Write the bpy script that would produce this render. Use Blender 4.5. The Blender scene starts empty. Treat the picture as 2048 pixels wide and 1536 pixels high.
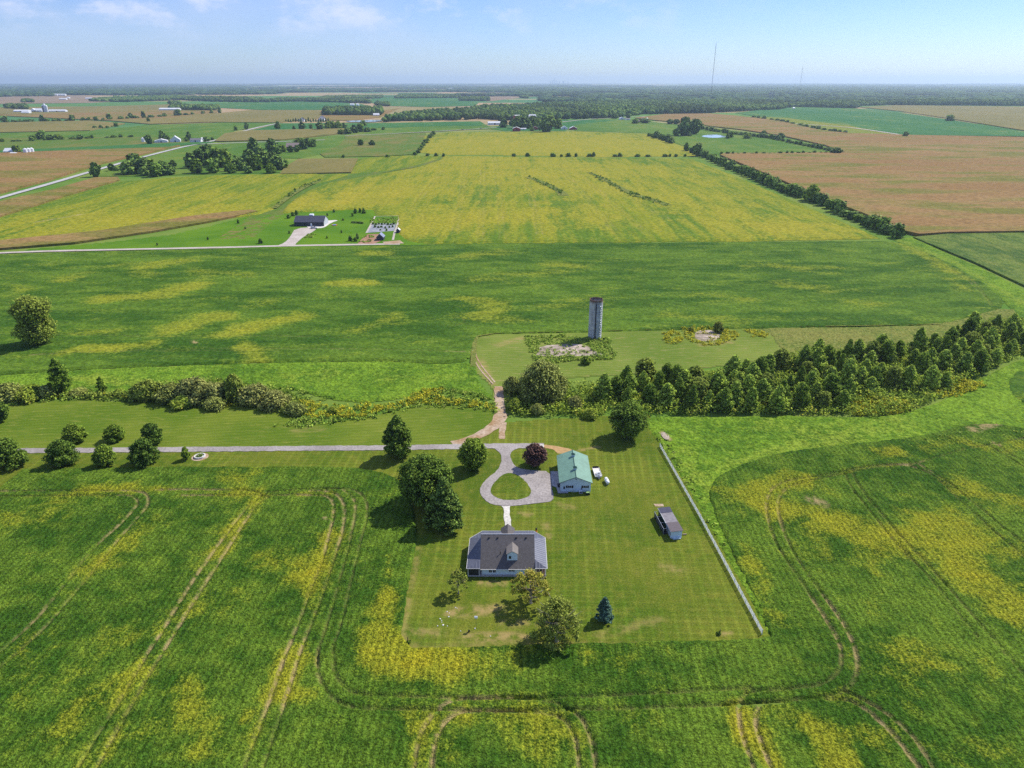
import bpy, bmesh, math, random
import numpy as np
from mathutils import Vector, Matrix

random.seed(7)
np.random.seed(7)
R = math.radians
S = bpy.context.scene
COL = S.collection

# ---------------------------------------------------------------- camera
CAM_H = 110.0
F_PX = 1420.0
PITCH = math.atan(605.5 / F_PX)
cam_data = bpy.data.cameras.new('camera')
cam = bpy.data.objects.new('camera', cam_data)
COL.objects.link(cam)
cam.location = (0, 0, CAM_H)
cam.rotation_euler = (math.pi / 2 - PITCH, 0, 0)
cam_data.sensor_width = 36.0
cam_data.lens = 36.0 * F_PX / 2048.0
cam_data.clip_start = 1.0
cam_data.clip_end = 90000.0
S.camera = cam

# ---------------------------------------------------------------- sun, sky, exposure
SUN_EL = R(47.0)
SUN_V = Vector((0.80, 0.60, 0)).normalized()
SUN_DIR = Vector((SUN_V.x * math.cos(SUN_EL), SUN_V.y * math.cos(SUN_EL), math.sin(SUN_EL)))
sd = bpy.data.lights.new('sun', 'SUN')
sd.energy = 4.3
sd.angle = R(0.53)
sd.color = (1.0, 0.95, 0.82)
sun = bpy.data.objects.new('sun', sd)
COL.objects.link(sun)
sun.location = (200, 150, 300)
sun.rotation_euler = SUN_DIR.to_track_quat('Z', 'Y').to_euler()

W = bpy.data.worlds.new('World')
S.world = W
W.use_nodes = True
nt = W.node_tree
bg = nt.nodes['Background']
sky = nt.nodes.new('ShaderNodeTexSky')
sky.sky_type = 'NISHITA'
sky.sun_disc = False
sky.sun_elevation = SUN_EL
sky.sun_rotation = math.atan2(SUN_V.x, SUN_V.y)
sky.altitude = 200
sky.air_density = 1.0
sky.dust_density = 0.4
sky.ozone_density = 4.0
bg.inputs['Strength'].default_value = 0.135
# thin cloud: noise over the sky direction projected on a cloud deck
tc = nt.nodes.new('ShaderNodeTexCoord')
sep = nt.nodes.new('ShaderNodeSeparateXYZ')
nt.links.new(tc.outputs['Generated'], sep.inputs[0])
def wm(op, a, b=None, c=None):
    n = nt.nodes.new('ShaderNodeMath'); n.operation = op
    for i, v in enumerate((a, b, c)):
        if v is None: continue
        if isinstance(v, (int, float)): n.inputs[i].default_value = v
        else: nt.links.new(v, n.inputs[i])
    return n.outputs[0]
cx = wm('MULTIPLY', sep.outputs[0], 5.0)
cy = wm('MULTIPLY', sep.outputs[2], 10.0)
comb = nt.nodes.new('ShaderNodeCombineXYZ')
nt.links.new(cx, comb.inputs[0]); nt.links.new(cy, comb.inputs[1])
def wnoise(scale, detail, rough):
    n = nt.nodes.new('ShaderNodeTexNoise')
    n.inputs['Scale'].default_value = scale
    n.inputs['Detail'].default_value = detail
    n.inputs['Roughness'].default_value = rough
    nt.links.new(comb.outputs[0], n.inputs['Vector'])
    return n.outputs['Fac']
big = wnoise(0.9, 4, 0.55)
fine = wnoise(2.4, 10, 0.62)
def wramp(x, lo, hi):
    n = nt.nodes.new('ShaderNodeMapRange'); n.interpolation_type = 'SMOOTHSTEP'
    nt.links.new(x, n.inputs[0])
    n.inputs[1].default_value = lo; n.inputs[2].default_value = hi
    return n.outputs[0]
# more cloud towards the left (west) half of the view
side = wm('SUBTRACT', 1.0, wramp(sep.outputs[0], -0.30, 0.45))
height = wramp(sep.outputs[2], 0.035, 0.085)
puff = wm('MULTIPLY', wramp(fine, 0.46, 0.66), wm('MULTIPLY', height, wm('MULTIPLY_ADD', side, 0.62, 0.04)))
veil = wm('MULTIPLY', wramp(big, 0.25, 0.75), wm('MULTIPLY_ADD', side, 0.5, 0.05))
mx1 = nt.nodes.new('ShaderNodeMix'); mx1.data_type = 'RGBA'
tint = nt.nodes.new('ShaderNodeMix'); tint.data_type = 'RGBA'; tint.blend_type = 'MULTIPLY'
tint.inputs[0].default_value = 1.0
# the low sky turns from milky to blue within a few degrees
grad = nt.nodes.new('ShaderNodeMix'); grad.data_type = 'RGBA'
grad.inputs[6].default_value = (0.54, 0.63, 0.78, 1)
grad.inputs[7].default_value = (0.38, 0.49, 0.86, 1)
gz = nt.nodes.new('ShaderNodeMapRange'); gz.inputs[1].default_value = 0.0; gz.inputs[2].default_value = 0.125
nt.links.new(sep.outputs[2], gz.inputs[0]); nt.links.new(gz.outputs[0], grad.inputs[0])
nt.links.new(grad.outputs[2], tint.inputs[7])
nt.links.new(sky.outputs[0], tint.inputs[6])
nt.links.new(tint.outputs[2], mx1.inputs[6])
mx1.inputs[7].default_value = (3.2, 3.9, 5.3, 1)
nt.links.new(veil, mx1.inputs[0])
mx2 = nt.nodes.new('ShaderNodeMix'); mx2.data_type = 'RGBA'
nt.links.new(mx1.outputs[2], mx2.inputs[6])
mx2.inputs[7].default_value = (4.6, 4.8, 5.9, 1)
nt.links.new(puff, mx2.inputs[0])
nt.links.new(mx2.outputs[2], bg.inputs['Color'])

S.view_settings.view_transform = 'Standard'
S.view_settings.look = 'None'
S.view_settings.gamma = 1.0
S.view_settings.use_curve_mapping = False
S.view_settings.exposure = 0.52
S.cycles.use_denoising = False
S.cycles.denoising_prefilter = 'ACCURATE'
S.cycles.max_bounces = 6
S.cycles.diffuse_bounces = 2
S.cycles.glossy_bounces = 2
S.cycles.transmission_bounces = 3
S.cycles.volume_bounces = 0
S.cycles.transparent_max_bounces = 6
S.cycles.caustics_reflective = False
S.cycles.caustics_refractive = False

# ---------------------------------------------------------------- helpers
def P(px, py, z=0.0):
    """real-world point on the level z that the photo shows at pixel (px, py)"""
    a = (px - 1024.0) / F_PX
    b = -(py - 768.0) / F_PX
    dx = a
    dy = math.cos(PITCH) + b * math.sin(PITCH)
    dz = -math.sin(PITCH) + b * math.cos(PITCH)
    dz = min(dz, -0.0022)
    t = (CAM_H - z) / -dz
    return (dx * t, dy * t)
def MPP(px, py):
    """metres per photo pixel at that ground point (across the view)"""
    x, y = P(px, py)
    zc = y * math.cos(PITCH) + CAM_H * math.sin(PITCH)
    return zc / F_PX
def height_px(px, py, h):
    """height in metres of something whose foot is at py and whose tip is h pixels higher"""
    x, y = P(px, py)
    b = -((py - h) - 768.0) / F_PX
    dy = math.cos(PITCH) + b * math.sin(PITCH)
    dz = -math.sin(PITCH) + b * math.cos(PITCH)
    return CAM_H + y * dz / dy

def tag(o, label=None, cat=None, group=None, kind=None):
    if label: o['label'] = label
    if cat: o['category'] = cat
    if group: o['group'] = group
    if kind: o['kind'] = kind
    return o
def empty(name, loc, rz=0.0, label=None, cat=None, group=None):
    o = bpy.data.objects.new(name, None)
    COL.objects.link(o)
    o.location = loc; o.rotation_euler = (0, 0, rz)
    o.empty_display_size = 0.5
    return tag(o, label, cat, group)
def link(name, me, parent=None, loc=None, rz=0.0):
    o = bpy.data.objects.new(name, me)
    COL.objects.link(o)
    if parent: o.parent = parent
    if loc is not None: o.location = loc
    if rz: o.rotation_euler = (0, 0, rz)
    return o
def np_mesh(name, verts, faces, mat=None, smooth=False):
    """verts (n,3); faces (m,k) all with k corners"""
    verts = np.asarray(verts, dtype=np.float32)
    faces = np.asarray(faces, dtype=np.int32)
    me = bpy.data.meshes.new(name)
    k = faces.shape[1]
    me.vertices.add(len(verts)); me.vertices.foreach_set('co', verts.ravel())
    me.loops.add(faces.size); me.loops.foreach_set('vertex_index', faces.ravel())
    me.polygons.add(len(faces))
    me.polygons.foreach_set('loop_start', np.arange(0, faces.size, k, dtype=np.int32))
    try: me.polygons.foreach_set('loop_total', np.full(len(faces), k, dtype=np.int32))
    except Exception: pass
    if smooth: me.polygons.foreach_set('use_smooth', np.ones(len(faces), dtype=bool))
    me.update(calc_edges=True)
    if mat: me.materials.append(mat)
    return me

class MB:
    """collects shapes into one mesh with several material slots"""
    def __init__(s): s.v = []; s.f = []; s.m = []; s.mats = []; s.cur = 0
    def mat(s, m):
        if m not in s.mats: s.mats.append(m)
        s.cur = s.mats.index(m); return s
    def add(s, vs, fs):
        b = len(s.v); s.v += [tuple(v) for v in vs]
        for f in fs: s.f.append([b + i for i in f]); s.m.append(s.cur)
        return s
    def box(s, x0, x1, y0, y1, z0, z1):
        vs = [(x0,y0,z0),(x1,y0,z0),(x1,y1,z0),(x0,y1,z0),(x0,y0,z1),(x1,y0,z1),(x1,y1,z1),(x0,y1,z1)]
        return s.add(vs, [(0,3,2,1),(4,5,6,7),(0,1,5,4),(1,2,6,5),(2,3,7,6),(3,0,4,7)])
    def prism(s, pts, z0, z1):
        n = len(pts)
        vs = [(x, y, z0) for x, y in pts] + [(x, y, z1) for x, y in pts]
        fs = [tuple(range(n, 2*n)), tuple(range(n-1, -1, -1))]
        fs += [(i, (i+1) % n, n + (i+1) % n, n + i) for i in range(n)]
        return s.add(vs, fs)
    def slab(s, pts, t):
        """a sheet through 3-D points given thickness t downward"""
        n = len(pts)
        vs = [tuple(p) for p in pts] + [(p[0], p[1], p[2] - t) for p in pts]
        fs = [tuple(range(n)), tuple(range(2*n-1, n-1, -1))]
        fs += [(i, n + i, n + (i+1) % n, (i+1) % n) for i in range(n)]
        return s.add(vs, fs)
    def tube(s, pts, rad, n=8, cap=True):
        """tube through pts; rad is one radius or one per point"""
        if not hasattr(rad, '__len__'): rad = [rad] * len(pts)
        P3 = [Vector(p) for p in pts]; rings = []
        b = len(s.v)
        for i, p in enumerate(P3):
            d = (P3[min(i+1, len(P3)-1)] - P3[max(i-1, 0)]).normalized()
            u = d.cross(Vector((0, 0, 1)))
            if u.length < 1e-3: u = Vector((1, 0, 0))
            u.normalize(); w = d.cross(u)
            for k in range(n):
                a = 2 * math.pi * k / n
                s.v.append(tuple(p + (u * math.cos(a) + w * math.sin(a)) * rad[i]))
        for i in range(len(P3) - 1):
            for k in range(n):
                q = (b+i*n+k, b+i*n+(k+1)%n, b+(i+1)*n+(k+1)%n, b+(i+1)*n+k)
                s.f.append(list(q)); s.m.append(s.cur)
        if cap:
            s.f.append([b + k for k in range(n)][::-1]); s.m.append(s.cur)
            s.f.append([b + (len(P3)-1)*n + k for k in range(n)]); s.m.append(s.cur)
        return s
    def lathe(s, prof, n=24, cx=0, cy=0):
        b = len(s.v)
        for r, z in prof:
            for k in range(n):
                a = 2*math.pi*k/n
                s.v.append((cx + r*math.cos(a), cy + r*math.sin(a), z))
        for i in range(len(prof)-1):
            for k in range(n):
                s.f.append([b+i*n+k, b+i*n+(k+1)%n, b+(i+1)*n+(k+1)%n, b+(i+1)*n+k]); s.m.append(s.cur)
        return s
    def build(s, name, parent=None, mat=None, loc=None, rz=0.0, smooth=False, bevel=0.0):
        me = bpy.data.meshes.new(name)
        me.from_pydata(s.v, [], s.f)
        if mat: me.materials.append(mat)
        else:
            for m in s.mats: me.materials.append(m)
            me.polygons.foreach_set('material_index', s.m)
        bm = bmesh.new(); bm.from_mesh(me)
        bmesh.ops.recalc_face_normals(bm, faces=bm.faces)
        bm.to_mesh(me); bm.free()
        if smooth:
            me.polygons.foreach_set('use_smooth', [True] * len(me.polygons))
        me.update()
        o = link(name, me, parent, loc, rz)
        if bevel:
            md = o.modifiers.new('bevel', 'BEVEL'); md.width = bevel; md.segments = 1; md.limit_method = 'ANGLE'
        return o

# ---------------------------------------------------------------- node helpers
class NT:
    def __init__(s, name):
        s.m = bpy.data.materials.new(name); s.m.use_nodes = True
        s.t = s.m.node_tree; s.b = s.t.nodes['Principled BSDF']
        s.b.inputs['Specular IOR Level'].default_value = 0.3
    def n(s, kind, **kw):
        x = s.t.nodes.new(kind)
        for k, v in kw.items(): setattr(x, k, v)
        return x
    def l(s, a, b): s.t.links.new(a, b)
    def put(s, sock, v):
        if isinstance(v, (int, float)): sock.default_value = v
        elif isinstance(v, (tuple, list)):
            sock.default_value = (*v, 1.0) if len(sock.default_value) == 4 and len(v) == 3 else v
        else: s.l(v, sock)
    def math(s, op, a, b=None, c=None, clamp=False):
        x = s.n('ShaderNodeMath', operation=op); x.use_clamp = clamp
        for i, v in enumerate((a, b, c)):
            if v is not None: s.put(x.inputs[i], v)
        return x.outputs[0]
    def pos(s, sc=(1, 1, 1), rot=0.0):
        g = s.n('ShaderNodeNewGeometry')
        mp = s.n('ShaderNodeMapping'); mp.inputs['Scale'].default_value = sc
        mp.inputs['Rotation'].default_value = (0, 0, rot)
        s.l(g.outputs['Position'], mp.inputs[0]); return mp.outputs[0]
    def obj(s, sc=(1, 1, 1)):
        g = s.n('ShaderNodeTexCoord')
        mp = s.n('ShaderNodeMapping'); mp.inputs['Scale'].default_value = sc
        s.l(g.outputs['Object'], mp.inputs[0]); return mp.outputs[0]
    def noise(s, vec, scale, detail=4, rough=0.55, dist=0.0):
        x = s.n('ShaderNodeTexNoise')
        x.inputs['Scale'].default_value = scale; x.inputs['Detail'].default_value = detail
        x.inputs['Roughness'].default_value = rough; x.inputs['Distortion'].default_value = dist
        s.l(vec, x.inputs['Vector']); return x.outputs['Fac']
    def ramp(s, x, lo, hi, a=0.0, b=1.0):
        r = s.n('ShaderNodeMapRange', interpolation_type='SMOOTHSTEP')
        s.put(r.inputs[0], x); r.inputs[1].default_value = lo; r.inputs[2].default_value = hi
        r.inputs[3].default_value = a; r.inputs[4].default_value = b
        return r.outputs[0]
    def mix(s, f, a, b, blend='MIX'):
        x = s.n('ShaderNodeMix', data_type='RGBA', blend_type=blend)
        s.put(x.inputs[0], f); s.put(x.inputs[6], a); s.put(x.inputs[7], b)
        return x.outputs[2]
    def scale(s, col, f):
        x = s.n('ShaderNodeVectorMath', operation='SCALE')
        s.put(x.inputs[0], col); s.put(x.inputs[3], f); return x.outputs[0]
    def attr(s, name):
        x = s.n('ShaderNodeAttribute'); x.attribute_name = name; return x.outputs['Fac']
    def bump(s, h, dist, strength=1.0):
        x = s.n('ShaderNodeBump'); x.inputs['Distance'].default_value = dist
        x.inputs['Strength'].default_value = strength
        s.l(h, x.inputs['Height']); s.l(x.outputs[0], s.b.inputs['Normal'])
    def out(s, col, rough=0.9, metal=0.0):
        s.put(s.b.inputs['Base Color'], col); s.put(s.b.inputs['Roughness'], rough)
        s.b.inputs['Metallic'].default_value = metal
        return s.m

def plain(name, col, rough=0.7, metal=0.0, var=0.12, sc=2.0, bump=0.0):
    t = NT(name)
    v = t.obj()
    n = t.noise(v, sc, 5, 0.6)
    c = t.scale(col, t.ramp(n, 0.25, 0.75, 1 - var, 1 + var))
    if bump: t.bump(n, bump)
    return t.out(c, rough, metal)

def crop(name, dark, light, yellow, soil=(0.34, 0.26, 0.12), big=0.02, mid=0.15, fine=1.4, stretch=(1, 1, 1),
         rot=0.0, ybase=-0.35, ynoise=1.1, contrast=0.35, bumpd=0.25, rows=None):
    """crop canopy: dark/light green patches, ripening driven by the ripe attribute, bare soil by the bare attribute"""
    t = NT(name)
    v = t.pos(stretch, rot)
    vu = t.pos()
    n1 = t.noise(v, big, 6, 0.6)
    n2 = t.noise(v, mid, 5, 0.6, 0.3)
    n3 = t.noise(vu, fine, 3, 0.7)
    c = t.mix(t.ramp(t.math('ADD', n1, t.math('MULTIPLY', n2, 0.7)), 0.68, 1.02), dark, light)
    n4 = t.noise(v, big * 2.5, 4, 0.6)
    nn = t.math('ADD', t.math('ADD', t.math('MULTIPLY', n2, 0.45), t.math('MULTIPLY', n3, 0.40)), t.math('MULTIPLY', n4, 0.35))
    y = t.math('ADD', t.math('ADD', t.attr('ripe'), ybase), t.math('MULTIPLY', t.math('SUBTRACT', nn, 0.60), ynoise * 2.0))
    half = tuple(0.5 * p_ + 0.5 * q_ for p_, q_ in zip(light, yellow))
    c = t.mix(t.ramp(y, -0.45, 0.15), c, half)
    c = t.mix(t.ramp(y, 0.10, 0.75), c, yellow)
    c = t.scale(c, t.ramp(n3, 0.3, 0.7, 1 - contrast, 1 + contrast))
    if rows:
        wv = t.n('ShaderNodeTexWave', wave_type='BANDS', bands_direction='X')
        wv.inputs['Scale'].default_value = 2 * math.pi / rows[0] / 20.0 * 1.0
        wv.inputs['Distortion'].default_value = 0.8; wv.inputs['Detail'].default_value = 2
        wv.inputs['Detail Scale'].default_value = 0.4
        t.l(t.pos((1, 1, 1), rows[1]), wv.inputs['Vector'])
        c = t.scale(c, t.ramp(wv.outputs['Fac'], 0.0, 1.0, 1 - rows[2], 1 + rows[2]))
    b = t.math('MULTIPLY', t.attr('bare'), t.ramp(t.noise(vu, 0.5, 3, 0.6), 0.35, 0.6))
    c = t.mix(b, c, soil)
    t.bump(t.noise(vu, fine * 1.3, 2, 0.6), bumpd)
    t.b.inputs['Specular IOR Level'].default_value = 0.04
    return t.out(c, 0.95)

def world_poly(px):
    return [P(*p) for p in px]
def smooth_poly(pts, it=1, closed=True):
    for _ in range(it):
        q = []
        n = len(pts)
        rng = range(n) if closed else range(n - 1)
        if not closed: q.append(pts[0])
        for i in rng:
            a, b = pts[i], pts[(i+1) % n]
            q.append((a[0]*.75 + b[0]*.25, a[1]*.75 + b[1]*.25))
            q.append((a[0]*.25 + b[0]*.75, a[1]*.25 + b[1]*.75))
        if not closed: q.append(pts[-1])
        pts = q
    return pts
def seg_dist(X, Y, pts, closed=False):
    d = np.full(X.shape, 1e9, dtype=np.float32)
    n = len(pts)
    for i in range(n if closed else n - 1):
        ax, ay = pts[i]; bx, by = pts[(i+1) % n]
        ux, uy = bx-ax, by-ay; L = ux*ux + uy*uy + 1e-9
        t = np.clip(((X-ax)*ux + (Y-ay)*uy) / L, 0, 1)
        d = np.minimum(d, np.hypot(X-ax-t*ux, Y-ay-t*uy))
    return d
def inside(X, Y, pts):
    c = np.zeros(X.shape, dtype=bool)
    n = len(pts); j = n - 1
    for i in range(n):
        xi, yi = pts[i]; xj, yj = pts[j]
        if yi != yj:
            c ^= ((yi > Y) != (yj > Y)) & (X < (xj-xi)*(Y-yi)/(yj-yi) + xi)
        j = i
    return c
def vnoise(X, Y, scale, seed):
    """smooth value noise for relief"""
    rs = np.random.RandomState(seed)
    T = rs.rand(256, 256).astype(np.float32)
    x = X*scale + 1000.5; y = Y*scale + 1000.5
    xi = np.floor(x).astype(int); yi = np.floor(y).astype(int)
    fx = x - xi; fy = y - yi
    fx = fx*fx*(3-2*fx); fy = fy*fy*(3-2*fy)
    g = lambda a, b: T[a & 255, b & 255]
    return (g(xi, yi)*(1-fx)*(1-fy) + g(xi+1, yi)*fx*(1-fy) + g(xi, yi+1)*(1-fx)*fy + g(xi+1, yi+1)*fx*fy) - 0.5

def set_attr(me, name, arr):
    a = me.attributes.new(name, 'FLOAT', 'POINT')
    a.data.foreach_set('value', np.asarray(arr, dtype=np.float32))

def field(name, poly_px, mat, z0=0.02, h=0.7, cell=(0.3, 0.3), amp=0.12, edge=0.5, ripe=(), bare=(), tracks=(), kind='structure',
          label=None, soft=1, lump=0.0, shade_smooth=True, world=False, clipbox=None):
    """one crop or grass sheet as a relief grid: canopy height, ragged edge, wheel tracks pressed into it"""
    pts = smooth_poly(poly_px if world else world_poly(poly_px), soft)
    xs = [p[0] for p in pts]; ys = [p[1] for p in pts]
    x0, x1, y0, y1 = min(xs)-cell[0]*2, max(xs)+cell[0]*2, min(ys)-cell[1]*2, max(ys)+cell[1]*2
    if clipbox: x0 = max(x0, clipbox[0]); x1 = min(x1, clipbox[1]); y0 = max(y0, clipbox[2]); y1 = min(y1, clipbox[3])
    nx = int((x1-x0)/cell[0]) + 1; ny = int((y1-y0)/cell[1]) + 1
    gx = x0 + np.arange(nx)*cell[0]; gy = y0 + np.arange(ny)*cell[1]
    X, Y = np.meshgrid(gx, gy)
    d = seg_dist(X, Y, pts, True)
    d = np.where(inside(X, Y, pts), d, -d)
    d = d + vnoise(X, Y, 0.9, 3)*edge*0.9 + vnoise(X, Y, 0.15, 5)*edge*0.9
    keepv = d > -max(cell)*1.6
    m = max(cell)
    Z = np.clip((d + 0.05)/max(edge, m*0.6), -0.3, 1.0)
    Z = z0 + np.where(Z > 0, Z, 0)**0.7*h + np.where(Z < 0, Z*0.6, 0)
    ins = np.clip(d/max(edge, m*0.6), 0, 1)
    if amp: Z = Z + ins*amp*(vnoise(X, Y, 1.1, 11)*1.2 + vnoise(X, Y, 0.37, 12)*1.1 + (np.random.rand(*X.shape)-0.5)*1.3)
    if lump: Z = Z + ins*lump*(vnoise(X, Y, 0.12, 21) + 0.5*vnoise(X, Y, 0.3, 22))
    RP = np.zeros(X.shape, np.float32); BR = np.zeros(X.shape, np.float32)
    wob = vnoise(X, Y, 0.05, 31)*1.2 + vnoise(X, Y, 0.2, 32)*0.7
    for px, rad, st in ripe:
        w = [P(*q) for q in px]
        dd = seg_dist(X, Y, w) if len(w) > 1 else np.hypot(X-w[0][0], Y-w[0][1])
        u_ = np.clip(1.0 - dd/(rad*2.6) + wob*0.30, 0, 1); RP = RP + (1 - np.minimum(RP, 1))*0.56*st*u_*u_*(3-2*u_)
    for px, rad, st in bare:
        w = [P(*q) for q in px]
        dd = seg_dist(X, Y, w) if len(w) > 1 else np.hypot(X-w[0][0], Y-w[0][1])
        BR = np.maximum(BR, st*np.clip(1.4 - dd/rad + wob*0.5, 0, 1))
    for px, rad, depth, soil in tracks:
        w = smooth_poly([P(*q) for q in px], 2, False)
        dd = seg_dist(X, Y, w) + vnoise(X, Y, 0.8, 41)*0.12
        g = np.clip(1.3 - dd/rad, 0, 1)
        pat = np.clip(vnoise(X, Y, 0.12, 51)*1.6 + 0.85, 0.5, 1)
        rad = rad*1.12
        Z = Z - g*depth*(h + z0)*ins*(0.55 + 0.45*pat)
        sm = np.clip(vnoise(X, Y, 0.06, 52)*3.0 + soil*2.2 - 0.7, 0, 1)
        BR = np.maximum(BR, np.clip(1.35 - dd/rad, 0, 1)*np.maximum(sm*0.9, 0.16))
        RP = RP + np.clip(1.0 - dd/(rad*5), 0, 1)*soil*0.35
    idx = -np.ones(X.size, dtype=np.int64)
    kv = keepv.ravel()
    c = kv.reshape(X.shape)
    q = c[:-1, :-1] & c[1:, :-1] & c[:-1, 1:] & c[1:, 1:]
    I = np.arange(X.size).reshape(X.shape)
    F = np.stack([I[:-1, :-1][q], I[:-1, 1:][q], I[1:, 1:][q], I[1:, :-1][q]], 1)
    used = np.unique(F)
    idx[used] = np.arange(len(used))
    V = np.stack([X.ravel(), Y.ravel(), Z.ravel()], 1)[used]
    me = np_mesh(name, V, idx[F], mat, shade_smooth)
    set_attr(me, 'ripe', RP.ravel()[used]); set_attr(me, 'bare', BR.ravel()[used])
    o = link(name, me)
    tag(o, label, None, None, kind)
    return o

def slabfield(name, poly_px, mat, z0, h, kind='structure', label=None, soft=0):
    """a far field: solid slab of crop of height h standing on the ground"""
    pts = smooth_poly(world_poly(poly_px), soft) if soft else world_poly(poly_px)
    mb = MB(); mb.prism(pts, z0 - 0.4, z0 + h)
    o = mb.build(name, mat=mat)
    return tag(o, label, None, None, kind)

def densify(pts, step, closed, jit):
    out = []; n = len(pts); r_ = random.Random(len(pts)*7+1)
    for i in range(n if closed else n-1):
        a, b = pts[i], pts[(i+1) % n]; L = math.hypot(b[0]-a[0], b[1]-a[1]); m = max(1, min(400, int(L/step)))
        for k in range(m):
            f = k/m; out.append((a[0]+(b[0]-a[0])*f + r_.uniform(-jit, jit), a[1]+(b[1]-a[1])*f + r_.uniform(-jit, jit)))
    if not closed: out.append(pts[-1])
    return out
def ribbon(name, px, width, mat, z, soft=2, kind='structure', world=False, zs=None):
    pts = smooth_poly([tuple(p) for p in px] if world else [P(*p) for p in px], soft, False)
    near_ = sum(math.hypot(*p) for p in pts)/len(pts) < 450 and z < 0.3
    if near_: pts = densify(pts, 1.1, False, 0.0)
    jr = random.Random(int(z*1000)+len(pts))
    vs = []
    n = len(pts)
    ws = width if hasattr(width, '__len__') else None
    for i, p in enumerate(pts):
        a = pts[max(i-1, 0)]; b = pts[min(i+1, n-1)]
        dx, dy = b[0]-a[0], b[1]-a[1]; L = math.hypot(dx, dy) or 1
        w = (ws[0] + (ws[1]-ws[0])*i/(n-1)) if ws else width
        w = w*(1 + 0.06*math.sin(i*1.7))
        jw = min(0.16, w*.09) if near_ else 0.0; wa = w/2 + jr.uniform(-jw, jw); wb = w/2 + jr.uniform(-jw, jw)
        vs.append((p[0]-dy/L*wa, p[1]+dx/L*wa, z)); vs.append((p[0]+dy/L*wb, p[1]-dx/L*wb, z))
    mb = MB()
    mb.add(vs, [(2*i, 2*i+1, 2*i+3, 2*i+2) for i in range(n-1)])
    o = mb.build(name, mat=mat)
    # faces must look up
    me = o.data
    if me.polygons[0].normal.z < 0: me.flip_normals()
    return tag(o, None, None, None, kind)
def sheet(name, px, mat, z, soft=1, kind='structure', world=False):
    pts = smooth_poly([tuple(p) for p in px] if world else world_poly(px), soft)
    if not world and soft and math.hypot(*pts[0]) < 450: pts = densify(pts, 0.9, True, 0.10)
    vs = [(x, y, z) for x, y in pts]
    mb = MB(); mb.add(vs, [tuple(range(len(vs)))])
    o = mb.build(name, mat=mat)
    if o.data.polygons[0].normal.z < 0: o.data.flip_normals()
    return tag(o, None, None, None, kind)
# ================================================================ materials of the land
SOIL = (0.34, 0.26, 0.12)
M_soy = crop('soybean_green', (0.034, 0.084, 0.008), (0.100, 0.165, 0.016), (0.30, 0.26, 0.014), big=0.035, mid=0.22, fine=2.2,
             stretch=(1, 1, 1), contrast=0.62, bumpd=0.5, ybase=-0.60, ynoise=1.25, rows=(1.52, 0.03, 0.14))
M_soymid = crop('soybean_green_mid', (0.034, 0.084, 0.009), (0.090, 0.156, 0.016), (0.26, 0.25, 0.020), big=0.02, mid=0.09, fine=0.7,
                stretch=(0.5, 1.2, 1), contrast=0.34, bumpd=0.35, ybase=-0.50, ynoise=1.2)
M_soyyel = crop('soybean_ripening', (0.085, 0.150, 0.012), (0.180, 0.205, 0.014), (0.285, 0.245, 0.022), big=0.010, mid=0.06, fine=0.35,
                stretch=(2.0, 0.22, 1), contrast=0.26, bumpd=0.4, ybase=-0.38, ynoise=1.3)
M_meadow = crop('meadow_grass', (0.068, 0.140, 0.012), (0.145, 0.240, 0.019), (0.21, 0.235, 0.03), big=0.04, mid=0.3, fine=1.0,
                contrast=0.42, bumpd=0.6, ybase=-0.50, ynoise=1.2)
M_rough = crop('rough_grass', (0.085, 0.135, 0.022), (0.155, 0.19, 0.035), (0.20, 0.18, 0.05), big=0.05, mid=0.4, fine=1.2,
               contrast=0.35, bumpd=0.5, ybase=-0.10, ynoise=1.3)
M_corngreen = crop('corn_green', (0.05, 0.10, 0.018), (0.12, 0.17, 0.03), (0.22, 0.20, 0.05), big=0.03, mid=0.2, fine=0.8,
                   stretch=(1, 0.3, 1), contrast=0.35, bumpd=0.5)

def farcrop(name, a, b, c, big=0.004, mid=0.03, fine=0.25, stretch=(1, 0.4, 1), rot=0.0, mixc=(0.55, 0.75), contrast=0.18):
    t = NT(name)
    v = t.pos(stretch, rot)
    n1 = t.noise(v, big, 6, 0.62); n2 = t.noise(v, mid, 5, 0.6); n3 = t.noise(t.pos(), fine, 3, 0.7)
    col = t.mix(t.ramp(t.math('ADD', n1, t.math('MULTIPLY', n2, 0.6)), 0.62, 0.98), a, b)
    col = t.mix(t.ramp(t.math('ADD', t.math('MULTIPLY', n2, 0.7), t.math('MULTIPLY', n1, 0.4)), mixc[0], mixc[1]), col, c)
    col = t.scale(col, t.ramp(n3, 0.3, 0.7, 1 - contrast, 1 + contrast))
    t.bump(n3, 0.5)
    t.b.inputs['Specular IOR Level'].default_value = 0.04
    return t.out(col, 0.95)
M_corntan = farcrop('corn_ripe', (0.215, 0.128, 0.046), (0.27, 0.172, 0.068), (0.14, 0.135, 0.025), big=0.004, mid=0.018, mixc=(0.50, 0.66), rot=0.25, stretch=(0.45, 1.3, 1), contrast=0.25)
M_cornolive = farcrop('corn_turning', (0.155, 0.14, 0.040), (0.215, 0.17, 0.055), (0.11, 0.13, 0.028))
M_pasture = farcrop('pasture', (0.060, 0.135, 0.015), (0.105, 0.175, 0.022), (0.15, 0.175, 0.03))
M_farsoy = farcrop('far_soybean', (0.030, 0.120, 0.030), (0.055, 0.150, 0.034), (0.16, 0.18, 0.035), mixc=(0.60, 0.72))
M_farsoyyel = farcrop('far_soybean_yellow', (0.13, 0.18, 0.018), (0.21, 0.20, 0.022), (0.07, 0.15, 0.018))
M_hay = farcrop('hay_grass', (0.075, 0.145, 0.018), (0.135, 0.15, 0.03), (0.18, 0.15, 0.045))
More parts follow.
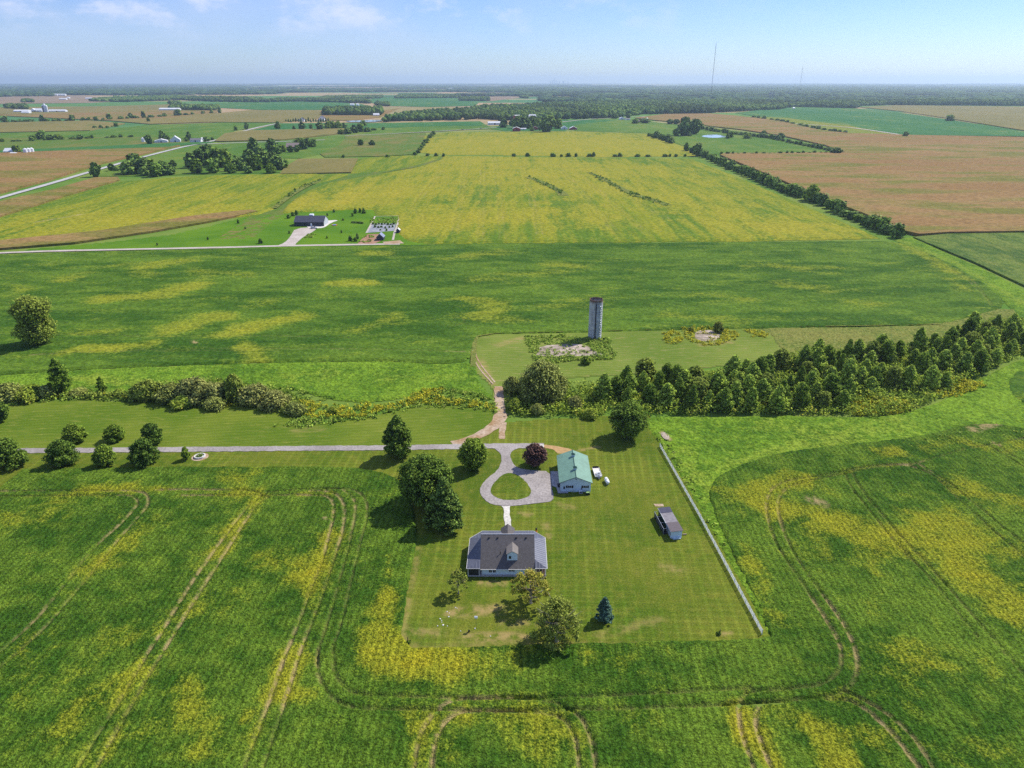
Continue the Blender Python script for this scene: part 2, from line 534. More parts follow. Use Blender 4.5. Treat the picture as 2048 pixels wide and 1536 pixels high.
M_brownfield = farcrop('brown_field', (0.21, 0.15, 0.095), (0.26, 0.19, 0.12), (0.17, 0.14, 0.07))

def lawn_mat():
    t = NT('mown_lawn')
    v = t.pos()
    n1 = t.noise(v, 0.03, 6, 0.6); n2 = t.noise(v, 0.35, 5, 0.65); n3 = t.noise(v, 2.6, 3, 0.7)
    c = t.mix(t.ramp(n1, 0.38, 0.62), (0.070, 0.120, 0.010), (0.125, 0.155, 0.016))
    c = t.mix(t.math('MULTIPLY', t.ramp(t.math('ADD', n2, t.math('MULTIPLY', n3, 0.5)), 0.62, 1.05), 0.6), c, (0.20, 0.19, 0.03))
    def lines(per, rot, amp, seed):
        wv = t.n('ShaderNodeTexWave', wave_type='BANDS', bands_direction='X')
        wv.inputs['Scale'].default_value = 2*math.pi/20/per
        wv.inputs['Distortion'].default_value = 2.6; wv.inputs['Detail'].default_value = 2
        wv.inputs['Detail Scale'].default_value = 0.05/ (1/per)
        wv.inputs['Phase Offset'].default_value = seed
        t.l(t.pos((1, 1, 1), rot), wv.inputs['Vector'])
        k = t.ramp(t.noise(v, 0.045, 3, 0.5), 0.35, 0.65, 0.25, 1.0)
        return t.math('MULTIPLY', t.ramp(wv.outputs['Fac'], 0.62, 1.0, 0.0, amp), k)
    l1 = lines(2.7, R(3.5), 0.25, 0.0)
    l2 = lines(1.9, R(91.5), 0.19, 2.0)
    f = t.math('ADD', t.math('ADD', l1, l2), t.ramp(n3, 0.3, 0.7, 0.62, 1.15))
    c = t.scale(c, f)
    dry = t.math('MULTIPLY', t.attr('bare'), t.ramp(n2, 0.35, 0.6))
    c = t.mix(dry, c, (0.34, 0.24, 0.10))
    t.bump(n3, 0.12)
    t.b.inputs['Specular IOR Level'].default_value = 0.04
    return t.out(c, 0.95)
M_lawn = lawn_mat()
def mownfield_mat(name, a, b, c3, rot, per):
    t = NT(name)
    v = t.pos()
    n1 = t.noise(v, 0.025, 6, 0.6); n2 = t.noise(t.pos((0.35, 1.4, 1), rot), 0.5, 5, 0.65); n3 = t.noise(v, 2.0, 3, 0.7)
    c = t.mix(t.ramp(n1, 0.36, 0.64), a, b)
    c = t.mix(t.ramp(n2, 0.50, 0.72), c, c3)
    wv = t.n('ShaderNodeTexWave', wave_type='BANDS', bands_direction='Y')
    wv.inputs['Scale'].default_value = 2*math.pi/20/per
    wv.inputs['Distortion'].default_value = 2.5; wv.inputs['Detail'].default_value = 2
    wv.inputs['Detail Scale'].default_value = 0.15
    t.l(t.pos((1, 1, 1), rot), wv.inputs['Vector'])
    c = t.scale(c, t.math('MULTIPLY', t.ramp(wv.outputs['Fac'], 0, 1, 0.94, 1.06), t.ramp(n3, 0.3, 0.7, 0.85, 1.15)))
    dry = t.math('MULTIPLY', t.attr('bare'), t.ramp(n2, 0.35, 0.6))
    c = t.mix(dry, c, (0.34, 0.24, 0.10))
    t.bump(n3, 0.15)
    t.b.inputs['Specular IOR Level'].default_value = 0.04
    return t.out(c, 0.95)
M_hayfield = mownfield_mat('mown_hayfield', (0.085, 0.140, 0.012), (0.140, 0.180, 0.020), (0.18, 0.20, 0.035), R(-8), 2.2)
M_silofield = mownfield_mat('mown_silo_field', (0.11, 0.165, 0.022), (0.165, 0.21, 0.035), (0.23, 0.22, 0.07), R(4), 2.4)
M_farlawn = mownfield_mat('far_lawn', (0.065, 0.155, 0.008), (0.105, 0.20, 0.010), (0.085, 0.16, 0.012), R(0), 6.0)

def gravel_mat(name, a, b, sc=1.6, crack=False):
    t = NT(name)
    v = t.pos()
    n1 = t.noise(v, 0.12, 5, 0.6); n2 = t.noise(v, sc, 5, 0.75)
    c = t.mix(t.ramp(t.math('ADD', n1, t.math('MULTIPLY', n2, 0.5)), 0.55, 0.95), a, b)
    c = t.scale(c, t.ramp(n2, 0.3, 0.7, 0.74, 1.16))
    t.bump(n2, 0.05)
    return t.out(c, 0.92)
M_asphalt = gravel_mat('old_asphalt', (0.25, 0.22, 0.205), (0.34, 0.305, 0.285))
M_gravelroad = gravel_mat('pale_gravel', (0.38, 0.32, 0.27), (0.48, 0.42, 0.37))
M_track = gravel_mat('worn_dirt', (0.30, 0.18, 0.08), (0.44, 0.34, 0.25), 1.0)
M_concrete = gravel_mat('concrete', (0.52, 0.49, 0.43), (0.64, 0.60, 0.54))
M_apron = gravel_mat('grey_concrete', (0.33, 0.33, 0.34), (0.42, 0.42, 0.43))
M_strawsoil = gravel_mat('dry_straw_soil', (0.42, 0.25, 0.11), (0.34, 0.27, 0.10), 0.9)
M_rubble = gravel_mat('old_slab_concrete', (0.17, 0.14, 0.08), (0.46, 0.37, 0.31), 0.5)
M_gardensoil = gravel_mat('garden_soil', (0.28, 0.14, 0.08), (0.34, 0.20, 0.12), 0.6)
M_weedcloth = gravel_mat('weed_fabric', (0.20, 0.21, 0.24), (0.30, 0.31, 0.34), 0.5)

def base_mat():
    """far countryside: patchwork of crops out to the horizon"""
    t = NT('countryside')
    v = t.pos((0.0011, 0.0016, 1), 0.05)
    vo = t.n('ShaderNodeTexVoronoi', distance='CHEBYCHEV')
    vo.inputs['Scale'].default_value = 1.0; vo.inputs['Randomness'].default_value = 0.8
    t.l(v, vo.inputs['Vector'])
    cr = t.n('ShaderNodeValToRGB')
    e = cr.color_ramp; e.interpolation = 'CONSTANT'
    cols = [(0, (0.06, 0.16, 0.05)), (0.14, (0.24, 0.20, 0.08)), (0.30, (0.10, 0.20, 0.04)), (0.42, (0.34, 0.24, 0.13)),
            (0.58, (0.04, 0.09, 0.025)), (0.72, (0.28, 0.24, 0.11)), (0.86, (0.08, 0.18, 0.04))]
    e.elements[0].position = 0; e.elements[0].color = (*cols[0][1], 1)
    e.elements[1].position = cols[1][0]; e.elements[1].color = (*cols[1][1], 1)
    for p_, c_ in cols[2:]:
        x = e.elements.new(p_); x.color = (*c_, 1)
    sp = t.n('ShaderNodeSeparateColor'); t.l(vo.outputs['Color'], sp.inputs[0])
    t.l(sp.outputs[0], cr.inputs[0])
    n = t.noise(t.pos(), 0.02, 5, 0.65)
    c = t.scale(cr.outputs[0], t.ramp(n, 0.3, 0.7, 0.8, 1.2))
    # close to the farm the bare sheet is plain grass
    g = t.n('ShaderNodeNewGeometry'); L = t.n('ShaderNodeVectorMath', operation='LENGTH'); t.l(g.outputs['Position'], L.inputs[0])
    near = t.ramp(L.outputs['Value'], 1500, 2500)
    gcol = t.mix(t.ramp(t.noise(t.pos(), 0.01, 5, 0.6), 0.35, 0.65), (0.08, 0.17, 0.02), (0.17, 0.22, 0.04))
    c = t.mix(near, gcol, c)
    t.b.inputs['Specular IOR Level'].default_value = 0.04
    return t.out(c, 0.95)

# ================================================================ the land
ground = sheet("ground", [(-47000, -1400), (47000, -1400), (47000, 41400), (-47000, 41400)], base_mat(), -0.3, 0, world=True)

# --- foreground soybean field wrapping the yard
Z7 = lambda x, y: (x/2.4146, 900 + y/2.4146)
Z8 = lambda x, y: (600 + x/2.2756, 1200 + y/2.2756)
Z6 = lambda x, y: (1400 + x/2.145, 820 + y/2.145)
z7 = lambda *a: [Z7(*p) for p in a]
z8 = lambda *a: [Z8(*p) for p in a]
z6 = lambda *a: [Z6(*p) for p in a]
tr = []
tr += [(z7((-60,205),(200,203),(400,203),(560,203),(690,205),(720,235),(714,285),(630,370),(490,545),(370,690),(200,890),(60,1010),(-80,1120)), .38, .8, .45)]
tr += [(z7((-60,232),(300,226),(560,226),(650,228),(672,262),(630,318),(500,440),(400,540),(190,820),(40,950),(-80,1050)), .38, .8, .3)]
tr += [(z7((760,198),(1100,197),(1290,210),(1200,270),(1080,430),(960,600),(870,740),(790,880),(700,1010),(620,1150),(540,1280),(430,1450),(370,1560)), .42, .8, .75)]
tr += [(z7((870,226),(1150,224),(1320,225),(1240,262),(1180,360),(1090,500),(970,690),(900,800),(830,920),(740,1060),(650,1220),(560,1370),(470,1540)), .42, .8, .75)]
tr += [(z7((1290,210),(1450,197),(1600,190),(1700,195),(1750,220),(1775,270),(1770,350),(1740,450),(1700,620),(1660,800),(1620,930)), .38, .8, .12)]
tr += [(z7((1560,195),(1640,190),(1700,225),(1722,280),(1700,400),(1670,520),(1640,640),(1610,740),(1570,880),(1540,960),(1530,1040)), .38, .8, .3)]
tr += [(z7((1500,205),(1600,205),(1650,240),(1668,300),(1655,400),(1630,480),(1580,640),(1545,740),(1500,850),(1440,1010),(1400,1160),(1360,1270),(1310,1420),(1265,1550)), .42, .85, .7)]
tr += [(z7((1320,225),(1560,222),(1610,250),(1615,320),(1585,430),(1560,540),(1510,650),(1480,740),(1420,900),(1370,1020),(1320,1180),(1240,1380),(1170,1560)), .42, .85, .75)]
tr += [(z8((80,235),(80,340),(110,410),(150,460),(220,490),(300,500),(600,506),(900,510),(1250,505),(1500,500),(1800,490),(2048,478),(2200,470)), .45, 1.0, .12)]
tr += [(z8((150,215),(155,340),(190,395),(240,430),(320,440),(600,448),(720,455),(1000,450),(1140,450),(1400,442),(1600,432),(1900,415),(2048,405)), .45, 1.0, .15)]
tr += [(z8((510,900),(520,765),(535,660),(560,590),(610,520),(660,480),(720,457),(800,452),(1000,452),(1130,462),(1200,490),(1270,530),(1300,580),(1330,660),(1345,765),(1348,900)), .45, 1.0, .7)]
tr += [(z8((590,900),(600,765),(605,690),(630,610),(670,550),(720,520),(800,510),(930,512),(1130,520),(1200,545),(1240,600),(1262,700),(1272,765),(1276,900)), .45, 1.0, .7)]
tr += [(z6((200,1215),(165,1260),(165,1340),(185,1420),(225,1536),(250,1640)), .45, 1.0, .6)]
tr += [(z6((260,1260),(235,1310),(240,1370),(260,1430),(300,1536),(330,1640)), .45, 1.0, .6)]
tr += [(z6((900,245),(780,235),(640,262),(500,290),(380,305),(310,335),(280,400),(290,480),(320,570),(370,650),(450,770),(530,890),(590,990),(608,1060),(600,1120),(550,1170),(470,1195),(200,1215)), .45, .95, .4)]
tr += [(z6((900,237),(760,245),(620,277),(430,315),(350,350),(330,410),(345,500),(400,620),(480,740),(580,870),(640,970),(675,1070),(670,1150),(630,1205),(540,1240),(300,1255),(100,1268)), .45, .95, .4)]
tr += [(z6((620,275),(640,330),(720,430),(850,590),(1000,740),(1100,870),(1190,980)), .4, .9, .1)]
tr += [(z6((655,280),(690,350),(800,480),(900,590),(1020,720),(1200,920),(1290,1030),(1420,1180)), .45, .9, .1)]
tr += [(z6((900,245),(1000,280),(1100,380),(1250,520),(1420,660)), .4, .8, .08)]
tr += [(z6((930,235),(1060,310),(1200,430),(1420,605)), .4, .8, .08)]
tr += [(z6((1420,120),(1250,152),(1100,180),(1000,212),(900,240)), .4, .8, .1)]
tr += [(z6((1230,155),(1290,190),(1420,270)), .4, .8, .15), (z6((1270,150),(1330,200),(1420,240)), .4, .8, .15)]
tr += [(z6((540,1245),(640,1247),(720,1300),(820,1390),(880,1470),(950,1560)), .45, .95, .45)]
tr += [(z6((620,1210),(740,1270),(840,1340),(930,1430),(1010,1560)), .45, .95, .3)]
ripe = [
 (z7((430,190),(600,185)), 3.0, .9), (z7((660,205),(720,200)), 2.5, .8), (z7((1120,125),(1250,110)), 2.5, .6), (z7((1150,200),(1230,230)), 4, .8),
 (z7((60,350),(250,290)), 5, .65), (z7((560,560),(640,430),(750,360)), 2.2, .8), (z7((420,590),(480,540)), 2.0, .95), (z7((1050,480),(1120,380)), 3, .7),
 (z7((1490,620),(1540,520),(1570,440)), 3.2, .95), (z7((1380,540),(1480,560)), 4, .5), (z7((1880,520),(1870,700)), 1.5, .7), (z7((1880,720),(1830,850),(1830,960)), 2.2, 1.0),
 (z7((1930,990),(1980,1020)), 3, 1.0), (z7((560,920),(640,900)), 3, .6), (z7((330,1110),(400,1060)), 3.5, .75), (z7((300,1380),(420,1230),(640,1080)), 3.2, .85),
 (z7((760,1330),(850,1380)), 5, .7), (z7((1000,760),(1060,740)), 3, .6), (z7((900,1130),(920,1260)), 2.5, .7), (z7((1020,1390),(1000,1500)), 2.5, .6),
 (z7((1330,1180),(1350,1040)), 2.2, .8), (z7((1410,1160),(1430,1020)), 2.2, .7), (z7((1430,1200),(1480,1190)), 1.5, .8), (z7((100,980),(120,1400)), 3, .35),
 (z7((1190,1300),(1200,1290)), 1.0, .8), (z7((1440,560),(1300,580)), 4, .45),
 (z8((440,240),(600,240),(620,300)), 4.5, 1.15), (z8((640,290),(860,290),(980,240)), 3.0, .65), (z8((1330,260),(1430,280)), 2.0, .6), (z8((560,565),(520,545)), 2.0, .9),
 (z8((960,580),(1060,590),(1120,640)), 3.0, .85), (z8((760,545),(800,560)), 2.0, .8), (z8((1540,570),(1600,560)), 2.5, .5), (z8((720,640),(680,700)), 2.0, .6),
 (z8((1580,330),(1700,250)), 4.0, .35), (z8((1980,520),(1960,560)), 2.0, .9), (z8((2030,580),(2040,640)), 2, .9),
 (z6((130,365),(200,370)), 4.5, .85), (z6((290,430),(260,350),(330,320),(460,320)), 4.5, .95), (z6((340,430),(480,440),(560,470)), 4.5, 1.1), (z6((600,490),(700,510),(760,580)), 4.2, .85),
 (z6((480,500),(500,600)), 3, .6), (z6((780,520),(960,640),(1060,700)), 3.2, .75), (z6((970,500),(1060,520),(1090,570)), 5.5, 1.2), (z6((1100,470),(1200,560),(1330,620)), 4.0, .8),
 (z6((1150,340),(1250,370),(1390,420)), 4.0, .85), (z6((1190,740),(1290,790),(1340,860),(1390,900)), 3.8, 1.1), (z6((760,185),(830,180)), 2.5, .95),
 (z6((190,600),(250,720),(310,900)), 2.6, .75), (z6((820,1010),(860,1040)), 3.0, .65), (z6((1060,1080),(1200,1120)), 4, .4), (z6((700,560),(760,800),(760,900)), 2.5, .35),
 (z6((500,1385),(560,1420)), 2.2, 1.1), (z6((690,1400),(720,1410)), 2.0, .7), (z6((560,1520),(620,1540)), 2.2, 1.0), (z6((160,1320),(180,1400)), 1.2, .8),
 (z6((290,1400),(300,1500)), 1.5, .8), (z6((300,1310),(380,1320)), 2.0, .7), (z6((1150,1480),(1250,1450)), 3.0, .45), (z6((1180,150),(1280,180),(1380,160)), 2.5, .6), (z6((950,170),(1100,130)), 2.5, .5),
 (z6((1100,650),(1000,560)), 3, .5), (z6((820,1080),(900,1250)), 3, .35)]
bare = [(z6((480,390),(520,410)), 2.2, 1.0), (z7((1570,335),(1575,340)), .6, .8), (z6((1170,90),(1260,65)), 1.8, .9), (z6((1260,150),(1275,155)), 1.0, .8)]
soy_px = [(-330,960),(-150,948),(0,941),(300,936),(560,935),(700,936),(762,945),(800,960),(824,1000),(834,1060),(829,1110),(812,1200),(797,1297),
          (900,1296),(1000,1294),(1090,1291),(1400,1283),(1540,1278),(1541,1268),(1505,1195),(1475,1130),(1445,1070),(1425,1025),(1418,990),(1425,962),
          (1440,950),(1500,922),(1600,900),(1700,890),(1800,880),(1870,868),(1920,852),(1985,848),(2048,858),(2200,900),(2400,1300),(2400,1750),(1024,1750),(-330,1750)]
field('soybean_field', soy_px, M_soy, 0.03, 0.62, (0.30, 0.30), 0.17, 0.45, ripe, bare, tr, soft=1, clipbox=(-150, 176, 66, 232))

# --- mown yard round the house: one gently uneven sheet under the drives
dry = [([(836,1095),(818,1190),(805,1290)], .9, .45), ([(800,1292),(1000,1290),(1300,1284)], .5, .35), ([(1010,1247),(1110,1245)], 1.2, .5), ([(960,1165),(1010,1168)], .7, .8), ([(900,1225),(1000,1218)], 1.5, .8), ([(930,1275),(1050,1272)], 1.2, .8), ([(830,1262),(880,1270)], 1.2, .5),
       ([(1120,897),(1150,903),(1200,893)], .9, .9), ([(1208,911),(1212,911)], .5, 1.), ([(1120,1010),(1140,1015)], 1.2, .4), ([(1040,1028),(1060,1030)], .8, .5), ([(1090,1050),(1100,1075)], 1.0, .5),
       ([(1440,1268),(1460,1268)], .5, .9), ([(1200,1270),(1320,1240)], 1.5, .3), ([(820,1290),(1060,1290)], .3, .9), ([(1330,1135),(1360,1140)], 2.0, .4), ([(1045,1145),(1045,1160)], .6, .6)]
field('mown_lawn', [(790,880),(1005,846),(1290,828),(1316,880),(1350,930),(1440,1075),(1560,1290),(1560,1330),(780,1330),(770,1200),(800,1000),(700,950),(-330,980),(-330,893),(500,890)],
      M_lawn, 0.012, 0.0, (1.0, 1.0), 0.03, 0.5, (), dry, (), soft=0)
# --- mown hay field between the creek and the lane
field('hay_meadow', [(-330,810),(-100,812),(0,812),(150,800),(260,806),(380,812),(500,810),(560,815),(585,835),(580,850),(545,852),(590,853),(680,845),(760,832),(830,812),(900,812),(975,818),(995,828),(996,845),(980,860),(930,885),(890,893),(600,896),(0,901),(-330,903)],
      M_hayfield, 0.03, 0.02, (1.0, 1.0), 0.02, 1.0, (), [([(590,862),(640,858)], 2, .3)], (), soft=1)
# --- meadows
field('tall_meadow', [(1290,832),(1400,836),(1560,832),(1700,836),(1790,832),(1850,815),(1900,798),(1960,760),(2048,715),(2300,640),(2300,930),(2060,870),(1985,860),(1920,866),(1870,880),(1800,894),(1700,904),(1600,914),(1500,940),(1450,965),(1438,990),(1445,1030),(1470,1080),(1500,1135),(1530,1200),(1550,1270),(1538,1272),(1480,1160),(1420,1055),(1370,965),(1336,905),(1322,890),(1300,862)],
      M_meadow, 0.03, 0.28, (0.5, 0.5), 0.22, 0.6,
      [([(1440,935),(1560,905),(1700,880)], 3, .6), ([(1540,850),(1600,860)], 5, .5), ([(1370,900),(1420,1000)], 3, .5), ([(1360,930),(1330,905)], 1.5, .4), ([(1700,860),(1800,850)], 5, .5)],
      [([(1325,868),(1338,880)], 1.3, 1.)], (), soft=1, lump=0.5)
field('creek_meadow', [(-330,772),(0,752),(150,741),(400,731),(600,725),(780,723),(880,730),(950,724),(952,760),(985,796),(975,799),(935,783),(870,775),(800,797),(740,803),(680,800),(630,790),(585,775),(500,778),(270,785),(0,790),(-330,800)],
      M_meadow, 0.03, 0.3, (0.6, 0.6), 0.22, 0.6, [([(160,760),(260,765)], 4, .7), ([(400,725),(440,722)], 2.5, 1.2), ([(560,760),(640,750)], 4, .4), ([(780,760),(900,755)], 3, .4)], (), (), soft=1, lump=0.4)
# --- middle soybean field
tm = [([(0,668),(200,672),(340,676),(500,672),(700,678)], .5, .6, .1), ([(60,712),(300,700),(540,699),(760,700),(940,706)], .5, .7, .1), ([(120,705),(400,704),(560,704)], .4, .5, .1),
      ([(1900,540),(1935,560),(1965,590),(1985,612)], .5, .9, .1), ([(1920,545),(1955,570),(1975,600),(1980,612)], .5, .7, .1), ([(905,638),(925,636),(930,648),(900,655)], .5, .8, .1)]
rm = [([(130,562),(190,540),(260,528)], 5, .6), ([(290,535),(360,525)], 7, .95), ([(400,545),(500,552)], 6, .65), ([(220,598),(300,592),(390,573)], 7, 1.1), ([(270,550),(310,552)], 4, .6),
      ([(335,665),(440,635)], 6, 1.1), ([(480,660),(600,635)], 5.5, 1.1), ([(450,670),(500,660)], 4, .9), ([(490,615),(540,605)], 5, .5), ([(200,700),(300,690)], 4.2, 1.25), ([(120,710),(180,695)], 3, 1.1), ([(160,668),(230,664)], 4, .7),
      ([(490,690),(520,725)], 3.4, 1.0), ([(660,569),(735,567)], 5, 1.3), ([(735,508),(780,508)], 5, .8), ([(900,520),(1000,505)], 6, .6), ([(950,560),(1100,545)], 6, .6), ([(1090,530),(1150,535)], 6, .8), ([(930,600),(1000,610),(960,640)], 5, .75),
      ([(1340,630),(1500,650)], 5, .5), ([(1580,570),(1640,580)], 6, .7), ([(1400,595),(1480,600)], 6, .45), ([(1900,560),(1930,580)], 5, .8), ([(1700,610),(1750,610)], 6, .4), ([(1000,645),(1050,640)], 4, .5), ([(720,660),(800,630)], 4, .5),
      ([(60,600),(20,560)], 5, .4), ([(1500,530),(1650,540)], 7, .4), ([(1790,480),(1860,520),(1930,560)], 4, .7), ([(1110,615),(1200,600)], 6, .4)]
field('middle_soybean_field', [(-400,522),(-150,516),(0,510),(300,501),(560,497),(760,493),(840,490),(1200,487),(1500,485),(1755,482),(1800,487),(1850,503),(1940,548),(2000,592),(2008,610),(1960,630),(1880,650),(1700,653),(1500,656),(1300,661),(1100,666),(955,668),(946,690),(942,720),(880,727),(780,720),(600,722),(400,728),(150,738),(0,748),(-330,768)],
      M_soymid, 0.03, 0.6, (0.8, 0.8), 0.18, 0.9, rm, [([(387,684),(392,688)], 1.2, 1.), ([(510,728),(520,730)], 1.5, .6)], tm, soft=1, label=None)
slabfield('green_corn_field', [(1826,476),(1900,469),(2048,467),(2300,467),(2300,680),(2048,573),(1950,527),(1870,494)], M_corngreen, 0.02, 0.9)
field('grass_headland', [(1790,480),(1830,474),(1872,498),(1952,532),(2048,580),(2300,700),(2300,900),(2048,640),(2012,602),(1950,555),(1860,508)], M_meadow, 0.03, 0.12, (1.2, 1.2), 0.08, 1.0, [([(1800,482),(1900,520),(2048,610)], 2.5, .7)], (), (), soft=0)
field('corner_soybean_field', [(2014,775),(2022,752),(2045,737),(2120,715),(2300,680),(2300,880),(2055,815),(2025,795)], M_soymid, 0.04, 0.55, (0.6, 0.6), 0.12, 0.6, (), (), (), soft=1)
# --- mown land round the silo and the rough grass beside it
field('silo_meadow', [(951,669),(1100,667),(1300,662),(1500,657),(1545,662),(1600,690),(1540,715),(1400,735),(1240,748),(1130,752),(1050,775),(1012,790),(1012,830),(996,830),(990,772),(958,745),(945,722),(947,692)],
      M_silofield, 0.03, 0.02, (1.0, 1.0), 0.04, 1.0, (), [([(960,720),(985,770)], 1.6, .7), ([(1000,690),(1045,676)], 3, .6), ([(948,675),(944,720)], 1.0, .5), ([(1400,690),(1460,684)], 2.5, .6)], (), soft=1)
field('rough_pasture', [(1500,657),(1700,655),(1880,651),(1990,618),(2040,620),(2000,700),(1800,720),(1600,720),(1560,700),(1545,668)], M_rough, 0.04, 0.3, (0.9, 0.9), 0.3, 1.0, [([(1600,672),(1700,676)], 7, .5)], (), (), soft=1, lump=0.4)
# field margins left of the silo meadow: taller grass strip
ribbon('field_margin', [(946,735),(948,690),(955,667),(1100,664),(1300,659),(1500,653),(1700,652),(1880,648)], 2.2, M_rough, 0.34, 1)

# --- big ripening soybean field beyond
ty = []
for x0, y0, x1, y1 in [(930,315,903,470),(962,315,955,480),(985,315,1000,480),(1040,330,1075,470),(880,340,800,440),(1110,330,1230,470),(1150,345,1290,470),(1200,360,1330,440)]:
    ty.append(([(x0,y0),((x0+x1)/2+2,(y0+y1)/2),(x1,y1)], .8, .7, .05)); ty.append(([(x0+7,y0),((x0+x1)/2+10,(y0+y1)/2),(x1+10,y1)], .8, .6, .05))
ty += [([(832,420),(838,445),(855,470),(880,476)], .8, .9, .05), ([(842,420),(850,445),(868,470),(900,474)], .8, .9, .05), ([(600,405),(660,400),(790,410),(830,420)], .7, .6, .1)]
ry = [([(x, y)], r_, s_) for x, y, r_, s_ in [(700,400,40,.9),(800,380,60,.9),(900,340,60,.9),(640,410,25,.9),(1060,360,60,.8),(950,430,45,.7),(1100,330,70,.8),(870,450,30,.7),(1250,380,60,.6),(1500,450,40,.7),(1200,340,60,.4),(770,470,15,.9),(1400,400,50,.5),(1350,345,70,.5),(1150,430,35,.75),(1620,465,30,.9),(950,320,60,.8)]]
field('ripening_soybean_field', [(889,312),(1100,315),(1380,318),(1422,335),(1500,366),(1560,393),(1650,432),(1712,457),(1752,476),(1500,481),(1200,483),(845,486),(815,481),(795,462),(797,432),(752,432),(749,419),(700,419),(620,423),(562,427),(580,407),(610,385),(660,366),(760,348),(832,336),(882,320)],
      M_soyyel, 0.05, 0.7, (1.6, 2.6), 0.15, 1.5, ry, (), ty, soft=0)
field('hill_soybean_field', [(857,272),(900,265),(1000,264),(1150,263),(1290,268),(1340,285),(1386,311),(1200,313),(1000,309),(885,308),(838,304)], M_soyyel, 0.05, 0.7, (4, 9), 0.1, 3, [([(x, y)], 200, .7) for x, y in [(900,300),(1100,280),(1250,295)]], (), (), soft=0)
ryl = [([(x, y)], r_, s_) for x, y, r_, s_ in [(100,460,40,.7),(300,440,40,.8),(420,430,35,.9),(200,420,40,.4),(450,390,30,.6),(350,400,40,.3),(150,485,20,.7),(560,352,40,.5)]]
field('west_ripening_field', [(-300,470),(-100,452),(0,436),(60,418),(130,395),(240,364),(400,352),(600,348),(695,349),(680,356),(620,371),(578,395),(545,420),(515,430),(400,440),(200,470),(0,488),(-300,500)],
      M_soyyel, 0.05, 0.7, (1.6, 2.6), 0.15, 1.5, ryl, [([(70,446),(110,440),(165,430)], 2, .9)], [([(300,455),(420,410),(560,365)], .8, .6, .1)], soft=0)
slabfield('ripe_corn_strip', [(-300,512),(0,500),(150,488),(300,466),(420,445),(515,425),(500,422),(400,432),(200,464),(0,484),(-300,498)], M_corntan, 0.03, 1.4)
slabfield('ripe_corn_margin', [(-300,470),(0,434),(60,416),(130,393),(240,361),(236,356),(190,357),(110,380),(0,405),(-300,455)], M_corntan, 0.03, 1.4)
slabfield('stubble_field', [(597,319),(716,318),(702,346),(560,349),(570,335)], M_cornolive, 0.05, 1.2)
ribbon('weed_strip', [(1055,356),(1078,363),(1104,375),(1122,385),(1127,393)], (6, 11), M_rough, 0.92, 1)
ribbon('weed_strip', [(1178,346),(1205,358),(1240,377),(1272,392),(1310,402),(1336,412)], (6, 9), M_rough, 0.92, 1)
field('small_ripening_field', [(718,318),(780,312),(884,312),(872,320),(830,331),(760,344),(705,346)], M_soyyel, 0.06, 0.6, (2.5, 4), 0.1, 1.5, (), (), (), soft=0)
ribbon('grass_waterway', [(470,478),(545,422),(590,392),(650,366),(760,342),(850,328),(885,314)], (26, 30), M_hay, 0.10, 2)
ribbon('weedy_ditch', [(548,418),(578,394),(610,374),(640,362)], (5, 9), M_rough, 0.9, 2)
# far lawn of the dark house
field('far_lawn', [(60,500),(200,488),(350,470),(430,452),(520,428),(560,428),(620,424),(700,420),(747,421),(751,432),(735,445),(714,489),(640,492),(560,494),(300,498)], M_farlawn, 0.05, 0.05, (3, 4), 0.05, 1.0, (), (), (), soft=0)
field('garden_grass', [(714,489),(735,445),(751,432),(795,433),(796,462),(815,482),(840,488),(800,490)], M_farlawn, 0.055, 0.05, (3, 4), 0.05, 1.0, (), (), (), soft=0)

# --- far fields right of the hedgerow
slabfield('ripe_corn_field', [(1270,237),(1330,229),(1420,228),(1480,233),(1560,243),(1640,262),(1700,268),(1840,272),(2048,276),(2400,278),(2400,470),(2048,467),(1900,469),(1838,473),(1806,466),(1740,436),(1640,398),(1560,362),(1440,312),(1450,308),(1690,307),(1650,292),(1560,272),(1480,260),(1400,251)], M_corntan, 0.03, 2.2)
slabfield('pond_pasture', [(1110,240),(1230,238),(1270,240),(1400,254),(1480,263),(1560,275),(1650,294),(1690,306),(1450,307),(1432,310),(1386,300),(1345,283),(1298,266),(1150,262)], M_pasture, 0.02, 0.1)
slabfield('hill_pasture', [(960,256),(1010,262),(1130,262),(1150,250),(1235,240),(1110,240)], M_farsoy, 0.04, 0.1)
slabfield('far_green_field', [(1470,226),(1590,212),(1700,216),(1790,224),(1900,240),(2048,263),(2300,290),(2300,276),(1850,271),(1790,272),(1700,262),(1620,250),(1560,241)], M_farsoy, 0.05, 0.7)
slabfield('far_yellow_field', [(1480,233),(1570,236),(1700,252),(1790,270),(1700,268),(1640,261),(1560,243)], M_farsoyyel, 0.06, 0.7)
slabfield('far_olive_corn', [(1720,215),(1790,211),(2048,214),(2400,214),(2400,300),(2048,262),(1900,238),(1800,223)], M_cornolive, 0.04, 1.8)
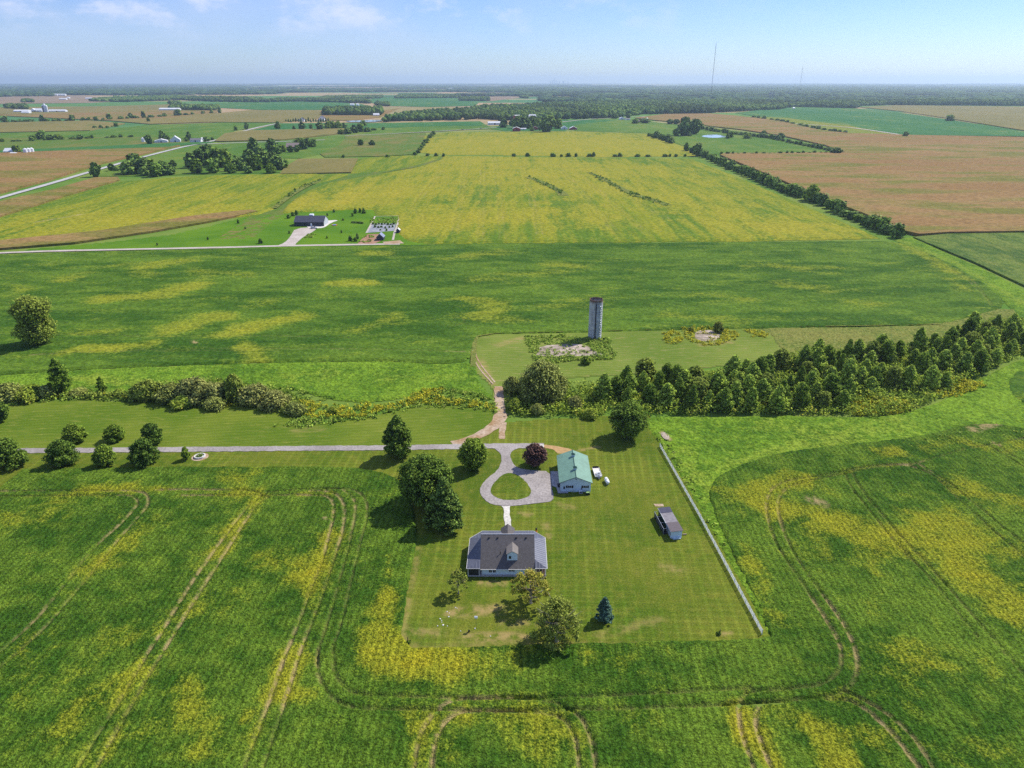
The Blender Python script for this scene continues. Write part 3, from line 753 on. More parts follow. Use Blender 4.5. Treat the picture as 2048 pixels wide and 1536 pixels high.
# --- far fields left
slabfield('ripe_corn_west', [(-500,312),(0,308),(340,296),(360,292),(302,306),(205,328),(170,339),(100,361),(0,388),(-500,475)], M_corntan, 0.03, 2.2)
slabfield('soybean_west', [(-500,302),(0,302),(330,287),(430,284),(400,289),(362,291),(340,294),(0,306),(-500,310)], M_farsoy, 0.04, 0.7)
slabfield('hayfield_west', [(-500,276),(0,276),(300,273),(440,283),(330,287),(0,302),(-500,302)], M_hay, 0.05, 0.3)
slabfield('green_west', [(-500,268),(0,266),(180,262),(300,250),(480,244),(560,246),(470,262),(430,280),(300,274),(0,276),(-500,276)], M_pasture, 0.06, 0.3)
slabfield('olive_corn_west', [(-500,246),(0,246),(180,242),(250,248),(180,262),(0,266),(-500,268)], M_cornolive, 0.05, 1.8)
slabfield('tan_corn_west', [(-500,230),(0,230),(100,228),(300,222),(440,222),(430,228),(350,236),(220,242),(0,232)], M_corntan, 0.05, 1.8)
slabfield('olive_corn_north', [(220,242),(350,236),(430,228),(500,221),(640,222),(645,236),(560,246),(420,245),(300,249)], M_cornolive, 0.055, 1.8)
slabfield('olive_field_north', [(-500,218),(0,215),(200,213),(380,208),(440,210),(440,221),(300,222),(100,228),(0,229),(-500,229)], M_cornolive, 0.05, 1.2)
slabfield('brown_field_north', [(-500,193),(0,193),(120,189),(220,196),(250,202),(180,206),(0,208),(-500,210)], M_brownfield, 0.05, 0.8)
slabfield('teal_field_north', [(400,208),(540,204),(660,204),(720,208),(745,214),(650,220),(520,220),(440,216)], M_farsoy, 0.06, 0.7)
slabfield('teal_field_east', [(745,196),(830,191),(900,194),(960,203),(950,212),(860,214),(760,212),(740,204)], M_farsoy, 0.06, 0.7)
slabfield('brown_field_far', [(920,186),(1080,185),(1080,192),(1010,199),(975,203),(960,198)], M_brownfield, 0.05, 0.7)
slabfield('tan_field_wood', [(640,222),(780,220),(800,216),(760,235),(700,242),(640,240)], M_corntan, 0.06, 1.2)
slabfield('tan_field_road', [(450,268),(500,262),(690,258),(710,264),(650,272),(560,281),(440,284),(430,283)], M_cornolive, 0.07, 1.8)
slabfield('soybean_strip', [(500,262),(560,247),(780,246),(960,243),(975,252),(900,252),(700,258)], M_farsoy, 0.075, 0.7)
slabfield('green_strip', [(700,258),(900,252),(975,252),(1000,258),(930,260),(860,264),(760,270),(690,272)], M_pasture, 0.08, 0.4)
slabfield('weedy_field', [(690,272),(760,270),(852,266),(838,300),(832,309),(760,313),(650,315),(640,308),(680,290),(690,278)], M_hay, 0.06, 0.6)
slabfield('house_pasture', [(440,286),(560,282),(650,273),(690,273),(680,290),(650,306),(600,317),(545,316),(500,312)], M_pasture, 0.05, 0.2)
slabfield('pasture_west_lane', [(302,312),(400,290),(560,290),(560,345),(240,353),(190,352)], M_pasture, 0.03, 0.2)

# --- far road and lanes
M_road = gravel_mat('far_road', (0.36, 0.35, 0.34), (0.46, 0.44, 0.42), 0.4)
ribbon('country_road', [(-260,474),(0,396),(100,368),(180,344),(240,327),(310,308),(370,293),(395,289),(450,276),(500,258),(560,246)], 8.0, M_road, 0.45, 1)
ribbon('side_road', [(395,289),(500,285),(580,283),(650,280)], 8.0, M_road, 0.6, 1)
ribbon('farm_lane', [(-260,517),(0,506),(100,502),(300,498),(450,495),(560,492),(700,489.5),(800,488)], 5.0, M_gravelroad, 0.16, 1)
sheet('house_drive', [(548,494),(570,486),(582,472),(590,457),(636,454),(628,463),(608,473),(592,487),(590,492),(575,493)], M_gravelroad, 0.20, 1)
sheet('patio', [(646,442),(680,440),(662,446),(650,455),(640,457),(618,457),(612,452),(645,450)], M_concrete, 0.22, 1)
ribbon('hill_road', [(690,272),(760,269),(860,264),(960,258),(1000,255),(1060,254)], 7.0, M_gravelroad, 0.9, 1)
ribbon('wood_road', [(1100,247),(1170,239),(1230,236),(1290,233)], 8.0, M_gravelroad, 0.6, 1)
ribbon('gravel_lane', [(1590,248),(1680,254),(1720,258),(1812,272)], 9.0, M_gravelroad, 1.2, 1)

# --- drives of the farm
ribbon('driveway', [(-330,903.5),(-100,902.5),(0,902),(300,900),(600,897),(780,896),(940,893),(1040,891.5),(1088,892)], 3.3, M_asphalt, 0.11, 1)
loop_out = [(985,893),(1030,889),(1052,889),(1040,896),(1024,902),(1020,912),(1024,924),(1034,936),(1060,941),(1102,943),(1103,972),(1106,985),(1108,1003),(1080,1006),(1040,1011),(1012,1013),(985,1010),(968,1000),(959,985),(962,970),(976,956),(994,942),(1003,926),(1003,914),(1000,905),(990,899)]
sheet('turning_loop', loop_out, M_asphalt, 0.115, 1)
sheet('loop_island', [(1020,946),(1036,950),(1050,962),(1060,975),(1063,986),(1056,995),(1038,1000),(1012,1001),(992,996),(981,987),(981,976),(992,962),(1006,949)], M_lawn, 0.135, 1)
sheet('parking_apron', [(1101,943),(1118,943),(1124,976),(1114,976),(1104,972)], M_apron, 0.12, 0)
sheet('barn_path', [(1113,976),(1122,976),(1123,983),(1136,983),(1136,987),(1116,987)], M_apron, 0.125, 0)
ribbon('front_walk', [(1013,1013),(1014,1030),(1016,1062)], 1.75, M_concrete, 0.14, 0)
sheet('walk_entry', [(1003,1013),(1021,1013),(1018,1017),(1007,1017)], M_concrete, 0.132, 0)
sheet('driveway_end', [(1066,889.5),(1088,889.5),(1088,895),(1068,895)], M_concrete, 0.128, 0)
sheet('old_drive_trace', [(1086,889),(1112,892),(1146,899),(1143,905),(1122,908),(1113,906),(1108,899),(1088,896)], M_strawsoil, 0.05, 1)
ribbon('dirt_track', [(905,888),(945,878),(975,862),(997,845),(1002,828)], (3.6, 5.0), M_track, 0.10, 2)
ribbon('creek_crossing', [(1003,829),(1000,812),(998,790),(997,773)], 3.4, M_track, 0.11, 2)
ribbon('spur_track', [(1007,845),(1004,862),(1004,878)], 2.2, M_track, 0.07, 2)
ribbon('wheel_rut', [(990,765),(965,735),(950,710),(949,680)], 0.6, M_track, 0.13, 2)
ribbon('wheel_rut', [(986,768),(958,738),(944,710),(944,682)], 0.6, M_track, 0.13, 2)
sheet('mulch_patch', [(1307,1008),(1326,1008),(1328,1013),(1311,1013)], M_track, 0.05, 0)
sheet('rubble_patch', [(1320,868),(1330,866),(1340,875),(1337,883),(1328,880)], M_rubble, 0.42, 1)
t = NT('pond_water'); POND = t.out((0.30, 0.36, 0.42), 0.08)
sheet('pond', [(1400,272),(1425,269),(1440,270),(1456,274),(1430,276),(1412,275)], POND, 0.3, 1)
sheet('far_pond', [(688,243),(755,240),(770,242),(745,245),(700,245)], POND, 1.6, 1)
# old foundation slabs in the silo meadow
sheet('foundation_slab', [(1080,692),(1140,688),(1172,690),(1188,702),(1215,712),(1160,712),(1100,713),(1070,712),(1078,703)], M_rubble, 0.10, 1)
sheet('broken_slab', [(1392,662),(1425,660),(1442,668),(1436,680),(1405,684),(1388,676)], M_rubble, 0.10, 1)
sheet('garden_bed', [(724,478),(736,469),(768,468),(762,482),(748,488),(715,488)], M_gardensoil, 0.18, 0)
sheet('weed_fabric_bed', [(743,447),(792,447),(788,462),(733,466)], M_weedcloth, 0.18, 0)
ribbon('garden_path', [(733,466),(744,446),(750,433),(799,432),(796,446),(789,466),(786,480)], 1.6, M_gravelroad, 0.19, 0)
sheet('garden_verge', [(765,484),(800,481),(808,487),(770,489)], M_track, 0.19, 0)
# ================================================================ foliage
def leaf_mat(name, a, b, c=None, pa=0.5, rough=0.6, trans=0.35, var=0.5, sc=0.35, gain=1.5):
    """leaves: colour differs leaf by leaf and in soft clumps"""
    t = NT(name)
    g = t.n('ShaderNodeNewGeometry')
    oi = t.n('ShaderNodeObjectInfo')
    r = g.outputs['Random Per Island']
    v = t.pos()
    n = t.noise(v, sc, 3, 0.6)
    f = t.math('ADD', t.math('MULTIPLY', r, 0.45), t.math('ADD', t.math('MULTIPLY', n, 0.75), t.math('MULTIPLY', oi.outputs['Random'], 0.25)))
    col = t.mix(t.ramp(f, 0.35, 1.0), a, b)
    if c: col = t.mix(t.ramp(t.math('ADD', t.math('MULTIPLY', n, 0.6), t.math('MULTIPLY', r, 0.5)), pa, pa + 0.22), col, c)
    col = t.scale(col, t.ramp(r, 0, 1, (1 - var)*gain, (1 + var)*gain))
    t.put(t.b.inputs['Base Color'], col)
    t.b.inputs['Roughness'].default_value = rough
    t.b.inputs['Specular IOR Level'].default_value = 0.04
    if trans:
        tr_ = t.n('ShaderNodeBsdfTranslucent'); t.l(col, tr_.inputs[0])
        mx = t.n('ShaderNodeMixShader'); mx.inputs[0].default_value = trans
        out = t.t.nodes['Material Output']
        t.l(t.b.outputs[0], mx.inputs[1]); t.l(tr_.outputs[0], mx.inputs[2]); t.l(mx.outputs[0], out.inputs[0])
    return t.m
L_dark = leaf_mat('leaf_dark_green', (0.035, 0.075, 0.012), (0.125, 0.185, 0.026))
L_mid = leaf_mat('leaf_mid_green', (0.055, 0.110, 0.013), (0.17, 0.235, 0.028))
L_oak = leaf_mat('leaf_oak', (0.075, 0.115, 0.016), (0.21, 0.25, 0.04))
L_plum = leaf_mat('leaf_plum', (0.035, 0.018, 0.016), (0.12, 0.065, 0.05), trans=0.1)
L_spruce = leaf_mat('needle_blue_green', (0.025, 0.06, 0.035), (0.10, 0.17, 0.115), trans=0.05)
L_pine = leaf_mat('needle_dark', (0.025, 0.052, 0.011), (0.10, 0.15, 0.025), trans=0.05)
L_plant = leaf_mat('leaf_plantation', (0.075, 0.145, 0.018), (0.32, 0.40, 0.06), trans=0.42)
L_yellow = leaf_mat('leaf_yellowing', (0.16, 0.18, 0.025), (0.32, 0.30, 0.045), (0.36, 0.24, 0.08), 0.66)
L_walnut = leaf_mat('leaf_walnut', (0.075, 0.115, 0.018), (0.22, 0.25, 0.045), (0.26, 0.18, 0.07), 0.74)
L_willow = leaf_mat('leaf_willow', (0.10, 0.125, 0.025), (0.24, 0.26, 0.06), trans=0.2)
L_willow2 = leaf_mat('leaf_grey_willow', (0.105, 0.125, 0.03), (0.22, 0.225, 0.06), trans=0.2)
L_brush = leaf_mat('leaf_brush', (0.10, 0.16, 0.018), (0.26, 0.32, 0.04), (0.34, 0.27, 0.05), 0.72, sc=0.12)
L_golden = leaf_mat('goldenrod', (0.13, 0.18, 0.02), (0.36, 0.33, 0.025), (0.28, 0.24, 0.06), 0.85, sc=0.2)
L_weeds = leaf_mat('pale_weeds', (0.10, 0.18, 0.022), (0.24, 0.31, 0.045), (0.34, 0.30, 0.10), 0.72, sc=0.3)
L_hedge = leaf_mat('leaf_hedge', (0.035, 0.085, 0.013), (0.13, 0.20, 0.03), sc=0.1)
L_far = leaf_mat('leaf_far_tree', (0.030, 0.070, 0.014), (0.11, 0.165, 0.030), sc=0.06, trans=0)
M_bark = plain('bark', (0.20, 0.16, 0.12), 0.9, 0, 0.3, 3.0)
M_barkgrey = plain('bark_grey', (0.30, 0.26, 0.21), 0.9, 0, 0.3, 3.0)

def quads(centers, normals, size, aspect=1.4, seed=0):
    """one bent leaf spray (two quads folded) per centre"""
    rs = np.random.RandomState(seed)
    n = len(centers)
    nr = normals / (np.linalg.norm(normals, axis=1, keepdims=True) + 1e-9)
    rnd = rs.randn(n, 3); rnd /= np.linalg.norm(rnd, axis=1, keepdims=True)
    u = np.cross(nr, rnd); u /= (np.linalg.norm(u, axis=1, keepdims=True) + 1e-9)
    w = np.cross(nr, u)
    s = (size * (0.6 + 0.8*rs.rand(n)))[:, None]
    a = centers - u*s*aspect*0.5; b = centers + u*s*aspect*0.5
    drop = nr*s*0.22
    V = np.stack([a - w*s*0.5 - drop, b - w*s*0.42 - drop, b + 0*w, a + 0*w, b + w*s*0.42 - drop, a + w*s*0.5 - drop], 1)
    V = V.reshape(-1, 3)
    k = np.arange(n)[:, None]*6
    F = np.concatenate([k + np.array([[0, 1, 2, 3]]), k + np.array([[3, 2, 4, 5]])], 0)
    return V, F
def merge(parts):
    V = []; F = []; b = 0
    for v, f in parts:
        V.append(v); F.append(f + b); b += len(v)
    return np.concatenate(V), np.concatenate(F)
def blob_leaves(blobs, per, size, seed=0, out=0.75, fill=0.35):
    """blobs: rows (x,y,z,rx,ry,rz); leaf sprays over each clump's surface, some inside"""
    rs = np.random.RandomState(seed)
    blobs = np.asarray(blobs, dtype=float)
    n = len(blobs)*per
    bi = np.repeat(np.arange(len(blobs)), per)
    d = rs.randn(n, 3); d /= np.linalg.norm(d, axis=1, keepdims=True)
    r = np.where(rs.rand(n) < fill, 0.45 + 0.5*rs.rand(n), 0.80 + 0.48*rs.rand(n))[:, None]
    c = blobs[bi, :3] + d*r*blobs[bi, 3:6]
    c[:, 2] = np.maximum(c[:, 2], 0.15)
    nn = d*out*0.7 + rs.randn(n, 3)*(1-out*0.6)*0.6 + np.array([0.12, 0.1, 0.3])
    return quads(c, nn, size, seed=seed+1)
def env_radius(kind, h):
    """crown half-width (0..1) at relative height h (0 bottom .. 1 top)"""
    if kind == 'round': return math.sqrt(max(0, 1-(2*h-1)**2))**0.8
    if kind == 'dome': return math.sqrt(max(0, 1-h**2.2))*(0.75+0.25*min(1, h*5))
    if kind == 'ovate': return (math.sin(math.pi*min(1, (h*0.92+0.06))**0.62))**0.8 if h < 1 else 0
    if kind == 'cone': return max(0, 1-h)**0.75*(0.80+0.2*min(1, h*8))*1.05
    if kind == 'plant': return (min(1, h*4+.35))*math.sqrt(max(0, 1-h**1.6))*(1+.12*math.sin(h*17))
    if kind == 'spruce': return max(0, 1-h)**0.9
    if kind == 'tall': return math.sqrt(max(0, 1-(2*h-1)**4))*(0.8+0.2*math.sin(h*9))
    return 1
def crown_blobs(kind, Rw, z0, z1, k, br, seed, squash=0.8, inner=0.25):
    rs = random.Random(seed); out = []
    for i in range(k):
        h = ((i+0.5)/k)**(0.85 if kind in ('cone', 'spruce') else 1.0)
        h = min(0.98, max(0.02, h + rs.uniform(-.04, .04)))
        e = env_radius(kind, h)
        a = i*2.39996 + rs.uniform(-.4, .4)
        rr = br*rs.uniform(0.55, 1.5)*(0.55+0.45*e if kind in ('cone', 'spruce', 'ovate') else 1)
        rad = max(0, Rw*e - rr*0.75)*(rs.uniform(.75, 1.08) if rs.random() > inner else rs.uniform(0.1, .6))
        out.append((rad*math.cos(a), rad*math.sin(a), z0+(z1-z0)*h, rr, rr, rr*squash))
    return out
def core(Rw, z0, z1, kind, seed, s=0.52):
    """dark inner leaf mass so that the sky does not show right through the middle"""
    rs = np.random.RandomState(seed)
    bl = []
    for i in range(6):
        h = (i+0.5)/6; e = env_radius(kind, h)
        bl.append((0, 0, z0+(z1-z0)*h, Rw*e*s+.05, Rw*e*s+.05, (z1-z0)/9))
    return bl
def trunk_mb(h, r, spread=0.0, limbs=0, seed=0, lean=0.0, top=0.6, n=7):
    rs = random.Random(seed)
    mb = MB()
    pts = []; rad = []
    for i in range(6):
        f = i/5
        pts.append((lean*f*h + rs.uniform(-.02, .02)*h*f, rs.uniform(-.02, .02)*h*f, -0.1 + h*top*f)); rad.append(r*(1.25 if i == 0 else 1-0.55*f))
    mb.tube(pts, rad, n)
    for k in range(limbs):
        f = rs.uniform(0.35, 0.95); i = int(f*5); q = Vector(pts[i]).lerp(Vector(pts[min(5, i+1)]), f*5-i)
        a = k*2.4 + rs.uniform(-.3, .3); L = spread*rs.uniform(.6, 1.0)
        dz = L*rs.uniform(.35, .9)
        m1 = q + Vector((math.cos(a)*L*.5, math.sin(a)*L*.5, dz*.42)); m2 = q + Vector((math.cos(a+.2)*L, math.sin(a+.2)*L, dz))
        mb.tube([q, m1, m2], [r*.42*(1.1-f*.5), r*.28, r*.08], 5)
        b2 = a + rs.choice((-.8, .8)); m3 = m1 + Vector((math.cos(b2)*L*.5, math.sin(b2)*L*.5, dz*.5))
        mb.tube([m1, m3], [r*.22, r*.06], 4)
    return mb
def make_tree(name, label, cat, loc, Rw, H, kind='round', leaf=None, z0=None, k=26, br=None, per=150, size=0.42, seed=1, trunk_r=None,
              limbs=6, bark=None, group=None, fill=0.35, squash=0.8, solid=True, rz=0.0, spread=0.7, lean=0.0, top=0.6, inner=0.25, parent_empty=True, children=True):
    leaf = leaf or L_mid; bark = bark or M_bark
    z0 = H*0.12 if z0 is None else z0
    br = br or Rw*0.36
    root = empty(name, (loc[0], loc[1], 0.03), rz, label, cat, group)
    k = int(k*1.9); per = int(per*0.85); br *= 0.72; size *= 0.80
    bl = crown_blobs(kind, Rw, z0 + br*0.5*squash, H - br*0.45*squash, k, br, seed, squash, inner)
    parts = [blob_leaves(bl, per, size, seed, fill=fill)]
    if solid: parts.append(blob_leaves(core(Rw, z0+0.3, H*0.93, kind, seed), 90, size*1.5, seed+5, out=0.9, fill=0.2))
    V, F = merge(parts)
    me = np_mesh('crown', V, F, leaf)
    link('crown', me, root)
    trunk_mb(H, trunk_r or max(0.12, H*0.022), Rw*spread, limbs, seed, lean, top).build('trunk', root, bark)
    return root
def ordn(n):
    W_ = ['first','second','third','fourth','fifth','sixth','seventh','eighth','ninth','tenth','eleventh','twelfth','thirteenth','fourteenth','fifteenth','sixteenth','seventeenth','eighteenth','nineteenth','twentieth']
    return W_[n-1] if n <= 20 else '%d%s' % (n, {1: 'st', 2: 'nd', 3: 'rd'}.get(n % 10 if n//10 != 1 else 0, 'th'))
def copy_tree(o, loc, rz, sc, label, group, cat=None):
    c = o.copy(); COL.objects.link(c)
    c.location = loc; c.rotation_euler = (0, 0, rz); c.scale = sc
    c['label'] = label
    if group: c['group'] = group
    elif 'group' in c: del c['group']
    for ch in o.children:
        d = ch.copy(); COL.objects.link(d); d.parent = c
    return c

def tree_at(px, py, wpx, hpx, name, label, **kw):
    x, y = P(px, py)
    Rw = wpx*MPP(px, py)/2
    # the leaves at the top edge stand behind the trunk by part of the crown width
    H = height_px(px, py, hpx)
    return make_tree(name, label, kw.pop('cat', 'tree'), (x, y), Rw, H, **kw)

# ---- the single trees round the farm
tree_at(80, 688, 84, 93, 'oak_tree', 'large spreading leafy tree standing alone in the soybeans at the left', kind='tall', leaf=L_oak, k=46, per=190, size=0.62, seed=3, z0=1.5, limbs=9, squash=.75)
tree_at(126, 786, 44, 70, 'poplar_tree', 'tall loose poplar rising out of the creek brush below the lone field tree', kind='ovate', leaf=L_mid, k=26, per=130, size=0.45, seed=4, fill=.5, z0=1.0, inner=.4)
tree_at(206, 785, 20, 32, 'poplar_tree', 'small young poplar in the creek brush right of the tall one', kind='ovate', leaf=L_mid, k=12, per=90, size=0.4, seed=5, limbs=4)
tree_at(2, 845, 40, 40, 'maple_tree', 'round dark tree cut by the left picture edge above the lane', kind='round', leaf=L_dark, k=20, per=150, size=0.4, seed=6)
ROW = 'small round ornamental trees along the lane'
row = [(22, 931, 74, 50, 'broad dark tree at the far left end of the row, half out of the picture', L_dark), (128, 929, 62, 47, 'broad dark tree below the lane, second from the left in the front row', L_dark),
       (152, 884, 46, 36, 'round light green tree above the lane, leftmost of the three there', L_mid), (213, 930, 46, 38, 'small light tree below the lane between two broad dark ones', L_mid),
       (232, 880, 42, 29, 'flattest tree above the lane, middle of the three there', L_mid), (292, 928, 60, 48, 'broad dark tree below the lane, right end of the front row', L_dark),
       (306, 885, 46, 37, 'dark round tree above the lane, rightmost of the three there', L_dark), (373, 919, 20, 24, 'very small young tree beside the round stone planter', L_mid)]
for i, (x, y, w, h, lab, lf) in enumerate(row):
    tree_at(x, y, w, h, 'ornamental_tree', lab, kind='dome', leaf=lf, k=34 if w > 30 else 12, per=130, size=0.36, seed=20+i, z0=0.5, limbs=5, group=ROW, squash=.65, br=w*MPP(x, y)*.5*.30)
tree_at(798, 913, 60, 82, 'pear_tree', 'tall egg shaped tree just below the lane left of the yard', kind='ovate', leaf=L_dark, k=60, per=150, size=0.42, seed=40, z0=0.9, br=1.5)
tree_at(946, 938, 56, 58, 'linden_tree', 'neat round tree between the lane and the turning loop', kind='round', leaf=L_mid, k=48, per=140, size=0.40, seed=41, z0=0.7, br=1.3)
tree_at(1070, 932, 46, 40, 'plum_tree', 'round purple leaved plum tree beside the green roofed barn', kind='round', leaf=L_plum, k=34, per=150, size=0.34, seed=42, z0=0.7, br=1.15)
tree_at(1256, 874, 74, 64, 'hackberry_tree', 'dark round shade tree at the top of the yard before the plantation', kind='round', leaf=L_dark, k=48, per=170, size=0.45, seed=43, z0=1.2, limbs=8)
tree_at(852, 1010, 104, 92, 'maple_tree', 'largest dark maple of the yard with a wide double crown', kind='round', leaf=L_dark, k=90, per=190, size=0.42, seed=44, z0=1.4, br=2.1, limbs=9, trunk_r=.5)
tree_at(890, 1052, 92, 98, 'norway_spruce_tree', 'big dark spruce touching the large maple left of the house', kind='cone', leaf=L_pine, k=80, per=170, size=0.42, seed=45, z0=0.4, br=1.6, squash=.5, limbs=4, trunk_r=.4)
tree_at(1208, 1240, 42, 46, 'blue_spruce_tree', 'single small blue spruce standing on the open lawn right of the walnuts', kind='cone', leaf=L_spruce, k=60, per=80, size=0.26, seed=46, z0=0.15, br=0.55, squash=.55, limbs=2)
tree_at(917, 1187, 46, 46, 'ash_tree', 'thin yellowish young tree at the left back corner of the house', kind='dome', leaf=L_walnut, k=30, per=30, size=0.26, seed=47, z0=1.9, solid=False, limbs=9, bark=M_barkgrey, fill=.8, spread=.9, br=.6)
tree_at(1061, 1206, 84, 60, 'walnut_tree', 'yellowing tree with a bare forked trunk behind the house', kind='dome', leaf=L_yellow, k=52, per=60, size=0.24, seed=48, z0=3.0, solid=False, limbs=14, bark=M_barkgrey, fill=.8, spread=.95, trunk_r=.42, br=.85, inner=.15)
tree_at(1113, 1283, 108, 82, 'walnut_tree', 'large thin crowned walnut at the bottom edge of the yard', kind='dome', leaf=L_walnut, k=90, per=66, size=0.25, seed=49, z0=1.2, solid=False, limbs=16, bark=M_barkgrey, fill=.8, spread=.95, trunk_r=.4, br=1.15, inner=.3)
# ---- willows and brush bushes
tree_at(1084, 796, 100, 70, 'willow_tree', 'big dark domed willow at the left end of the plantation', kind='dome', leaf=L_willow, k=60, per=170, size=0.5, seed=60, z0=0.2, limbs=8, squash=.8)
tree_at(1205, 800, 34, 28, 'bush', 'bright round green bush in the brush below the dark willow', kind='dome', leaf=L_weeds, k=16, per=140, size=0.4, seed=61, z0=0.1, limbs=3)
tree_at(1172, 728, 22, 15, 'bush', 'small dark bush at the lower edge of the weedy foundation', kind='dome', leaf=L_brush, k=10, per=110, size=0.35, seed=62, z0=0.1, limbs=2)
tree_at(1436, 664, 26, 20, 'bush', 'round dark bush behind the broken slab', kind='dome', leaf=L_walnut, k=12, per=120, size=0.4, seed=63, z0=0.1, limbs=2)
tree_at(1382, 664, 16, 10, 'bush', 'low brownish bush left of the dark one by the broken slab', kind='dome', leaf=L_walnut, k=8, per=90, size=0.35, seed=64, z0=0.1, limbs=2)
# creek bushes: prototypes then copies
def bush_proto(leaf, seed):
    return make_tree('willow_bush', 'olive bush', 'bush', (0, 0), 5.0, 5.2, kind='dome', leaf=leaf, k=26, per=170, size=0.5, seed=seed, z0=0.05, limbs=5, br=1.9, top=.5)
bp = [bush_proto(L_willow, 70), bush_proto(L_willow2, 71), bush_proto(L_oak, 72), bush_proto(L_brush, 73)]
CB = 'bushes along the creek'
cb = [(300, 795, 62, 44, 2, 'rounded yellow green bush at the left end of the big creek thicket'), (345, 800, 60, 42, 0, 'olive bush beside the rounded yellow green one in the creek thicket'), (392, 800, 74, 58, 1, 'grey olive willow bush forming the top of the creek thicket'),
      (432, 802, 56, 46, 1, 'grey willow bush left of the yellowish tree in the creek thicket'), (472, 798, 50, 62, 2, 'tall yellowish green bush rising highest in the creek thicket'), (512, 805, 62, 46, 1, 'pale brown willow bush right of the highest creek bush'),
      (550, 812, 60, 38, 1, 'pale brown willow bush where the creek thicket narrows'), (590, 826, 44, 26, 0, 'low olive bush at the right tip of the creek thicket'), (370, 812, 50, 28, 3, 'low weedy bush in front of the creek thicket'), (430, 815, 46, 26, 0, 'low olive bush in front below the top willow'),
      (20, 800, 64, 42, 0, 'olive bush at the left picture edge by the creek'), (62, 798, 54, 34, 3, 'low bush left of the tall poplar on the creek'), (92, 793, 40, 28, 0, 'small olive bush at the foot of the tall poplar'), (158, 790, 30, 18, 0, 'small low bush between the two poplars'), (240, 790, 26, 16, 3, 'small bush between the poplar and the thicket'),
      (665, 825, 22, 16, 3, 'single small bush in the goldenrod strip')]
for i, (x, y, w, h, k, lab) in enumerate(cb):
    X, Y = P(x, y); s = w*1.2*MPP(x, y)/2/5.0; hz_ = height_px(x, y, h*.68)/5.2
    copy_tree(bp[k], (X, Y, 0.03), i*1.3, (s, s*.8, max(hz_, .3)), lab, CB)
X, Y = P(1020, 806)
for i, (x, y, w, h, k, lab) in enumerate([(1025, 785, 40, 28, 0, 'dark bush at the left foot of the big willow'), (1030, 820, 30, 20, 3, 'weedy bush nearest the creek crossing'), (1118, 778, 36, 24, 0, 'olive bush at the right foot of the big willow')]):
    X, Y = P(x, y); s = w*MPP(x, y)/2/5.0; copy_tree(bp[k], (X, Y, 0.03), i*1.7, (s, s, height_px(x, y, h)/5.2), lab, 'bushes round the big willow')
for b_ in bp:   # the first of each kind takes a place of its own
    pass
spots = [(1075, 826, 30, 16, 'low mixed bush at the front edge of the brush, left of centre'), (1150, 815, 34, 20, 'low mixed bush in the brush under the bright round bush'), (1060, 808, 30, 18, 'low yellowish bush in the brush below the willow'), (1180, 835, 34, 16, 'low weedy bush at the front edge of the brush near the shade tree')]
for b_, (x, y, w, h, lab) in zip(bp, spots):
    X, Y = P(x, y); s = w*MPP(x, y)/2/5.0
    b_.location = (X, Y, 0.03); b_.scale = (s, s, height_px(x, y, h)/5.2); b_['label'] = lab; b_['group'] = 'bushes at the front of the brush'

# ---- plantation of young hardwoods
protos = []
PG = 'young hardwoods of the plantation'
for i in range(7):
    kd = ('ovate', 'plant', 'ovate', 'cone', 'ovate', 'plant', 'round')[i]
    protos.append(make_tree('young_hardwood_tree', 'young tree', 'tree', (0, 0), 3.7, 11.0, kind=kd, leaf=(L_plant, L_plant, L_plant, L_mid, L_plant, L_mid, L_oak)[i], k=40, per=70, size=0.5, seed=100+i, z0=0.4, br=1.15, limbs=3, trunk_r=.13, group=PG, top=.8))
edge_lo = [(1205, 800), (1250, 810), (1300, 818), (1400, 822), (1470, 826), (1540, 825), (1600, 824), (1680, 825), (1700, 800), (1790, 792), (1840, 805), (1900, 770), (1960, 745), (2000, 720), (2080, 700)]
edge_hi = [(1220, 786), (1280, 768), (1340, 766), (1400, 766), (1480, 760), (1530, 748), (1560, 738), (1620, 727), (1720, 718), (1800, 711), (1860, 694), (1920, 674), (1990, 660), (2080, 655)]
def interp(pts, x):
    for (a, b), (c, d) in zip(pts, pts[1:]):
        if a <= x <= c: return b + (d-b)*(x-a)/(c-a)
    return pts[0][1] if x < pts[0][0] else pts[-1][1]
rs = random.Random(5)
placed = []
holes = [((1560, 760), 7), ((1790, 745), 9), ((1810, 800), 12), ((1900, 762), 10), ((1700, 790), 7), ((1500, 740), 6), ((1330, 800), 4), ((1940, 690), 8), ((1850, 720), 9)]
holes = [(P(*c), r) for c, r in holes]
x_lo, _ = P(1205, 800); x_hi, _ = P(2080, 700)
cand = []
for _ in range(9000):
    px = rs.uniform(1205, 2075); lo = interp(edge_lo, px); hi = interp(edge_hi, px)
    py = rs.uniform(hi, lo)
    x, y = P(px, py)
    cand.append((x, y, px, py))
for x, y, px, py in cand:
    if len(placed) >= 150: break
    if any((x-hx)**2 + (y-hy)**2 < r*r for (hx, hy), r in holes): continue
    dmin = 4.8 + rs.uniform(0, 5.0)
    if all((x-a)**2 + (y-b)**2 > dmin*dmin for a, b, *_ in placed): placed.append((x, y, px, py))
strips = {}
for q in sorted(placed, key=lambda q: -q[3]):
    strips.setdefault(int((q[2]-1205)/50.0), []).append(q)
slab_ = {}
for c_, qs in strips.items():
    for r_, q in enumerate(qs): slab_[q] = (c_, r_)
placed.sort(key=lambda q: (q[1], q[0]))
ymed = placed[len(placed)//2][1]
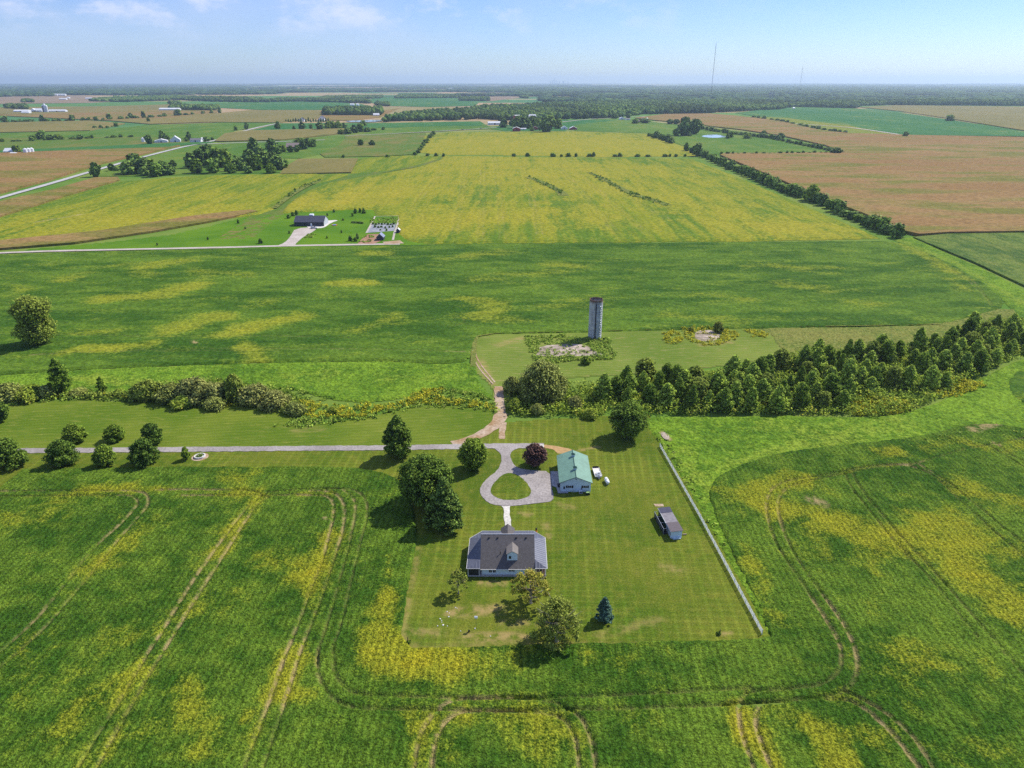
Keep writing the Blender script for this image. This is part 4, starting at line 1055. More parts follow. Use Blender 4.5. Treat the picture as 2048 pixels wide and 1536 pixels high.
def plab(px, py, s, y):
    side = 'western' if px < 1450 else ('middle' if px < 1720 else 'eastern')
    dep = 'front' if py > (interp(edge_lo, px)+interp(edge_hi, px))/2 + 8 else ('back' if py < (interp(edge_lo, px)+interp(edge_hi, px))/2 - 8 else 'inner')
    sz = 'tall' if s > 1.12 else ('short' if s < 0.88 else 'medium high')
    return '%s young leafy tree in the %s rows of the %s part of the plantation' % (sz, dep, side)
for i, (x, y, px, py) in enumerate(placed):
    s = rs.uniform(0.56, 1.04)*(1.0 if py < interp(edge_lo, px)-12 else .92); w = (s*.75+.18)*rs.uniform(1.0, 1.3)
    c_, r_ = slab_[(x, y, px, py)]
    sz = 'tall' if s > .9 else ('short' if s < 0.7 else 'medium')
    lab = '%s young tree, %s from the front in the %s strip counted from plantation left' % (sz, ordn(r_+1), ordn(c_+1))
    if i < 7: o = protos[i]; o.location = (x, y, 0.03); o.scale = (w, w, s); o['label'] = lab
    else: o = copy_tree(protos[i % 7], (x, y, 0.03), rs.uniform(0, 6.28), (w, w, s), lab, PG); o.rotation_euler[0] = rs.uniform(-.07, .07); o.rotation_euler[1] = rs.uniform(-.07, .07)

# ---- uncountable cover: brush, goldenrod, weeds, each one mass of leaf tufts
def tufts(name, label, polys, density, h, r, leaf, per=14, size=0.4, seed=0, world=False, avoid=None):
    rs_ = np.random.RandomState(seed); bl = []
    for px in polys:
        pts = px if world else world_poly(px)
        xs = [p[0] for p in pts]; ys = [p[1] for p in pts]
        A = (max(xs)-min(xs))*(max(ys)-min(ys)); n = int(A*density)
        X = rs_.uniform(min(xs), max(xs), n); Y = rs_.uniform(min(ys), max(ys), n)
        ok = inside(X, Y, pts)
        if avoid is not None: ok &= ~(inside(X, Y, world_poly(avoid)) & (rs_.rand(len(X)) < 0.66))
        X = X[ok]; Y = Y[ok]
        k = 0.55 + 0.9*np.clip(vnoise(X, Y, 0.12, seed+3) + 0.5, 0, 1)**1.5 * rs_.uniform(0.7, 1.3, len(X))
        rr = r*rs_.uniform(.7, 1.3, len(X))
        bl.append(np.stack([X, Y, h*k*0.45, rr, rr, h*k*0.55], 1))
    bl = np.concatenate(bl)
    V, F = blob_leaves(bl, per, size, seed, out=.6, fill=.5)
    o = link(name, np_mesh(name, V, F, leaf))
    return tag(o, label, None, None, 'stuff')
tufts('brush', 'tangled weedy brush filling the ground under the plantation', [[(1012, 800), (1016, 828), (1060, 832), (1150, 832), (1240, 828), (1290, 828), (1400, 829), (1560, 829), (1690, 829), (1760, 834), (1810, 826), (1850, 808), (1900, 786), (1960, 752), (2010, 722), (2100, 700), (2100, 640), (1990, 640), (1920, 662), (1860, 692), (1720, 705), (1600, 710), (1540, 735), (1400, 752), (1220, 765), (1130, 775), (1050, 785)]],
      0.45, 3.0, 1.4, L_brush, 13, 0.45, 200)
tufts('creek_brush', 'tangled olive brush filling the creek thicket between the bushes', [[(265, 800), (330, 770), (430, 762), (520, 775), (590, 805), (610, 828), (560, 832), (500, 812), (420, 815), (330, 806)], [(-60, 812), (0, 790), (60, 782), (140, 786), (262, 790), (262, 800), (150, 796), (60, 802)]], 0.32, 2.6, 1.6, L_oak, 15, 0.45, 205)
tufts('goldenrod', 'yellow goldenrod at the front edge of the plantation', [[(1690, 800), (1740, 792), (1800, 800), (1830, 812), (1800, 830), (1700, 830)], [(1850, 765), (1900, 755), (1960, 765), (1970, 775), (1900, 800), (1870, 790)]], 0.5, 1.6, 0.8, L_golden, 14, 0.38, 210)
tufts('goldenrod', 'yellow goldenrod and weeds along the winding creek', [[(600, 800), (640, 806), (700, 812), (800, 805), (850, 780), (885, 778), (890, 800), (980, 806), (996, 822), (900, 810), (830, 810), (760, 828), (700, 838), (640, 838), (610, 835), (590, 815)], [(0, 802), (80, 792), (180, 788), (262, 798), (180, 792), (100, 797), (0, 812)], [(270, 800), (400, 812), (500, 812), (580, 830), (500, 806), (400, 806)]], 0.45, 1.5, 0.8, L_golden, 13, 0.38, 220)
tufts('creek_weeds', 'pale green weeds along the creek banks', [[(545, 854), (590, 836), (640, 834), (690, 836), (760, 824), (830, 806), (860, 790), (885, 776), (960, 790), (992, 806), (998, 828), (960, 822), (900, 816), (830, 816), (760, 836), (680, 848), (600, 856)], [(0, 790), (100, 775), (270, 790), (270, 806), (150, 798), (0, 815), (-200, 825), (-200, 800)], [(600, 800), (560, 786), (520, 770), (590, 776), (650, 800)]], 0.40, 1.1, 0.9, L_weeds, 12, 0.42, 230)
tufts('weeds', 'weeds round the old foundation and the foot of the silo', [[(1048, 672), (1130, 670), (1165, 678), (1205, 675), (1222, 680), (1218, 692), (1232, 705), (1230, 718), (1180, 722), (1110, 726), (1070, 722), (1058, 700)]], 0.55, 1.1, 0.8, L_weeds, 12, 0.36, 240, avoid=[(1078, 690), (1140, 686), (1175, 690), (1190, 702), (1212, 712), (1160, 713), (1100, 714), (1070, 713), (1076, 702)])
tufts('weeds', 'weedy islands in the mown meadow right of the silo', [[(1325, 668), (1345, 662), (1362, 668), (1366, 682), (1350, 690), (1328, 686)], [(1362, 658), (1400, 654), (1460, 660), (1482, 668), (1470, 680), (1440, 690), (1400, 692), (1378, 684), (1366, 668)], [(1480, 660), (1520, 662), (1536, 670), (1530, 677), (1500, 674)]], 0.40, 1.3, 0.9, L_golden, 13, 0.36, 250, avoid=[(1390, 662), (1425, 659), (1442, 668), (1436, 681), (1405, 685), (1387, 677)])
tufts('ditch_weeds', 'rank green weeds between the fence and the tall meadow', [[(1316, 868), (1350, 905), (1388, 965), (1420, 1030), (1455, 1100), (1448, 1100), (1405, 1020), (1370, 960), (1330, 900), (1310, 872)], [(1840, 885), (1900, 868), (2048, 862), (2048, 880), (1940, 890), (1880, 900)]], 0.22, 0.9, 0.7, L_weeds, 12, 0.36, 260)

# ---- hedgerows and middle distance trees
def far_proto(seed, kind, leaf, name='tree', k=16, per=34, size=1.1):
    root = empty(name, (0, 0, 0), 0, 'tree', 'tree', None)
    bl = crown_blobs(kind, 5.0, 1.2, 9.6, k, 1.9, seed, .85)
    V, F = merge([blob_leaves(bl, per, size, seed, fill=.3, out=.85), blob_leaves(core(5, .8, 9, kind, seed), 30, 1.6, seed+2, out=.95, fill=.1)])
    link('crown', np_mesh('crown', V, F, leaf), root)
    trunk_mb(10, .32, 3, 3, seed).build('trunk', root, M_bark)
    return root
def simple_proto(seed, kind, leaf, name, k=10, per=30, size=1.3):
    """small in the picture: one mesh, foliage down to a short stem"""
    bl = crown_blobs(kind, 5.0, 0.8, 9.2, k, 2.3, seed, .85, .1)
    V, F = merge([blob_leaves(bl, per, size, seed, fill=.25, out=.9), blob_leaves(core(5, .3, 8.6, kind, seed), 26, 1.8, seed+2, out=.95, fill=.1)])
    o = link(name, np_mesh(name, V, F, leaf))
    return tag(o, 'tree', 'tree')
protoF = [far_proto(300, 'round', L_far), far_proto(301, 'tall', L_hedge), far_proto(302, 'dome', L_mid), far_proto(303, 'ovate', L_far)]
protoS = [simple_proto(310, 'dome', L_hedge, 'shrub'), simple_proto(311, 'round', L_far, 'shrub'), simple_proto(312, 'dome', L_far, 'shrub')]
protoC = simple_proto(320, 'cone', L_pine, 'conifer_tree')
usedp = set()
def put(proto, px, py, w, h, label, group, name=None, cat='tree', rz=None, world=None, dims=None):
    x, y = world if world else P(px, py)
    if dims: Wm, Hm = dims
    else: Wm = w*MPP(px, py); Hm = max(1.0, height_px(px, py, h))
    sc = (Wm/10.0, Wm/10.0, Hm/10.0)
    rz = rs.uniform(0, 6.28) if rz is None else rz
    if id(proto) not in usedp:
        usedp.add(id(proto)); o = proto
        o.location = (x, y, 0.0); o.scale = sc; o.rotation_euler = (0, 0, rz); o['label'] = label
        if group: o['group'] = group
        return o
    return copy_tree(proto, (x, y, 0.0), rz, sc, label, group)

def along(pts, step_px, jitter=0.3):
    """points along a pixel polyline, evenly in pixels"""
    out = []
    for (a, b), (c, d) in zip(pts, pts[1:]):
        L = math.hypot(c-a, d-b); n = max(1, int(L/step_px))
        for i in range(n):
            f = (i + rs.uniform(0, jitter))/n
            out.append((a+(c-a)*f, b+(d-b)*f))
    return out
# clumps listed as (foot x, foot y, width, height) in the photograph
clA = [(192,353,22,26),(224,341,16,14),(233,342,9,9),(258,349,30,28),(272,346,40,36),(288,347,36,30),(300,344,30,24),(290,351,20,18),(313,353,26,26),(328,350,30,28),(342,349,22,18),(346,333,14,13)]
clB = [(383,336,26,30),(400,332,34,34),(418,330,36,38),(436,333,36,36),(450,334,36,34),(395,346,28,26),(427,346,30,28),(456,343,16,14)]
clC = [(508,312,22,34),(520,317,26,26),(545,303,28,26),(556,308,22,18),(500,336,32,34),(515,340,28,28),(530,336,28,32),(546,331,26,28),(560,339,26,26),(480,341,28,28),(464,346,18,18),(498,346,18,14),(542,346,20,18),(570,337,18,18)]
clD = [(566,304,14,14),(581,305,12,13),(594,304,13,13),(606,299,18,18),(615,293,18,17),(626,294,18,16),(600,284,24,8)]
G1 = 'trees in the clumps beside the country road'
for nm, cl in (('leftmost clump beside the country road', clA), ('middle clump round the yellow patch', clB), ('tallest clump below the brown roofed house', clC), ('grove round the brown roofed country house', clD)):
    big_ = max(c[3] for c in cl)
    ordr = sorted(cl, key=lambda c: c[0])
    for i, c in enumerate(cl):
        sz = 'highest tree' if c[3] == big_ else ('large tree' if c[3] > 0.75*big_ else ('middling tree' if c[3] > .5*big_ else 'low tree'))
        pos_ = ordr.index(c)/(len(cl)-1.0)
        sd_ = 'left' if pos_ < .34 else ('right' if pos_ > .66 else 'central')
        put(protoF[(i*7+c[0]) % 4], c[0], c[1], c[2]*1.05, c[3], '%s, %s from the left in the %s' % (sz, ordn(ordr.index(c)+1), nm), G1)
# hedgerow between the ripening soybeans and the ripe corn
HG = 'bushes of the long hedgerow'
h1 = along([(1297,271),(1320,277),(1345,286)], 7) + along([(1372,300),(1400,309),(1440,327),(1500,352),(1560,378),(1600,392)], 8) + along([(1600,392),(1645,408),(1690,430),(1740,450),(1775,464),(1808,478)], 12)
for i, (x, y) in enumerate(h1):
    f = (x-1297)/510.0
    w = 11 + 18*f + rs.uniform(-2, 4); h = 9 + 13*f + rs.uniform(-3, 6)
    if 1690 < x < 1735: h *= .6
    part_ = 'far end' if x < 1360 else ('upper stretch' if x < 1480 else ('middle stretch' if x < 1620 else 'near end'))
    sz = 'tall bushy tree' if h > 17 + 6*f else ('low bush' if h < 12 + 10*f else 'rounded bush')
    put(protoS[i % 3] if i % 4 else protoF[1], x, y+2, w, h, '%s, %s from the far end of the long hedgerow beside the ripe corn' % (sz, ordn(i+1)), HG)
put(protoF[2], 1624, 402, 34, 30, 'tallest tree of the long hedgerow, standing near its middle', None)
for x, y, w, h, lab in [(1342,287,16,12,'round tree at the gap in the far end of the long hedgerow'), (1396,312,22,24,'tree above the hedgerow bend by the pond pasture corner')]:
    put(protoF[0], x, y, w, h, lab, None)
for i, (x, y) in enumerate(along([(1385,255),(1420,262),(1480,270),(1540,277),(1600,290),(1650,300),(1684,307)], 8)):
    put(protoS[i % 3], x, y, rs.uniform(9, 14), rs.uniform(5, 9), 'low bush, %s from the left in the hedge between pond pasture and ripe corn' % ordn(i+1), 'bushes of the pond pasture hedge')
for i, (x, y) in enumerate(along([(1440,310),(1560,309),(1685,307)], 11)):
    put(protoS[i % 3], x, y, rs.uniform(5, 11), rs.uniform(3, 7), 'small bush, %s from the left on the lower fence line of the pond pasture' % ordn(i+1), 'bushes on the lower pasture line')
for x, y, w, h, lab in [(1368,271,32,34,'highest spreading tree in the pond pasture'), (1388,268,26,28,'slimmer tree at the right of the highest pasture tree'), (1352,272,14,14,'round bush left of the highest pasture tree'), (1379,272,9,8,'small bush under the highest pasture tree'),
                        (1455,277,9,10,'small tree at the right end of the pond'), (1461,275,12,12,'second small tree just right of the pond'), (1494,277,18,9,'low bush in the pasture right of the pond'), (1527,272,14,11,'bush at the pasture corner right of the pond'), (1560,279,18,12,'dark bush on the hedge corner right of the pond'), (1672,308,22,12,'wide bush at the right tip of the pond pasture'),
                        (1316,262,1,1,'')]:
    if lab: put(protoF[(x) % 4], x, y, w, h, lab, None)
# line across the ripening field
for i, x in enumerate([470,545,687,775,855,872,887,1028,1055,1105,1108,1123,1137,1152,1178,1187,1230,1240,1275,1296,1330,1340,1352,1370]):
    y = 312 if x > 830 else 314
    put(protoS[i % 3] if x != 1187 else protoC, x, y+1, rs.uniform(6, 13), rs.uniform(4, 7) if x not in (1187,) else 9, 'small bush, %s from the left on the fence line between the two ripening fields' % ordn(i+1) if x != 1187 else 'pointed little evergreen on the fence line between the ripening fields', 'bushes on the ripening field line')
for i, (x, y) in enumerate([(867,269),(863,273),(859,277),(855,283),(851,287),(847,292),(843,297),(840,301),(836,306),(830,310)]):
    put(protoS[i % 3], x, y, rs.uniform(9, 12), rs.uniform(6, 9), 'dark bush, %s from the top of the short hedge left of the ripening fields' % ordn(i+1), 'bushes of the short hedge')
for x, y, w, h, lab in [(722,291,15,12,'left bush of the pair in the weedy pasture'), (744,291,13,11,'right bush of the pair in the weedy pasture'),
                        (727,252,15,12,'dark tree beside the far pond'), (556,258,12,15,'pair of trees where the country road leaves the picture'),(588,259,7,8,'smallest tree in front of the far soybean strip'),(604,259,14,15,'leafy tree in the far soybean strip left of centre'),
                        (622,259,9,10,'slim tree in the far soybean strip'),(640,260,17,15,'broad dark tree in the far soybean strip'),(656,258,14,14,'first of the close dark trees right of the broad one'),(665,257,20,14,'big dark tree in the far soybean strip before the manor'),(677,257,16,14,'dark tree at the right end of the far soybean strip group'),(688,256,12,10,'lower tree closing the far soybean strip group'),
                        (681,268,14,9,'low left bush in the roadside thicket'),(695,268,18,13,'bushy tree in the middle of the roadside thicket'),(709,266,18,16,'higher tree in the roadside thicket'),(721,264,18,16,'highest tree in the roadside thicket'),(735,264,16,10,'low right bush in the roadside thicket'),(748,261,14,5,'trailing low bush right of the roadside thicket'),
                        (767,260,8,7,'lone bush in the green field beyond the roadside thicket'),(1018,256,0,0,'')]:
    if lab: put(protoF[(x+y) % 4], x, y, w, h, lab, None)
# farmstead trees
for x, y, w, h, lab in [(1008,255,18,18,'round tree left of the red barns'),(1024,252,14,12,'small tree behind the white barn end'),(1037,257,26,24,'large tree above the left red barn'),(1050,257,28,27,'biggest rounded tree between the red barns'),(1065,255,24,22,'round tree behind the right red barn'),(1076,258,22,20,'leafy tree just right of the right red barn'),
                        (1092,264,34,28,'pale willow like tree right of the red barns'),(1100,254,26,22,'dark tree behind the pale willow like one'),(1117,257,20,18,'tree left of the arched white shed'),(1064,262,10,7,'small bush at the right red barn'),
                        (1230,237,14,12,'dark tree left of the white hill houses'),(1257,236,12,8,'bush beside the white hill houses'),(1290,246,24,9,'wide bush right of the brown hill roof'),(1270,247,16,9,'bush behind the brown hill roof'),
                        (1340,248,16,9,'left bush of the row above the pond pasture'),(1352,248,16,9,'right bush of the row above the pond pasture'),(1396,254,18,14,'tree at the corner of the ripe corn above the pasture'),
                        (1810,274,12,10,'lone round bush on the gravel lane end at the far right'),(1899,242,18,12,'single large bush in the far olive corn field'),
                        (300,288,18,18,'round tree in front of the small white farm sheds'),(325,283,14,20,'tall dark tree behind the white gabled barn'),(333,283,14,12,'brownish tree left of the white gabled barn'),(378,281,10,18,'tall tree behind the white farmhouse'),(373,283,9,8,'low tree left of the white farmhouse'),(413,283,15,9,'flat crowned tree right of the white farmhouse'),(425,280,8,6,'small bush at the end of the white farm'),
                        (36,306,14,15,'leafy tree between the white house and the grain bins'),(30,306,8,14,'thin tree beside the white farmhouse at the left edge'),(472,261,9,9,'left one of two lone trees in the west fields'),(493,259,10,13,'right one of two lone trees in the west fields'),
                        (190,257,9,6,'first of three dark bushes on the west rise'),(202,257,9,7,'second of three dark bushes on the west rise'),(215,256,7,5,'third of three dark bushes on the west rise'),(232,253,10,8,'round dark bush right of the three on the west rise'),(262,237,12,11,'round tree alone on the far western slope'),(297,244,8,8,'small tree at the far western hedge end')]:
    put(protoF[(x+y) % 4], x, y, w, h, lab, None)
WG = 'bushes of the western hedge lines'
for i, (x, y) in enumerate(along([(0,284),(70,282),(130,279),(200,276),(270,274)], 17, 1) ):
    put(protoS[i % 3], x, y, rs.uniform(5, 14), rs.uniform(3, 8), 'dark bush, %s from the left on the near western hedge line' % ordn(i+1), WG)
for i, (x, y, w, h) in enumerate([(65,281,16,10),(80,279,16,14),(85,275,16,14),(100,280,18,10),(118,279,20,10),(160,279,14,9)]):
    put(protoF[(x) % 4], x, y, w, h, 'dark tree, %s of the clump on the near western hedge line' % ordn(i+1), 'trees of the western clump')
for i, (x, y) in enumerate(along([(0,246),(60,244),(130,243),(200,241),(300,236),(440,226)], 13, 1)):
    put(protoS[i % 3], x, y, rs.uniform(7, 16), rs.uniform(4, 8) if i % 5 else 13, ('bush' if i % 5 else 'higher tree') + ', %s from the left on the hedge line below the white dairy' % ordn(i+1), WG)
for i, (x, y) in enumerate(along([(1500,235),(1560,243),(1620,256),(1700,268)], 11, .6)):
    put(protoS[i % 3], x, y, rs.uniform(8, 14), rs.uniform(4, 7), 'bush, %s from the left in the hedge above the eastern ripe corn' % ordn(i+1), 'bushes of the eastern corn hedge')
# arborvitae row of the manor
for i, x in enumerate(range(572, 660, 5)):
    put(protoC, x, 243.5 + rs.uniform(-.8, .8), 5, rs.uniform(5, 9), 'pointed evergreen, %s from the left beside the grand house' % ordn(i+1), 'evergreens of the grand house')
for x, y, w, h, lab in [(585,452,9,8,'')]: pass
# garden trees of the dark house
for x, y, w, h, lab, k in [(586,432,8,8,'round bush behind the left end of the dark house',0),(593,430,8,9,'second round bush behind the left end of the dark house',0),(577,437,8,8,'young tree off the left corner of the dark house',0),
                           (711,427,8,10,'left of three round bushes at the top of the far lawn',0),(720,425,7,9,'middle of three round bushes at the top of the far lawn',0),(728,427,8,10,'right of three round bushes at the top of the far lawn',0),
                           (668,425,5,6,'sapling at the top edge of the far lawn',0),(655,432,4,6,'thin sapling left of the top sapling on the far lawn',0),(705,433,5,7,'sapling below the three round bushes',0),
                           (701,482,9,10,'left of three bushes by the garden edge',0),(711,483,9,9,'middle of three bushes by the garden edge',0),(715,478,8,11,'right of three bushes by the garden edge',0),
                           (683,466,4,6,'tiny sapling in the middle of the far lawn',0),(654,477,4,5,'tiny sapling near the lane on the far lawn',0),(579,467,5,6,'small bush on the left edge of the drive',0),
                           (521,487,9,9,'round bush on the lane west of the dark house',0),(477,447,6,8,'young tree on the western far lawn',0),(416,480,4,6,'sapling by the lane on the western far lawn',0),(315,491,4,6,'westernmost sapling by the lane',0),(491,458,4,5,'second young tree on the western far lawn',0),
                           (686,441,6,4,'low dark shrub beside the patio tip',0)]:
    put(protoS[(x) % 3] if w > 6 else protoF[x % 4], x, y, w, h, lab, 'young plants on the far lawn')
for i, x in enumerate([706, 712, 718, 724]):
    put(protoS[1], x, 446+i*.4, 8, 4, 'low brown shrub, %s from the left in the bed on the far lawn' % ordn(i+1), 'shrubs of the planted bed')
for i, (x, y) in enumerate([(746,449),(752,450),(758,449),(764,450),(770,449),(776,450),(782,450),(788,449),(750,455),(757,456),(763,455),(771,457),(779,456),(785,455),(761,461),(773,462)]):
    put(protoS[0], x, y, rs.uniform(4, 7), rs.uniform(3, 5), 'garden plant, %s along the rows on the grey weed fabric' % ordn(i+1), 'plants on the weed fabric')
tufts('garden_rows', 'green vegetable rows in the fenced garden', [[(743, 436), (796, 435), (793, 446), (739, 447)], [(724, 473), (750, 472), (748, 476), (722, 477)], [(720, 481), (748, 480), (746, 485), (718, 486)]], 0.12, 0.9, 0.8, L_weeds, 12, 0.7, 400)
tufts('drive_shrubs', 'pale shrubs in the bed inside the drive', [[(612, 468), (630, 468), (632, 475), (610, 476)]], 0.15, 1.4, 1.0, L_weeds, 12, 0.6, 401)

tufts('strip_weeds', 'dark weedy strips curving through the ripening soybeans', [[(1055,354),(1080,361),(1106,373),(1126,384),(1130,394),(1118,390),(1098,378),(1070,365)], [(1178,344),(1208,356),(1244,376),(1275,390),(1312,400),(1338,411),(1330,415),(1300,405),(1262,394),(1230,378),(1195,360)], [(548,420),(578,396),(612,376),(645,362),(640,360),(604,372),(566,396)]], 0.045, 2.4, 1.5, L_hedge, 10, 0.9, 402)
CLEAR = []
for px_, py_, w_, d_, m_ in [(1190,187.5,150,2.2,M_hay),(1330,191,70,2.4,M_cornolive),(1255,198,90,2.2,M_hay),(1440,185,110,1.8,M_hay),(1570,191,80,2.4,M_cornolive),(1720,186,140,1.8,M_hay),(1840,193,80,2.5,M_hay),(1980,187,110,1.9,M_cornolive),(1120,195,50,2.5,M_cornolive),(1400,195,60,2.2,M_hay),(1660,197,70,2.2,M_cornolive),
      (90,176,160,1.2,M_cornolive),(330,174,200,1.1,M_brownfield),(560,180,150,1.5,M_hay),(700,176,220,1.2,M_brownfield),(860,181,180,1.5,M_cornolive),(980,176,160,1.2,M_hay),(1200,175,200,1.0,M_hay)]:
    q_ = [(px_-w_/2, py_+d_), (px_+w_/2, py_+d_*.8), (px_+w_/2, py_-d_), (px_-w_/2, py_-d_*.8)]
    CLEAR.append(world_poly(q_)); slabfield('far_field', q_, m_, 0.05, 0.5)
def not_clear(X, Y):
    k = np.ones(len(X), dtype=bool)
    for p_ in CLEAR: k &= ~inside(X, Y, p_)
    return k
# ---------------------------------------------------------------- far woods, each one mass of crowns
def wood(name, label, polys, hgt, rad, leaf=None, seed=0, dens=1.0, n=8, cap=16000):
    rs_ = np.random.RandomState(seed); C_ = []
    for px in polys:
        pts = world_poly(px)
        xs = [p[0] for p in pts]; ys = [p[1] for p in pts]
        A = (max(xs)-min(xs))*(max(ys)-min(ys)); m = int(min(cap, dens*A/(rad*rad*2.2)))
        X = rs_.uniform(min(xs), max(xs), m); Y = rs_.uniform(min(ys), max(ys), m)
        ok = inside(X, Y, pts) & not_clear(X, Y); C_.append(np.stack([X[ok], Y[ok]], 1))
    C_ = np.concatenate(C_); m = len(C_)
    h = hgt*(0.72 + 0.5*rs_.rand(m)) * (1 + 0.35*vnoise(C_[:, 0], C_[:, 1], 1/(rad*12), seed+9))
    r = rad*(0.75 + 0.6*rs_.rand(m))
    lv = [(0.0, .55), (0.38, 1.0), (0.68, .92), (0.88, .6), (1.0, .12)]
    ang = np.arange(n)*2*math.pi/n
    V = np.zeros((m, len(lv)*n, 3))
    for i, (z, q) in enumerate(lv):
        jit = 0.75 + 0.5*rs_.rand(m, n)
        a = ang[None, :] + rs_.rand(m, 1)*6.28 + (i % 2)*math.pi/n
        V[:, i*n:(i+1)*n, 0] = C_[:, 0:1] + r[:, None]*q*jit*np.cos(a if i == 0 else ang[None, :]+(i % 2)*math.pi/n)
        V[:, i*n:(i+1)*n, 1] = C_[:, 1:2] + r[:, None]*q*jit*np.sin(a if i == 0 else ang[None, :]+(i % 2)*math.pi/n)
        V[:, i*n:(i+1)*n, 2] = h[:, None]*z + (rs_.rand(m, n)-.5)*h[:, None]*.10 + 0.1
    F = []
    for i in range(len(lv)-1):
        for k in range(n):
            F.append([i*n+k, i*n+(k+1) % n, (i+1)*n+(k+1) % n, (i+1)*n+k])
    F = np.array(F)[None] + (np.arange(m)*len(lv)*n)[:, None, None]
    o = link(name, np_mesh(name, V.reshape(-1, 3), F.reshape(-1, 4), leaf or L_wood))
    return tag(o, label, None, None, 'stuff')
def wood_mat(name, a, b, sc):
    t = NT(name); v = t.pos(); g = t.n('ShaderNodeNewGeometry')
    r = g.outputs['Random Per Island']; n = t.noise(v, sc, 4, 0.7)
    c = t.mix(t.ramp(t.math('ADD', t.math('MULTIPLY', r, .6), t.math('MULTIPLY', n, .6)), .3, .95), a, b)
    c = t.scale(c, t.ramp(t.noise(v, sc*6, 2, .7), .3, .7, .6, 1.3))
    c = t.scale(c, t.ramp(t.noise(t.pos((1, .35, 1)), 0.0035, 4, .65), .35, .65, .62, 1.5))
    t.bump(t.noise(v, sc*5, 2, .7), 1.5)
    t.b.inputs['Specular IOR Level'].default_value = 0.04
    return t.out(c, .9)
L_wood = wood_mat('wood_canopy', (0.030, 0.070, 0.014), (0.11, 0.165, 0.028), 0.05)
L_woodfar = wood_mat('far_wood_canopy', (0.022, 0.055, 0.018), (0.065, 0.110, 0.028), 0.015)
wood('woodland', 'broad dark wood behind the red barn farmstead', [[(765,244),(905,241),(960,238),(1000,242),(1130,239),(1225,236),(1285,229),(1400,227),(1475,223),(1560,219),(1592,213),(1590,206),(1480,204),(1300,206),(1150,210),(990,215),(940,222),(860,226),(790,236)]], 17, 8.5, seed=1)
wood('woodland', 'rectangular dark wood left of the centre in the far fields', [[(647,231),(762,231),(764,224),(650,223)]], 19, 8, seed=2, dens=1.5)
wood('woodland', 'long low wood beside the olive field in the north west', [[(338,220),(430,221),(436,217),(345,216)]], 17, 9, seed=3, dens=1.6)
wood('woodland', 'dark wood strip right of the big pasture on the right', [[(1590,214),(1710,217),(1722,212),(1780,210),(2048,212),(2400,213),(2400,205),(1900,205),(1600,208)]], 18, 9, seed=4, cap=14000)
wood('woodland', 'scattered thickets of the north western fields', [[(0,193),(105,193),(115,188),(0,187)],[(180,203),(250,204),(340,201),(338,198),(200,199)],[(220,197),(330,199),(430,204),(540,205),(520,198),(330,193)],[(510,204),(600,203),(740,207),(730,201),(560,199)],[(640,199),(760,197),(765,194),(650,195)],
     [(45,205),(66,205),(66,202),(45,202)],[(14,218),(52,219),(52,214),(14,213)],[(340,209),(360,209),(360,207),(340,207)]], 15, 10, seed=5, cap=3500)
wood('woodland', 'thickets in the teal fields north of the centre', [[(752,211),(778,213),(778,209),(754,208)],[(790,197),(920,196),(920,192),(800,191)],[(920,202),(978,202),(978,197),(920,197)],[(1040,196),(1056,197),(1056,195),(1040,195)]], 15, 9, seed=6, cap=3000)
wood('woodland', 'unbroken hazy woodland spreading over the right horizon', [[(1080,206),(1300,204),(1480,203),(1700,205),(2048,206),(2500,207),(2500,178),(1700,177),(1150,177),(1000,183),(1090,187),(1085,195)]], 16, 30, L_woodfar, seed=7, dens=1.2, cap=26000)
# random far woods out to the horizon
rs2 = random.Random(11); fw = []
for _ in range(430):
    py = 163 + 0.8 + 30*rs2.random()**1.7
    px = rs2.uniform(-200, 2250)
    if py > 184 and 560 < px < 1080: continue
    x, y = P(px, py)
    if y < 5200 or y > 38000: continue
    w_ = rs2.uniform(250, 1400)*(1 + y/12000); d_ = rs2.uniform(120, 500)*(1 + y/9000)
    fw.append((x, y, w_, d_))
rs_ = np.random.RandomState(12); C_ = []
for x, y, w_, d_ in fw:
    rr = 22 + y/500.0
    m = int(min(260, w_*d_/(rr*rr*1.8)))
    a = rs_.rand(m, 2)
    for i in range(m): C_.append((x + (a[i, 0]-.5)*w_, y + (a[i, 1]-.5)*d_, rr))
C_ = np.array(C_); C_ = C_[not_clear(C_[:, 0], C_[:, 1])]
def lump_mesh(C_, h0, seed):
    rs_ = np.random.RandomState(seed); m = len(C_); n = 7
    lv = [(0.0, .8), (0.6, 1.0), (0.9, .75), (1.0, .25)]
    V = np.zeros((m, len(lv)*n, 3)); ang = np.arange(n)*2*math.pi/n
    h = h0*(.7+.6*rs_.rand(m))
    for i, (z, q) in enumerate(lv):
        j = .7+.6*rs_.rand(m, n)
        V[:, i*n:(i+1)*n, 0] = C_[:, 0:1] + C_[:, 2:3]*q*j*np.cos(ang)[None]
        V[:, i*n:(i+1)*n, 1] = C_[:, 1:2] + C_[:, 2:3]*q*j*np.sin(ang)[None]
        V[:, i*n:(i+1)*n, 2] = h[:, None]*z*(.85+.3*rs_.rand(m, n))
    F = []
    for i in range(len(lv)-1):
        for k in range(n): F.append([i*n+k, i*n+(k+1) % n, (i+1)*n+(k+1) % n, (i+1)*n+k])
    F.append([3*n+k for k in (0, 1, 2, 3)]); F.append([3*n+k for k in (0, 3, 4, 6)])
    F = np.array(F)[None] + (np.arange(m)*len(lv)*n)[:, None, None]
    return V.reshape(-1, 3), F.reshape(-1, 4)
V, F = lump_mesh(C_, 17, 13)
tag(link('woodland', np_mesh('woodland', V, F, L_woodfar)), 'bluish woods and tree belts dotted over the far horizon', None, None, 'stuff')
